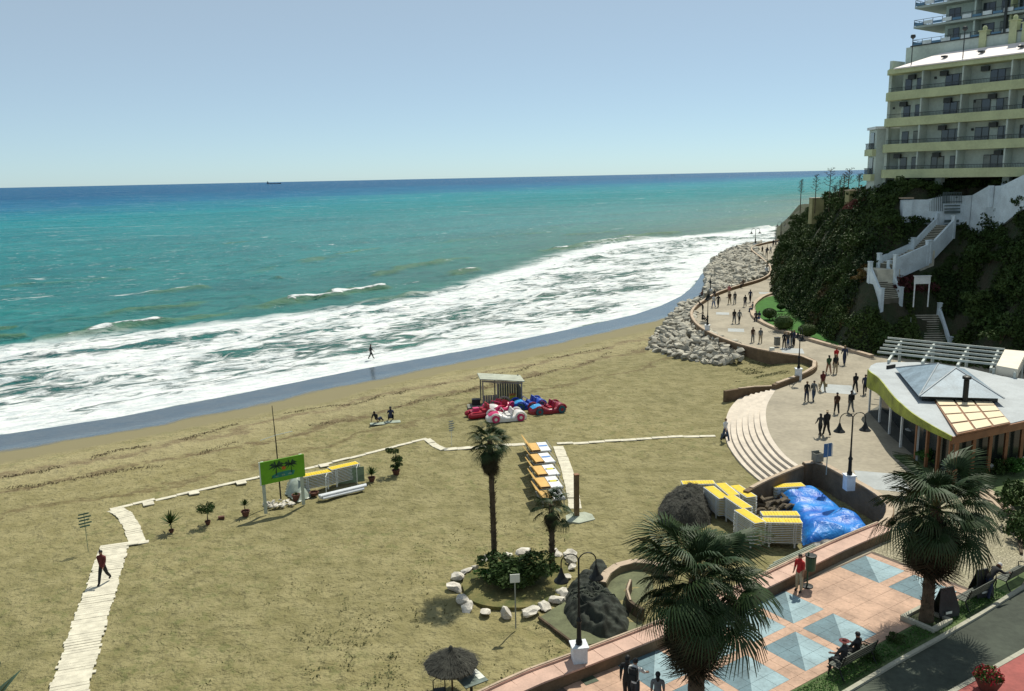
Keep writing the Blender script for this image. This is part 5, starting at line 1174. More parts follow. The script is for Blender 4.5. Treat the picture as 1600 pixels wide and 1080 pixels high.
for a_,b_ in zip(R_,R_[1:]):
    t_=(b_-a_).normalized(); c_=(a_+b_)/2; part('kerb_stone',MB().box((c_.x,c_.y,PZ+.06),((b_-a_).length-.015,.14,.16),math.atan2(t_.y,t_.x)),M_bark,root)
for i,(u,v) in enumerate([(1527,742),(1548,738),(1580,735),(1598,727)]):
    p=W(u,v,PZ+.07); o=thing('garden_lamp',['low white garden lamp, leftmost of the four','low white garden lamp, second from the left','low white garden lamp, second from the right','low white garden lamp, rightmost at the picture edge'][i],'lamp',p,0,'low garden lamps before the restaurant'); part('post',MB().tube([(0,0,0),(0,0,.35)],.04,6),M_sgn,o); part('shade',MB().lathe([(.16,.3),(.14,.42),(.03,.55)],10),M_sgn,o)
# ---------------------------------------------------------------- SUN LOUNGERS in stacks
M_pl=mat('white_lounger_plastic',(.60,.62,.60),.45,.06,2); M_yel=mat('yellow_sling',(.70,.50,.012),.65,.10,5); M_blk=mat('black_tarp',(.02,.022,.022),.5,.3,2,.4,8)
def lounger_proto():
    f=MB(); Lh=.95
    for s_ in (-1,1):
        f.box((0,s_*.32,0),(1.9,.045,.04))
        for x in (-.72,-.62,.55,.66): f.box((x,s_*.32,-.03),(.06,.04,.06))
    for x in (-.95,-.5,0,.5,.95): f.box((x,0,0),(.045,.66,.04))
    s=MB(); n=12
    for i in range(n): s.box((-.87+i*1.74/(n-1),0,.028),(1.74/(n-1)-.018,.57,.012))
    return f.mesh('frame',M_pl),s.mesh('sling',M_yel)
LF,LS=lounger_proto()
LL=MB()
for s_ in (-1,1):
    for x in (-.68,.62): LL.box((x,s_*.31,-.15),(.08,.05,.28))
LLm=LL.mesh('leg_pair',M_pl)
ORD=['topmost','second from the top','third from the top','fourth from the top','fifth from the top','sixth from the top','seventh from the top','eighth from the top','ninth from the top','tenth from the top','eleventh from the top','twelfth from the top','thirteenth from the top','fourteenth from the top','fifteenth from the top','lowest']
def stack(c,rz,n,where,pitch=.098,zb=.30):
    n=max(6,round(n*.085/.098))
    for i in range(n):
        r=ORD[n-1-i] if i>0 else 'lowest'
        o=thing('sun_lounger','yellow sling lounger, %s in %s'%(r,where),'sun lounger',(c.x+random.uniform(-.012,.012),c.y+random.uniform(-.012,.012),zb+c.z+i*pitch),rz+random.uniform(-.012,.012),'stacked white and yellow loungers')
        link('frame',LF,o); link('sling',LS,o)
        if i==0: link('leg',LLm,o)
def two(a,b,z): 
    p,q=W(a[0],a[1],z),W(b[0],b[1],z); c_=(p+q)/2; return Vector((c_.x,c_.y,0)),math.atan2(q.y-p.y,q.x-p.x)
ztop=1.45
SP=[((1108,757),(1131,774),13,'the stack hidden beside the thatch heap'),((1128,756),(1145,770),14,'the rear stack of the yellow row'),((1141,774),(1166,791),14,'the middle stack of the yellow row'),((1158,799),(1185,816),15,'the front stack of the yellow row'),((1151,757),(1171,770),13,'the stack nearest the curved steps'),((1193,811),(1251,812),14,'the broadside stack nearest the green bin'),((1189,801),(1249,801),14,'the second broadside stack'),((1070,753),(1112,752),10,'the long stack behind the thatch heap')]
for a_,b_,n,wh in SP:
    c_,rz=two(a_,b_,ztop if n>12 else 1.15); stack(c_,rz,n,wh)
# covered loungers by the billboard
c_,rz=two((484,742),(511,737),1.3); stack(W(494,768,0)+Vector((0,.3,0)),rz,10,'the netted stack behind the billboard')
stack(W(538,757,0)+Vector((0,.2,0)),rz+.12,11,'the netted stack by the leaning plant')
def drape(name,poly,hmax,edge,m,seed=0,fold=.12,fs=1.6,base=0,res=.09,label=None,cat=None,folds=0,peak=None,ang=0.,smooth=True,sink=.25):
    xs=[p[0] for p in poly];ys=[p[1] for p in poly]; X,Y=np.meshgrid(np.arange(min(xs)-.2,max(xs)+.2,res),np.arange(min(ys)-.2,max(ys)+.2,res)); P=np.stack([X.ravel(),Y.ravel()],1)
    d,_,_=polydist(P,list(poly)+[poly[0]]); ins=inpoly(P,poly); d=np.where(ins,d,-d)
    f=1-np.exp(-np.clip(d,0,9)/edge); u=P[:,0]*math.cos(ang)+P[:,1]*math.sin(ang); v=-P[:,0]*math.sin(ang)+P[:,1]*math.cos(ang)
    rid=1-np.abs(vnoise(P,fs,seed,3)); rid2=1-np.abs(vnoise(np.stack([u*.35,v],1),fs*1.7,seed+1,2)); big=vnoise(P,.55,seed+2,2)
    h=hmax*f*(1+.28*big)+fold*f**.5*(rid-.6)+fold*.6*(rid2-.6)*f**.5
    if folds: h+=folds*np.abs(np.sin(u*5+vnoise(P,.7,seed+3,2)*3))*f**.5
    h=np.where(d<0,-sink,np.maximum(h,.01))+base
    me,_u=grid_mesh(name,X,Y,h.reshape(X.shape),m,keep=ins.reshape(X.shape),smooth=smooth); o=link(name,me)
    if label: tag(o,label,cat)
    return o
# blue tarpaulin
m,nt,b,pos=newmat('blue_tarpaulin'); c=mix(nt,ramp(nt,noise_(nt,pos,.9,5,.6),[(.35,0),(.65,1)]),(.003,.085,.46),(.015,.24,.68)); nt.links.new(c,b.inputs['Base Color']); b.inputs['Roughness'].default_value=.42; b.inputs['Specular IOR Level'].default_value=.4
bp=_n(nt,'ShaderNodeBump'); bp.inputs['Distance'].default_value=.10; bp.inputs['Strength'].default_value=.6; nt.links.new(noise_(nt,pos,1.8,4,.5,2.6),bp.inputs['Height']); nt.links.new(bp.outputs[0],b.inputs['Normal']); M_tarp=m
tp_=[W(u,v,.75) for u,v in [(1212,760),(1228,754),(1270,754),(1295,766),(1322,784),(1350,806),(1366,823),(1352,832),(1320,835),(1290,834),(1262,836),(1253,820),(1247,800),(1232,785),(1218,772)]]
tp_=[(p.x,p.y) for p in spline(tp_+[tp_[0]],3)[:-1]]
drape('tarpaulin',tp_,.78,.30,M_tarp,4,.30,.42,0,.06,'bright blue plastic tarpaulin thrown over stored gear in the sunken corner','tarpaulin',sink=0)
u_=[W(u,v,.35) for u,v in [(1258,822),(1300,826),(1352,832),(1362,840),(1330,856),(1290,862),(1255,858)]]
drape('dark_tarpaulin',[(p.x,p.y) for p in u_],.35,.25,M_blk,14,.15,1.5,0,.09,'dark sheet showing from under the front of the blue tarpaulin','tarpaulin',sink=0)
# yellow loungers just showing at the head of the tarp
c_,rz=two((1214,757),(1248,755),1.0); stack(c_,rz,8,'the low stack behind the blue tarpaulin')
# heap of logs and roots between stacks and tarp
hp=thing('driftwood_heap','tangled heap of dark logs and roots between the lounger stacks and the tarpaulin','wood heap',W(1205,796,0))
rr_=random.Random(9); M_log=mat('grey_brown_log',(.12,.095,.065),.9,.3,2,.5,12)
for i in range(36):
    x,y=rr_.uniform(-.9,1.0),rr_.uniform(-1.1,1.3); l=rr_.uniform(.4,.9); a_=rr_.random()*3.14; z=rr_.uniform(.1,.7); part('log',MB().tube([(x-math.cos(a_)*l/2,y-math.sin(a_)*l/2,z),(x,y,z+rr_.uniform(0,.15)),(x+math.cos(a_)*l/2,y+math.sin(a_)*l/2,z+rr_.uniform(-.1,.2))],[.1,.13,.08],7),M_log,hp)
# thatch heap left of the stacks
M_thatch=mat('dark_weathered_thatch',(.055,.055,.045),.95,.35,3,.9,30)
th_=[W(u,v,.6) for u,v in [(1030,800),(1030,778),(1045,766),(1075,760),(1104,764),(1112,780),(1110,803),(1090,812),(1050,814)]]
ph=drape('thatch_heap',[(p.x,p.y) for p in th_],1.25,.5,M_thatch,24,.14,2.2,0,.07,'big rounded heap of dark old parasol thatch left of the yellow loungers','thatch heap',.08,smooth=False,sink=0)
def strands(name,obj_pts,n,l,m,seed=0,down=.5):
    r=np.random.default_rng(seed); i=r.integers(0,len(obj_pts),n); p=obj_pts[i]+r.normal(0,.03,(n,3)); d=r.normal(0,1,(n,3)); d[:,2]=-abs(d[:,2])*down; d/=np.linalg.norm(d,axis=1)[:,None]; s_=np.cross(d,[0,0,1.]); s_/=np.linalg.norm(s_,axis=1)[:,None]+1e-6
    ll=l*r.uniform(.5,1.4,(n,1)); v_=np.stack([p-s_*.012+[0,0,.02],p+s_*.012+[0,0,.02],p+d*ll+[0,0,.03]],1).reshape(-1,3); return np_mesh(name,v_,np.arange(3*n).reshape(-1,3),m)
def mesh_pts(o):
    c_=np.empty(len(o.data.vertices)*3); o.data.vertices.foreach_get('co',c_); return c_.reshape(-1,3)
q=mesh_pts(ph); s_=link('thatch_strands',strands('thatch_strands',q[q[:,2]>.2],5000,.3,M_thatch,2),ph); s_['kind']='stuff'
# netting heap beside the near lamp
M_net=mat('black_green_netting',(.028,.034,.026),.9,.3,3,.8,35)
nh=[W(u,v,.6) for u,v in [(884,905),(905,882),(925,876),(945,893),(958,915),(985,940),(982,968),(965,985),(930,975),(895,962),(880,940)]]
o=drape('netting_heap',[(p.x,p.y) for p in nh],.72,.45,M_net,34,.38,1.5,0,.05,'lumpy heap of folded black-green netting next to the near lamp','netting heap',.10,ang=.7,smooth=True,sink=0)
q=mesh_pts(o); rr_=random.Random(12)
def hz(x,y): i=np.argmin((q[:,0]-x)**2+(q[:,1]-y)**2); return q[i,2]
cx_,cy_=q[:,0].mean(),q[:,1].mean(); M_net2=mat('grey_net_edge',(.06,.07,.05),.9,.3,5)
for k_ in range(22):
    a0=rr_.random()*6.28; r0=rr_.uniform(.2,1.3); x0,y0=cx_+math.cos(a0)*r0*.8,cy_+math.sin(a0)*r0; R_=rr_.uniform(.25,.8); a1=rr_.random()*6.28; pts=[]
    for t in np.linspace(0,rr_.uniform(1.2,2.8),12):
        x,y=x0+math.cos(a1+t)*R_,y0+math.sin(a1+t)*R_*.7; pts.append((x,y,hz(x,y)+.015))
    part('net_fold',MB().tube(pts,.035,6),M_net2 if k_%3 else M_net,o)
o=drape('netting_bundle',[(p.x,p.y) for p in [W(u,v,.3) for u,v in [(922,878),(930,868),(945,872),(952,884),(940,892),(925,890)]]],.45,.2,M_net,37,.15,1.6,0,.05,'small dark bundle lying behind the big netting heap','bundle',sink=0)
rk_=W(893,874,.2); put_rock(RK[2],rk_,.9,'dark rock just left of the netting heap','dark rocks at the netting heap','stone',name='border_rock')
# long poles lying on the wall and green bin
M_gpole=mat('grey_green_pole',(.30,.34,.27),.6,.15,3)
pa,pb_=W(1200,886,.75),W(1276,853,.75); bd_=thing('pole_bundle','bundle of long pale poles lying along the wall behind the person in red','poles',(pa+pb_)/2)
for i in range(5):
    off=Vector((i*.06-.1,i*.11-.2,.05*(i%2)+.35)); d_=(pb_-pa)/2*(1-.06*i); part('pole',MB().tube([off-d_+Vector((0,0,-.35)),off+d_+Vector((0,0,-.3))],.035,7),M_gpole,bd_)
M_gbin=mat('dark_green_bin',(.018,.075,.04),.5,.15,3)
p=W(1261,917,PZ); h=height_to(p,868); o=thing('litter_bin','green cylindrical litter bin on a post beside the person in red','litter bin',p,.2)
part('post',MB().tube([(0,0,0),(0,0,h+.15)],.035,8),M_gbin,o); part('bin_body',MB().lathe([(.17,h-.72),(.21,h-.68),(.23,h-.06),(.24,h-.04)],14,(.12,.0,0)),M_gbin,o); part('bin_rim',MB().lathe([(.25,h-.05),(.25,h),(.20,h+.01)],14,(.12,0,0)),M_iron,o); part('base_plate',MB().lathe([(.26,.02),(.26,.06),(.1,.08)],12),M_iron,o)
p=W(921,1064,PZ); o=link('drain_cover',MB().box((0,0,.022),(.55,.4,.02)).mesh('drain_cover',mat('green_drain_grate',(.06,.08,.05),.7,.2,5)),None,p,.5); tag(o,'small dark green drain cover in the pink paving near the lamp','drain cover')
# ---------------------------------------------------------------- sunbed row with orange backs
M_orn=mat('orange_canvas',(.58,.36,.11),.7,.12,2); M_bedw=mat('white_bed_cushion',(.66,.68,.70),.7,.06,3); M_bedb=mat('blue_towel_print',(.10,.22,.50),.7,.1,4); M_bedy=mat('yellow_bed_print',(.55,.50,.06),.7,.1,4); M_grf=mat('grey_bed_frame',(.30,.31,.30),.5,.1,3)
c0=W(828,702,.45); c1=W(851,772,.45); 
RB=[W(u,v,.45) for u,v in [(856,698),(861,715),(868,734),(873,753),(878,772)]]
LB=[W(u,v,.45) for u,v in [(826,700),(830,718),(834,737),(838,756),(843,775)]]
for i in range(5):
    a_,b_=LB[i],RB[i]; c_=(a_+b_)/2; d_=b_-a_; wl=d_.length+.1; rz=math.atan2(d_.y,d_.x)
    o=thing('beach_bed',['orange backed sunbed with a blue striped cushion, furthest of the row of five','orange backed sunbed with a second blue cushion, second of the row of five','orange backed sunbed with a yellow and black print, middle of the row of five','orange backed sunbed with a yellow print, fourth of the row of five','orange backed sunbed with a plain white foot, nearest the small palm'][i],'sunbed',(c_.x,c_.y,0),rz,'row of orange backed sunbeds')
    wy=2.02 if i<4 else 1.6
    part('frame',MB().box((0,wy/2,.42),(wl,.05,.07)).box((0,-wy/2,.42),(wl,.05,.07)).box((wl/2,0,.42),(.05,wy,.07)).box((-wl/2,0,.42),(.05,wy,.07)),M_grf,o)
    for x in (-wl/2+.1,wl/2-.1):
        for y in (-wy/2+.05,wy/2-.05): part('leg',MB().box((x,y,.2),(.05,.05,.4)),M_grf,o)
    part('orange_mat',MB().box((-wl*.22,0,.46),(wl*.44,wy-.1,.05)),M_orn,o); M=Matrix.Rotation(1.05,3,'Y')
    part('raised_back',MB().box((-wl*.5-.05,0,.80),(.85,wy-.02,.05),0,M=Matrix.Rotation(.95,3,'Y')),M_orn,o)
    part('shadow_strip',MB().box((-wl*.24,-wy/2+.07,.52),(wl*.44,.05,.10)),mat('painted_shadow_brown',(.10,.06,.035),.8),o)  # dark strip painted in for the narrow shadow line between beds
    part('cushion',MB().box((wl*.25,0,.47),(wl*.46,wy-.1,.06)),M_bedw,o)
    if i<4: part('cushion_print',MB().box((wl*.25,.12,.505),(wl*(.40 if i<2 else .28),.30,.012)),M_bedb if i<2 else M_bedy,o)
    if i in (2,3):
        for s_ in (-1,1): part('print_block',MB().box((wl*.25+s_*wl*.17,.12,.505),(wl*.07,.18,.014)),M_iron,o)
    part('foot_rail',MB().tube([(wl/2+.02,-wy/2,.44),(wl/2+.05,-wy/2,.62),(wl/2+.05,wy/2,.62),(wl/2+.02,wy/2,.44)],.018,6),M_grf,o)
# bundle of white tubes and netted cover near billboard
a_,b_=W(503,778,.15),W(570,762,.15); o=thing('tube_bundle','bundle of white wrapped tubes lying on the sand below the netted loungers','poles',(a_+b_)/2)
for i,(dy,dz) in enumerate([(-.16,0),(0,.0),(.16,.0),(-.08,.14),(.08,.14)]):
    d_=(b_-a_)/2; n_=Vector((-d_.y,d_.x,0)).normalized()*dy; part('tube',MB().tube([-d_*(1+.03*i)+n_+Vector((0,0,dz)),d_*(.9+.05*i)+n_+Vector((0,0,dz))],.085,9),M_bedw,o)
cv=[W(u,v,.5) for u,v in [(446,760),(450,742),(470,738),(482,742),(483,765),(465,772)]]
drape('plastic_cover',[(p.x,p.y) for p in cv],.85,.3,mat('translucent_grey_sheet',(.27,.31,.26),.35,.15,2,.4,6),51,.12,1.5,0,.08,'grey plastic cover over a hump between the billboard and the netted stacks','cover',sink=0)
nm=mat('pale_green_net',(.16,.22,.14),.7,.25,5,.5,20)
for k_,(u0,v0,u1,v1) in enumerate([(514,772,514,738),(562,757,562,722)]):
    p=W(u0-2,v0,0); o=thing('net_strap',['pale strap hanging between the two netted stacks','pale strap at the right end of the netted stacks'][k_],'strap',p); part('strap',MB().tube([(0,-.35,0),(0,-.33,.6),(0,-.28,1.22),(0,.2,1.3)],.02,5),M_sgn,o)
p=W(548,752,0); o=link('net_cover',MB().box((0,-.42,.55),(1.7,.03,1.0)).mesh('net_cover',nm),None,p+Vector((0,-.02,0)),rz+.12); tag(o,'dark green net sheet hanging over the side of the right covered stack','net')
# ---------------------------------------------------------------- pedal boats shaped like small cars
M_red_=mat('pedalboat_red',(.32,.012,.03),.35,.12,1); M_wht_=mat('pedalboat_white',(.66,.64,.62),.35,.05,1); M_mag=mat('pedalboat_magenta',(.52,.03,.13),.35,.1,1); M_cyan=mat('pedalboat_light_blue',(.05,.30,.62),.35,.1,1); M_cob_=mat('pedalboat_dark_blue',(.012,.06,.38),.35,.1,1); M_mar=mat('pedalboat_maroon',(.22,.012,.03),.35,.1,1); M_tyr=mat('pedalboat_teal_wheel',(.02,.09,.13),.5,.1,1)
def pedalboat(p,rz,body,hood,wheel,inside,label,L=3.1,Wd_=1.6,slide=False):
    o=thing('pedal_boat',label,'pedal boat',p,rz)
    n=26; m=14; X,T=np.meshgrid(np.linspace(-1,1,n),np.linspace(0,math.pi,m))
    prof=np.interp(X,[-1,-.92,-.7,-.45,-.25,-.1,.1,.3,.45,.6,.8,.95,1],[.05,.22,.40,.46,.40,.24,.22,.26,.42,.48,.40,.22,.06])
    wid=np.interp(X,[-1,-.85,-.6,0,.6,.85,1],[.35,.72,.92,1,.95,.75,.35])*Wd_/2
    cx=X*L/2; cy=-np.cos(T)*wid*(1-.12*np.sin(T)); cz=.28+prof*np.sin(T)**.6
    sc_=np.abs(np.cos(T))
    cz=cz-np.where((X>-.3)&(X<.4)&(sc_<.72),.10,0)
    me,_=grid_mesh('hull',cx,cy,cz,body); link('hull',me,o)
    # hood panel a little proud
    Xh,Th=np.meshgrid(np.linspace(-.90,-.42,9),np.linspace(.75,math.pi-.75,8)); pr=np.interp(Xh,[-1,-.92,-.7,-.45,-.25],[.05,.22,.40,.46,.40]); wh=np.interp(Xh,[-1,-.85,-.6,0],[.35,.72,.92,1])*Wd_/2
    me,_=grid_mesh('hood',Xh*L/2,-np.cos(Th)*wh*(1-.12*np.sin(Th)),.30+pr*np.sin(Th)**.6+.015,hood); link('hood',me,o)
    lower=MB(); pts=[(x*L/2,-w_*Wd_/2) for x,w_ in zip((-1,-.85,-.6,0,.6,.85,1),(.35,.72,.92,1,.95,.75,.35))]; pts+=[(x,-y) for x,y in pts[::-1]]; lower.prism(pts,.06,.30); part('float',lower,body,o)
    for sy in (-1,1):
        part('seat',MB().box((.18,sy*.34,.50),(.45,.5,.12)).box((.42,sy*.34,.72),(.12,.5,.46),0,M=Matrix.Rotation(.25,3,'Y')),inside,o)
        for sx in (-.62,.62):
            x=sx*L/2; y=sy*Wd_/2*.93
            part('wheel',MB().tube([(x,y-.05*sy,.32),(x,y+.09*sy,.32)],.31,16),wheel,o); part('hub',MB().tube([(x,y+.09*sy,.32),(x,y+.115*sy,.32)],.13,10),body,o)
            part('fender',MB()._lathe([(.0,0)]*1+[(.001,0)],3,(0,0,0),0) if False else MB().tube([(x+math.cos(a_)*.40,y,.32+math.sin(a_)*.42) for a_ in np.linspace(.15,math.pi-.15,9)],.085,6),body,o)
    part('windscreen',MB().tube([(-.38,-.55,.68),(-.30,-.5,.92),(-.30,.5,.92),(-.38,.55,.68)],.025,6),body,o)
    part('steering_column',MB().tube([(-.35,0,.5),(-.12,0,.72)],.025,6).tube([(-.12+.12*math.cos(a_)*.5,.12*math.sin(a_),.72+.1*math.cos(a_)) for a_ in np.linspace(0,6.28,9)],.014,5),M_iron,o)
    return o
pedalboat(W(791,656,.05),.24,M_wht_,M_mag,M_mag,M_wht_,'white car-shaped pedal boat with magenta bonnet and wheels, in front of the group',3.3)
pedalboat(W(855,644,.05),.36,M_mar,M_cyan,M_tyr,M_red_,'maroon car-shaped pedal boat with a light blue bonnet, right of the white one',3.2)
pedalboat(W(826,637,.05),.3,M_cob_,M_cyan,M_tyr,M_cob_,'blue car-shaped pedal boat in the back row beside the kiosk',3.0)
pedalboat(W(779,643,.05),.9,M_mag,M_wht_,M_mag,M_red_,'pink and red pedal boat squeezed behind the white one',2.6)
# red float boat with two pontoons
p=W(753,651,.05); o=thing('pedal_boat','red twin-float pedal boat at the left end of the group','pedal boat',p,.35)
for s_ in (-1,1): part('float',MB().tube([(-1.3,s_*.48,.30),(-1.1,s_*.48,.27),(.9,s_*.48,.27),(1.25,s_*.48,.34)],[.12,.25,.25,.10],10),M_red_,o)
part('deck',MB().box((0,0,.48),(1.9,1.2,.12)),M_red_,o)
for y in (-.3,.3): part('seat',MB().box((.2,y,.62),(.5,.45,.15)).box((.45,y,.85),(.12,.45,.45)),M_red_,o)
part('paddle_box',MB().box((-.5,0,.66),(.5,.4,.3)),M_mag,o)
# kiosk
M_gw=mat('weathered_grey_board',(.22,.22,.19),.9,.25,3,.4,20)
kp=W(783,630,0); o=thing('beach_kiosk','small open weathered wood kiosk with a slanting roof behind the pedal boats','kiosk',kp,.12); kw,kd=3.3,2.4
for x in (-kw/2,-.4,kw/2):
    for y in (-kd/2,kd/2): part('post',MB().box((x,y,1.1),(.11,.11,2.2)),M_gw,o)
Mx=Matrix.Rotation(-.05,3,'X')@Matrix.Rotation(.10,3,'Y'); part('roof',MB().box((0,0,2.28),(kw+.5,kd+.5,.09),0,M=Mx),mat('pale_kiosk_roof',(.36,.38,.31),.85,.15,1.5),o)
part('roof_beam',MB().box((0,-kd/2,2.14),(kw+.2,.1,.14),0,M=Matrix.Rotation(.10,3,'Y')),M_gw,o)
for i in range(9):
    part('wall_board',MB().box((-.1+i*.21,kd/2,.75),(.18,.04,1.45)),M_gw,o)
for i in range(6): part('wall_board',MB().box((-kw/2+.1+i*.2,-kd/2,.55),(.17,.04,1.05)),M_gw,o)
for i in range(10): part('wall_board',MB().box((kw/2,-kd/2+.15+i*.23,.75),(.04,.2,1.45)),M_gw,o)
part('arched_panel',MB().tube([(.1+.55*math.cos(a_),-kd/2-.15,.35+.55*math.sin(a_)) for a_ in np.linspace(0,math.pi,9)],.09,6),mat('tan_hoop',(.36,.33,.26),.8),o)
part('counter',MB().box((-.9,-kd/2-.5,.35),(1.6,.7,.08)),M_gw,o); 
o=thing('life_ring_box','small yellow box standing by the right side of the kiosk','box',W(801,631,0),.1); part('box_body',MB().box((0,0,.4),(.5,.4,.8)),M_bedy,o); part('box_lid',MB().box((0,0,.83),(.56,.46,.06)),M_org,o)
o=thing('platform','low grey plank platform left of the kiosk','platform',W(748,638,0),.1)
for i in range(6): part('plank',MB().box((0,-.5+i*.2,.2),(1.9,.17,.06)),M_gw,o)
part('dark_bag',MB().box((-.2,.3,.5),(.7,.5,.5)),M_blk,o)
# thatched parasol, table, chair
p=W(707,1062,.0); hh=2.15; c_=Wd(705,1012,(W(707,1075,0)).y); base=W(707,1082,0); ht_=height_to(base,1012)
o=thing('thatched_parasol','dark thatched beach parasol near the bottom edge of the sand','parasol',base,0)
part('pole',MB().tube([(0,0,0),(0,0,ht_)],.035,8),M_bark,o)
R__=.98
for k_ in range(4):
    r0,r1=R__*(k_/4)*.9,R__*((k_+1)/4)+.06; z0,z1=ht_-.04-.12*k_,ht_-.06-.12*(k_+1)-.10
    rg=random.Random(k_); mb=MB(); vs=[];n=10
    for j in range(n):
        a_=2*math.pi*j/n; q_=1+rg.uniform(-.02,.02); vs+=[(r0*math.cos(a_)+.0,r0*math.sin(a_),z0),(r1*q_*math.cos(a_),r1*q_*math.sin(a_),z1+rg.uniform(-.015,.01)),(r1*q_*math.cos(a_)*.97,r1*q_*math.sin(a_)*.97,z1-.09)]
    mb.add(vs,[(j*3,j*3+1,((j+1)%n)*3+1,((j+1)%n)*3) for j in range(n)]+[(j*3+1,j*3+2,((j+1)%n)*3+2,((j+1)%n)*3+1) for j in range(n)]); t_=part('thatch_layer',mb,M_thatch,o)
    n=900; rg=np.random.default_rng(k_); a_=rg.random(n)*6.283; q_=rg.uniform(r0,r1,n); zz=z0+(z1-z0)*(q_-r0)/(r1-r0); d_=np.stack([np.cos(a_),np.sin(a_),-.55+0*a_],1); s_=np.stack([-np.sin(a_),np.cos(a_),0*a_],1)*.012; b_=np.stack([q_*np.cos(a_),q_*np.sin(a_),zz+.015],1); ll=rg.uniform(.08,.22,(n,1)); d_=d_+rg.normal(0,.15,(n,3))
    v_=np.stack([b_-s_,b_+s_,b_+d_*ll],1).reshape(-1,3); g_=link('thatch_strands',np_mesh('thatch_strands',v_,np.arange(3*n).reshape(-1,3),M_thatch),t_); g_['kind']='stuff'
part('crown_knot',MB().lathe([(.10,ht_-.08),(.07,ht_+.04),(.01,ht_+.10)],8),M_thatch,o)
p=W(737,1092,.0); h_=height_to(p,1060); o=thing('beach_table','square grey-green table with one white corner beside the parasol','table',p,.55)
part('table_top',MB().box((0,0,h_),(.95,.95,.04)),mat('grey_green_table_top',(.13,.17,.15),.5,.2,4),o); part('white_leaf',MB().box((.33,.1,h_+.024),(.26,.7,.012)),M_sgn,o); part('pedestal',MB().lathe([(.25,0),(.06,.06),(.05,h_-.02)],10),M_blk,o)
p=W(687,1092,0); o=thing('beach_chair','dark metal chair whose curved back shows left of the parasol pole','chair',p,.2)
part('backrest',MB().tube([(-.22,0,.4),(-.22,.04,.75),(-.1,.05,.84),(.1,.05,.84),(.22,.04,.75),(.22,0,.4)],.022,6),M_blk,o); part('seat',MB().box((0,-.2,.44),(.46,.44,.04)),M_blk,o)
for x in (-.2,.2):
    for y in (0,-.4): part('leg',MB().tube([(x,y,0),(x,y,.43)],.018,6),M_blk,o)
# ---------------------------------------------------------------- benches and boards on the plaza edge
M_bw=mat('dark_bench_slat',(.045,.055,.04),.6,.2,4)
def bench(p,rz,label,L=1.8):
    o=thing('park_bench',label,'bench',p,rz)
    for i in range(4): part('seat_slat',MB().box((0,-.18+i*.115,.44),(L,.095,.035)),M_bw,o)
    for i in range(4): part('back_slat',MB().box((0,.27+.035*i,.54+i*.115),(L,.03,.09),0,M=Matrix.Rotation(-.25,3,'X')),M_bw,o)
    for x in (-L/2+.08,L/2-.08):
        part('cast_iron_end',MB().tube([(x,-.24,0),(x,-.20,.25),(x,-.22,.42),(x,.2,.42),(x,.30,.6),(x,.42,.98)],.028,6).tube([(x,.42,0),(x,.28,.22),(x,.2,.42)],.028,6).tube([(x,-.22,.42),(x,-.25,.62),(x,-.1,.68),(x,.26,.66)],.024,6),M_iron,o)
    return o
pb1=AB(-.62,3.02,PZ+.05); bench(AB(-.85,3.1,PZ+.05),TA+math.pi*1.0+math.pi,'dark slatted park bench with two people sitting on it at the edge of the plaza',2.0) if False else None
def benchAB(a,b,label,L=1.9): q=AB(a,b,PZ+.05); return bench(q,TA+math.pi+math.pi*0 ,label,L)
benchAB(-.75,3.05,'dark slatted park bench with two people on it at the plaza edge',2.1).rotation_euler=(0,0,TA+math.pi)
for (a_,b_,lab) in [(7.6,3.1,'dark slatted bench between the two dark boards'),(10.7,3.2,'dark slatted bench at the right edge of the picture')]:
    benchAB(a_,b_,lab,2.1).rotation_euler=(0,0,TA+math.pi)
def aboard(p,rz,label,h=1.05,w0=.62,w1=.40):
    o=thing('a_board',label,'display board',p,rz); mb=MB()
    for s_ in (-1,1):
        mb=MB(); y0,y1=s_*.28,s_*.03; mb.add([(-w0/2,y0,0),(w0/2,y0,0),(w0/2+.04,y0*.8,.35),(w1/2,y1,h),(-w1/2,y1,h),(-w0/2-.04,y0*.8,.35),(-w0/2,y0-.03*s_,0),(w0/2,y0-.03*s_,0),(w0/2+.04,y0*.8-.03*s_,.35),(w1/2,y1-.03*s_,h),(-w1/2,y1-.03*s_,h),(-w0/2-.04,y0*.8-.03*s_,.35)],[(0,1,2,3,4,5),(11,10,9,8,7,6)]+[(i,(i+1)%6,6+(i+1)%6,6+i) for i in range(6)]); part('panel',mb,M_blk,o)
    part('label_plate',MB().box((-.1,-.30,.30),(.3,.02,.1)),M_sgn,o); return o
p=W(1476,962,PZ+.05); aboard(p,.3,'dark tapered display board beside the roadside palm',1.25,.95,.62)
p=W(1532,930,PZ+.05); aboard(p,.3,'dark tapered display board behind the stooping white-haired person',1.2,.85,.55)
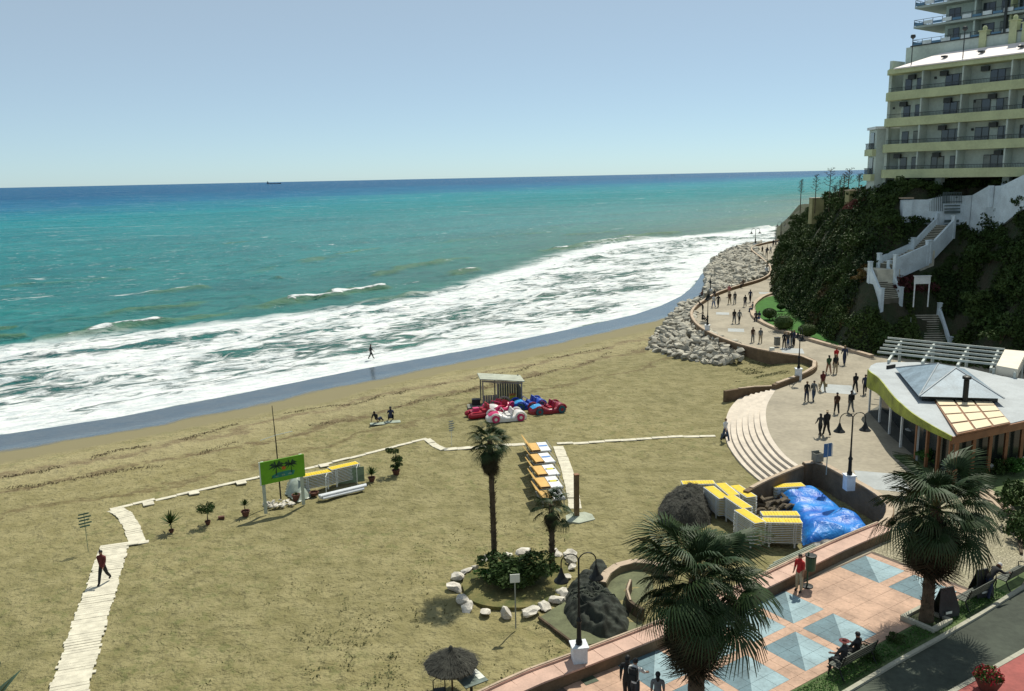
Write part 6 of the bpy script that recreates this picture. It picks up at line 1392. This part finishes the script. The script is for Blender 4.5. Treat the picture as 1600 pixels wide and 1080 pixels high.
# ---------------------------------------------------------------- ships
def ship(u,v,length,D,label,rz=0):
    d=FW*FPX+RR*(u-800)-UU*(v-540); d=d/d[1]*D; o=thing('cargo_ship',label,'ship',(d[0],d[1],-1.2),rz); s=length
    hu=MB(); pr=[(-.5,-.07),(.38,-.07),(.47,-.035),(.5,0),(.47,.035),(.38,.07),(-.5,.07)]; n=len(pr)
    hu.add([(x*s*.96,y*s,-.01*s) for x,y in pr]+[(x*s,y*s,.05*s+(.025*s if x>.4 else 0)) for x,y in pr],[tuple(range(n,2*n))]+[(i,(i+1)%n,n+(i+1)%n,n+i) for i in range(n)]); part('hull',hu,mat('dark_ship_hull',(.02,.035,.07),.6,.1,.1),o)
    part('bridge',MB().box((-.42*s,0,.10*s),(.08*s,.11*s,.09*s)).box((-.43*s,0,.155*s),(.04*s,.12*s,.02*s)),mat('pale_bridge',(.12,.15,.18),.6),o); part('funnel',MB().box((-.46*s,0,.17*s),(.03*s,.03*s,.05*s)),M_iron,o)
    for x in (-.2,.05,.3): part('deck_mast',MB().tube([(x*s,0,.05*s),(x*s,0,.12*s)],.004*s,5),M_iron,o)
ship(428,284.6,120,7200,'long low cargo ship on the horizon at the left',.0)
ship(1052,271.6,42,9000,'tiny boat on the horizon towards the right',.2)
# ---------------------------------------------------------------- PEOPLE
M_skin=mat('sun_tanned_skin',(.30,.16,.10),.55,.1,6); M_hairs=[mat('dark_brown_hair',(.018,.012,.008),.6),mat('black_hair',(.008,.008,.009),.6),mat('grey_white_hair',(.50,.50,.48),.6),mat('fair_hair',(.20,.13,.06),.6)]
CL={}
def cloth(n,c): 
    if n not in CL: CL[n]=mat(n+'_cloth',c,.85,.15,4,.15,30)
    return CL[n]
COL=dict(black=(.016,.017,.018),navy=(.022,.032,.07),white=(.68,.68,.66),grey=(.14,.15,.15),red=(.42,.02,.02),denim=(.04,.07,.13),khaki=(.25,.21,.12),brown=(.07,.035,.02),maroon=(.11,.02,.02),blue=(.05,.12,.28),beige=(.40,.33,.22),green=(.04,.09,.04),darkgrey=(.04,.042,.045),pink=(.45,.16,.15))
def person_mesh(pose,seed=0):
    "one continuous body: slots 0 skin 1 top 2 trousers 3 shoes; faces +Y"
    V={};E=[];V['hip']=(Vector((0,0,.93)),(.145,.11)); 
    def rot(v,ax,a_): return Matrix.Rotation(a_,3,ax)@v
    bend=pose.get('bend',0); hipz=pose.get('hipz',.93)
    up=rot(Vector((0,0,1)),'X',-bend); fw=rot(Vector((0,1,0)),'X',-bend)
    hip=Vector((0,0,hipz)); V['hip']=(hip,(.165,.135))
    wa=hip+up*.17; ch=hip+up*.36; sh=hip+up*.50; nk=hip+up*.575; hd=nk+up*.09+fw*.015; tp=nk+up*.20+fw*.01
    V['waist']=(wa,(.155,.125));V['chest']=(ch,(.18,.135));V['shc']=(sh,(.13,.105));V['neck']=(nk,(.055,.055));V['head']=(hd,(.088,.10));V['top']=(tp,(.07,.08))
    E+=[('hip','waist',1),('waist','chest',1),('chest','shc',1),('shc','neck',0),('neck','head',0),('head','top',0)]
    for s_,n_ in ((-1,'L'),(1,'R')):
        th,kn,out=pose['leg'+n_]; 
        h0=hip+Vector((s_*.085,0,-.06)); d1=rot(Vector((s_*out,0,-1)).normalized(),'X',th); k_=h0+d1*.43; d2=rot(Vector((s_*out*.3,0,-1)).normalized(),'X',th-kn); a0=k_+d2*.42
        fd=rot(Vector((0,1,0)),'X',pose.get('foot'+n_,0)); 
        V['h'+n_]=(h0,(.108,.12));V['m'+n_]=(h0.lerp(k_,.5),(.098,.105));V['k'+n_]=(k_,(.078,.08));V['c'+n_]=(k_+d2*.14,(.074,.08));V['a'+n_]=(a0,(.058,.062));V['t'+n_]=(a0+fd*.16+Vector((0,0,-.03)),(.055,.04))
        E+=[('hip','h'+n_,2),('h'+n_,'m'+n_,2),('m'+n_,'k'+n_,2),('k'+n_,'c'+n_,2),('c'+n_,'a'+n_,2),('a'+n_,'t'+n_,3)]
        ua,eb,ab=pose['arm'+n_]; s0=sh+Vector((s_*.185,0,0))+up*-.02; u1=rot(rot(Vector((s_*ab*.55,0,-1)).normalized(),'X',ua),'X',-bend*.3); e0=s0+u1*.28; u2=rot(Vector((s_*ab*.2,0,-1)).normalized(),'X',ua+eb-bend*.3); w0=e0+u2*.25; hn=w0+u2*.07
        V['s'+n_]=(s0,(.078,.078));V['e'+n_]=(e0,(.056,.056));V['w'+n_]=(w0,(.036,.034));V['p'+n_]=(hn,(.034,.022))
        E+=[('shc','s'+n_,1),('s'+n_,'e'+n_,1),('e'+n_,'w'+n_,0 if pose.get('short',True) else 1),('w'+n_,'p'+n_,0)]
    names=list(V); me=bpy.data.meshes.new('b'); me.from_pydata([V[n_][0] for n_ in names],[(names.index(a_),names.index(b_)) for a_,b_,_ in E],[])
    ob=bpy.data.objects.new('b',me); C.objects.link(ob); md=ob.modifiers.new('s','SKIN'); md.branch_smoothing=.6
    for i,n_ in enumerate(names): me.skin_vertices[0].data[i].radius=V[n_][1]; me.skin_vertices[0].data[i].use_root=(n_=='hip')
    sb=ob.modifiers.new('u','SUBSURF'); sb.levels=1
    dg=bpy.context.evaluated_depsgraph_get(); ev=ob.evaluated_get(dg); m2=ev.to_mesh(); vs=[v.co.copy() for v in m2.vertices]; fs=[tuple(p.vertices) for p in m2.polygons]; ev.to_mesh_clear(); bpy.data.objects.remove(ob); bpy.data.meshes.remove(me)
    segs=[(V[a_][0],V[b_][0],r_,(V[a_][1][0]+V[b_][1][0])/2) for a_,b_,r_ in E]
    mb=MB()
    mi=[]
    for f in fs:
        c_=sum((vs[i] for i in f),Vector())/len(f); best=9;bm_=0
        for a_,b_,r_,ra in segs:
            d_=b_-a_; t=max(0,min(1,(c_-a_).dot(d_)/d_.length_squared)); ds=(c_-a_-d_*t).length-ra
            if ds<best: best=ds;bm_=r_
        mi.append(bm_)
    mb.v=[tuple(v) for v in vs]; mb.f=fs; mb.m=mi
    H_=hd+up*.03
    # face: nose, eyes, ears
    mb.add([H_+fw*.085+up*.02,H_+fw*.085-up*.02+Vector((.014,0,0)),H_+fw*.085-up*.02-Vector((.014,0,0)),H_+fw*.115-up*.018],[(0,1,3),(1,2,3),(2,0,3)],0)
    for s_ in (-1,1):
        e=H_+fw*.082+up*.025+Vector((s_*.03,0,0)); mb.box(tuple(e),(.016,.014,.008),0,3); mb.box(tuple(H_+Vector((s_*.082,0,.0))),(.014,.03,.045),0,0)
    mb.box(tuple(H_+fw*.085-up*.045),(.04,.012,.008),0,1)
    # fingers
    for s_,n_ in ((-1,'L'),(1,'R')):
        p_=V['p'+n_][0]; w0=V['w'+n_][0]; d_=(p_-w0).normalized(); sd_=Vector((0,1,0)); sd_=(sd_-d_*sd_.dot(d_)).normalized(); cu=d_.cross(sd_)*(1 if s_>0 else -1)*.02
        for i,l in enumerate((.062,.072,.068,.052)):
            r0=p_+sd_*(.026-.0175*i); mb.tube([r0-d_*.02,r0+d_*l*.5+cu*.2,r0+d_*l+cu],[.009,.008,.006],5,0)
        r0=w0+d_*.035+sd_*.025; mb.tube([r0,r0+sd_*.028+d_*.02,r0+sd_*.034+d_*.05+cu*.5],[.011,.010,.007],5,0)
    return mb,H_,up,fw
def hair_mesh(H_,up,fw,kind,name='hair'):
    mb=MB(); n=12;m=7; vs=[]; sx=Vector((1,0,0))
    for i in range(m):
        ph=i/(m-1)*(1.75 if kind!='hat' else 1.45)
        for j in range(n):
            a_=2*math.pi*j/n; r_=.108 if kind!='hat' else .108; front=math.sin(a_); k_=ph*(.72 if front>.3 and kind!='long' else 1.0 if kind!='long' else (.7 if front>.2 else 1.28)); vs.append(H_+up*.022+(sx*math.cos(a_)*.9+fw*front)*r_*math.sin(k_)+up*.108*math.cos(k_))
    mb.add(vs,[(i*n+j,i*n+(j+1)%n,(i+1)*n+(j+1)%n,(i+1)*n+j) for i in range(m-1) for j in range(n)])
    if kind=='hat':
        o_=len(mb.v); vs=[]
        for r_ in (.10,.20):
            for j in range(n): a_=2*math.pi*j/n; vs.append(H_+up*(.055 if r_<.15 else .04)+(sx*math.cos(a_)+fw*math.sin(a_))*r_)
        mb.add(vs,[(j,(j+1)%n,n+(j+1)%n,n+j) for j in range(n)])
    if kind=='long': mb.tube([H_-fw*.07,H_-fw*.08-up*.12,H_-fw*.075-up*.22],[.07,.065,.03],8)
    return mb.mesh(name,M_hairs[0],True)
POSES=dict(
 walk=dict(legL=(.42,.12,.03),legR=(-.30,.30,.03),armL=(-.35,.15,.15),armR=(.40,.35,.15),hipz=.915),
 walk2=dict(legL=(-.36,.35,.03),legR=(.36,.05,.03),armL=(.35,.45,.18),armR=(-.30,.1,.18),hipz=.915,short=False),
 stride=dict(legL=(.25,.02,.04),legR=(-.12,.55,.04),armL=(-.15,.2,.2),armR=(.2,.25,.2),hipz=.93,short=False),
 stand=dict(legL=(.02,.0,.08),legR=(-.02,.03,.08),armL=(.05,.15,.2),armR=(.1,.2,.2),hipz=.935),
 phone=dict(legL=(.04,.0,.1),legR=(-.03,.03,.08),armL=(.4,1.5,.2),armR=(.5,1.5,.2),hipz=.935),
 point=dict(legL=(.2,.02,.05),legR=(-.2,.15,.05),armL=(.1,.2,.15),armR=(.75,.35,.45),hipz=.925),
 sit=dict(legL=(1.45,1.40,.12),legR=(1.5,1.5,.12),armL=(.5,.7,.15),armR=(.45,.8,.15),hipz=.52),
 ground=dict(legL=(1.95,1.6,.15),legR=(1.85,1.35,.2),armL=(.7,.9,.2),armR=(.6,.6,.2),hipz=.13,bend=.15,footL=-.3,footR=-.2),
 recline=dict(legL=(1.35,.25,.1),legR=(1.75,1.1,.15),armL=(-.6,.1,.3),armR=(-.5,.15,.3),hipz=.14,bend=-.55,footL=.9,footR=.2),
 bend=dict(legL=(.15,.12,.1),legR=(-.1,.15,.1),armL=(1.3,.4,.1),armR=(1.2,.5,.1),hipz=.9,bend=.85,short=False),
)
PM={}
def person_protos():
    for k_,ps in POSES.items():
        mb,H_,up,fw=person_mesh(ps); zmin=min(v[2] for v in mb.v); me=mb.mesh('person',[M_skin,M_skin,M_skin,M_skin],True)
        PM[k_]=(me,{h:hair_mesh(H_,up,fw,h,'hat' if h=='hat' else 'hair') for h in ('short','long','hat')},zmin,H_,up,fw)
person_protos()
M_pack=mat('dark_backpack',(.02,.02,.025),.8,.2,5)
def person(p,face,pose,top,low,label,hair=0,hk='short',h=1.72,pack=None,shoes='black',group=None,skinl=False,bag=False):
    me,hm,zmin,H_,up,fw=PM[pose]; s=h/1.74
    o=link('person',me,None,Vector(p)-Vector((0,0,zmin*s if pose not in('sit',) else 0)),math.radians(face)-math.pi/2,s); tag(o,label,'person',group)
    for i,m_ in enumerate((M_skin,cloth(top,COL[top]),M_skin if low=='bare' else cloth(low,COL[low]),cloth(shoes,COL[shoes]))):
        o.material_slots[i].link='OBJECT'; o.material_slots[i].material=m_
    ho=link('hat' if hk=='hat' else 'hair',hm[hk],o); ho.material_slots[0].link='OBJECT'; ho.material_slots[0].material=cloth('beige',COL['beige']) if hk=='hat' else M_hairs[hair]
    if pack: 
        c_=Vector((0,0,POSES[pose].get('hipz',.93)))+up*.33-fw*.17; part('backpack',MB().box(tuple(c_),(.28,.16,.42)).box(tuple(c_-fw*.09-up*.08),(.2,.05,.2)),cloth(pack,COL[pack]),o)
    return o
G3=lambda x,y:(1000+x/4,350+y/4)
PL=[ # (u,v,face deg,pose,top,low,label,kw)
 ((1281,682),95,'walk2','darkgrey','black','person in dark grey walking close beside a companion in a hat, below the crook lamp',{}),
 ((1291,681),100,'stride','black','black','person in black with a wide beige hat, nearest pair to the curved steps',dict(hk='hat',h=1.82)),
 ((1307,646),80,'walk','brown','black','person in a brown top walking alone just left of the lamp pole',{}),
 ((1329,645),95,'stride','darkgrey','grey','person in dark grey walking right behind the crook lamp',dict(pack='black')),
 ((1336,613),85,'walk','black','black','person in black short sleeves walking in mid promenade near the restaurant',dict(shoes='white')),
 ((1351,616),250,'walk2','navy','black','person in navy passing close to the tip of the restaurant roof',{}),
 ((1260,628),275,'stand','black','navy','person in black with dark trousers, left one of the pair by the parapet corner',{}),
 ((1271,626),265,'walk2','grey','denim','person in grey top and jeans, right one of the pair by the parapet corner',dict(pack='darkgrey')),
 ((1285,611),270,'walk','maroon','khaki','person in a maroon top and khaki trousers carrying bags near the parapet corner',dict(bag=True)),
 ((1294.5,584),90,'walk','green','bare','person in a dark green top and shorts in the middle of the promenade',{}),
 ((1305,584),95,'stand','black','beige','person in black top and beige trousers next to the one in shorts',{}),
 ((1306,571),90,'walk','red','black','person in a red top further along than the pair in mid promenade',{}),
 ((1319,570),80,'walk2','navy','navy','tall person all in navy walking by the kerb near the pergola',dict(h=1.85)),
 ((1176,535),280,'stand','brown','grey','person in brown standing at the parapet side below the lawn',{}),
 ((1188,536),260,'walk','grey','beige','person in grey and beige beside the one in brown below the lawn',{}),
 ((1225,544),90,'stand','black','black','leftmost person of the dark group beside the litter bin',{}),
 ((1231,544.5),120,'stand','darkgrey','denim','middle person of the group beside the litter bin',dict(hair=3)),
 ((1236,543),180,'phone','black','grey','person holding something in the group beside the litter bin',{}),
 ((1240,541),200,'stand','navy','black','rightmost person of the group beside the litter bin',{}),
 ((1147,505.5),265,'walk','black','grey','left person of the pair walking in the middle of the far bend',{}),
 ((1155,505.5),275,'walk2','grey','black','right person of the pair walking in the middle of the far bend',{}),
 ((1140,475.5),90,'walk','brown','khaki','person in brown in the middle of the promenade before the second bend',{}),
 ((1148,475.5),95,'stand','darkgrey','grey','person in dark grey right of the one in brown before the second bend',{}),
 ((1164,479.5),85,'stride','black','navy','person in black with navy trousers near the top end of the lawn',dict(pack='black')),
 ((1172,472.5),90,'walk2','navy','black','tall dark person just beyond the top end of the lawn',dict(h=1.8)),
 ((1115,480.5),100,'walk','white','blue','person in white top and blue trousers by the parapet at the near breakwater',{}),
 ((1122,480.5),95,'walk2','black','black','person in black beside the one in white by the parapet',{}),
 ((1116,470),80,'walk','darkgrey','black','person in dark grey a little behind the one in white by the parapet',{}),
 ((1139,464),60,'stand','pink','beige','person in a pale pink top close to the parapet before the second bend',{}),
 ((1191,397),95,'walk','black','black','left person of the far pair on the narrow outer promenade',{}),
 ((1197.5,399),90,'stand','navy','black','right person of the far pair on the narrow outer promenade',{}),
 ((1204,396),90,'walk','white','grey','person in white on the far promenade near the bluff',{}),
 ((1208,386),90,'stand','black','navy','leftmost of the far crowd at the foot of the bluff',{}),
 ((1212,386),90,'walk','grey','black','second from the left in the far crowd at the foot of the bluff',{}),
 ((1217,386.5),90,'walk2','white','khaki','person in white in the far crowd at the foot of the bluff',{}),
 ((1224,388),90,'stride','black','black','rightmost of the far crowd, against the dark bluff',{}),
]
for (uv,face,pose,top,low,lab,kw) in PL:
    kw=dict(kw); bag=kw.pop('bag',False); kw.setdefault('hair',random.choice([0,1,0,1,3])); kw.setdefault('hk',random.choice(['short','short','long'])); kw.setdefault('h',random.uniform(1.62,1.78))
    o=person(W(uv[0],uv[1],PZ+.004),face,pose,top,low,lab,**kw)
    if bag:
        for s_ in (-1,1): part('handbag',MB().box((s_*.27,.05,.52),(.12,.28,.3)),cloth('beige',COL['beige']),o)
# sitters and people off the promenade
person(W(1098,489,PZ),200,'bend','black','black','dark figure leaning over the parapet at the lamp on the near bend',h=1.7)
person(W(1097,503,PZ),20,'ground','black','black','dark figure sitting on the ground against the parapet below the lamp',h=1.7)
person(W(1097,466,.9),150,'sit','maroon','black','person sitting on the boulders outside the first parapet bend',h=1.7)
person(W(1161,445,PZ+.49)-Vector((0,0,.42)),200,'sit','brown','black','person sitting on the parapet of the far breakwater',h=1.7)
person(W(1176,487,PZ+.02),180,'sit','grey','denim','person sitting on the kerb at the left end of the lawn',h=1.7)
person(W(1181,502,PZ-.02),250,'sit','darkgrey','black','left one of two people sitting on the lawn kerb',h=1.68)
person(W(1186,502,PZ-.02),230,'sit','navy','blue','right one of two people sitting on the lawn kerb',h=1.7)
person(W(1133,690,.04),300,'walk','white','denim','person in a white top stepping off the left end of the curved steps',h=1.75,hair=3)
pl_=W(1136,700,.04); tag(link('beach_bag',MB().box((0,0,.15),(.4,.25,.3)).mesh('beach_bag',M_blk),None,W(1131,684,.04)),'small dark bag on the sand beside the person in white at the steps','bag')
person(W(163,911,.08),265,'walk2','maroon','black','person in a dark maroon jacket walking on the wide plank boardwalk',h=1.72,hair=1)
person(W(580,561,-.95),20,'walk','black','black','dark figure wading in the edge of the surf',h=1.72,hair=1)
person(W(611,659,0),100,'ground','navy','black','dark figure sitting upright on the sand, right one of the seated pair',h=1.8,hair=1,hk='long')
person(W(589,661,0),70,'recline','black','navy','dark figure reclining on the sand, left one of the seated pair',h=1.7)
for u,v,lab in ((590,662,'pale towel under the reclining figure on the sand'),(614,659,'pale towel under the upright seated figure on the sand')):
    tag(link('beach_towel',MB().box((0,0,.0),(1.2,.7,.015)).mesh('beach_towel',M_gpole),None,W(u,v,.02),.2),lab,'towel')
p=W(405,470,-.9); o=thing('swimmer','dark head of a swimmer beyond the breaking waves','person',p); part('head',MB().lathe([(.02,-.02),(.10,.03),(.12,.14),(.08,.24),(.01,.28)],10),M_hairs[0],o); part('shoulders',MB().lathe([(.28,-.2),(.25,-.02),(.08,.03)],10),M_skin,o)
person(W(1248,924,PZ+.016),215,'stand','red','beige','person in a red top and pale shorts standing at the plaza wall',h=1.7,hair=0)
person(Vector((W(980,1098,PZ).x,W(980,1098,PZ).y,PZ+.016)),70,'stride','black','black','dark figure at the left of the three people at the bottom of the plaza',h=1.75,hair=1,hk='long')
person(Vector((W(992,1104,PZ).x,W(992,1104,PZ).y,PZ+.016)),60,'point','white','darkgrey','person in white with a dark backpack reaching out an arm',h=1.76,hair=1,pack='black')
person(Vector((W(1027,1120,PZ).x,W(1027,1120,PZ).y,PZ+.016)),80,'stand','grey','denim','shorter person with big dark hair at the bottom edge of the plaza',h=1.6,hair=1,hk='long')
fc=math.degrees(TA)+90
for (a_,hk,col,lab,hr) in ((-1.15,'hat','darkgrey','person in a reddish hat sitting at the left of the plaza bench',0),(-.35,'short','black','dark-haired person sitting at the right of the plaza bench',1)):
    q=AB(a_,3.02,PZ+.05); o=person(q+Vector((0,0,-.02)),math.degrees(TA)+90,'sit',col,'black',lab,h=1.7,hair=hr,hk=hk)
    if hk=='hat': o.children[0].material_slots[0].material=cloth('maroon',COL['maroon'])
q=W(1543,934,PZ+.05); person(q,20,'bend','black','navy','white-haired person in black stooping between the two roadside benches',h=1.7,hair=2)

# weeds on the sand bank below the promenade bend and round the ring of rocks
rg=np.random.default_rng(21); A_=[]
for (u0,u1,v0,v1,n_) in [(1150,1235,556,602,2600),(400,1000,960,1078,900),(640,900,820,960,500),(250,700,900,1078,500)]:
    for _ in range(n_):
        p=W(rg.uniform(u0,u1),rg.uniform(v0,v1),0); A_.append((p.x,p.y))
A_=np.array(A_); k=(vnoise(A_,.6,90,3)>.12); A_=A_[k]; A_=np.repeat(A_,3,0)+rg.normal(0,.09,(len(A_)*3,2))
k=(polydist(A_,[(p.x,p.y) for p in near_wall])[0]>.5); A_=A_[k]; zz=sand_z(A_)+bankup(A_)+.02; N_=np.tile([0,0,1.],(len(A_),1))
v_,q_=leafcloud(np.column_stack([A_,zz]),N_,.045,4); o=link('beach_weeds',np_mesh('beach_weeds',v_,q_,mat_leaf('dry_weed',(.07,.09,.03),(.12,.11,.045)))); tag(o,'sparse low weeds growing on the sand','weeds',None,'stuff')

# strings of seaweed and sticks left along the tide lines
rg=np.random.default_rng(31); S_=np.array(SHORE); seg=[(S_[i],S_[i+1]) for i in range(2,10)]; A_=[]
for _ in range(9000):
    a_,b_=seg[rg.integers(0,len(seg))]; t=rg.random(); d_=b_-a_; n_=np.array([d_[1],-d_[0]])/np.hypot(*d_); A_.append(np.append(a_+d_*t,0)); A_[-1][2]=0; A_[-1][:2]+=n_*rg.choice([10.2,14.2],p=[.6,.4])
A_=np.array(A_)[:,:2]; off=vnoise(A_,.09,95,4)*2.6; cen=np.array([0,0.]); dd,_s=sdist(A_); g_=(sdist(A_+[.5,0])[0]-dd)/.5; h_=(sdist(A_+[0,.5])[0]-dd)/.5; G_=np.stack([g_,h_],1); G_/=np.linalg.norm(G_,axis=1)[:,None]+1e-6
A_=A_+G_*off[:,None]+rg.normal(0,.22,A_.shape); A_=A_[vnoise(A_,.35,96,3)>-.15]
zz=sand_z(A_)+.03; v_,q_=leafcloud(np.column_stack([A_,zz]),np.tile([0,0,1.],(len(A_),1)),.07,7,asp=.35)
o=link('seaweed_wrack',np_mesh('seaweed_wrack',v_,q_,mat('brown_seaweed',(.06,.04,.018),.8,.3,3))); tag(o,'brown seaweed and twigs strung along the tide lines','seaweed',None,'stuff')
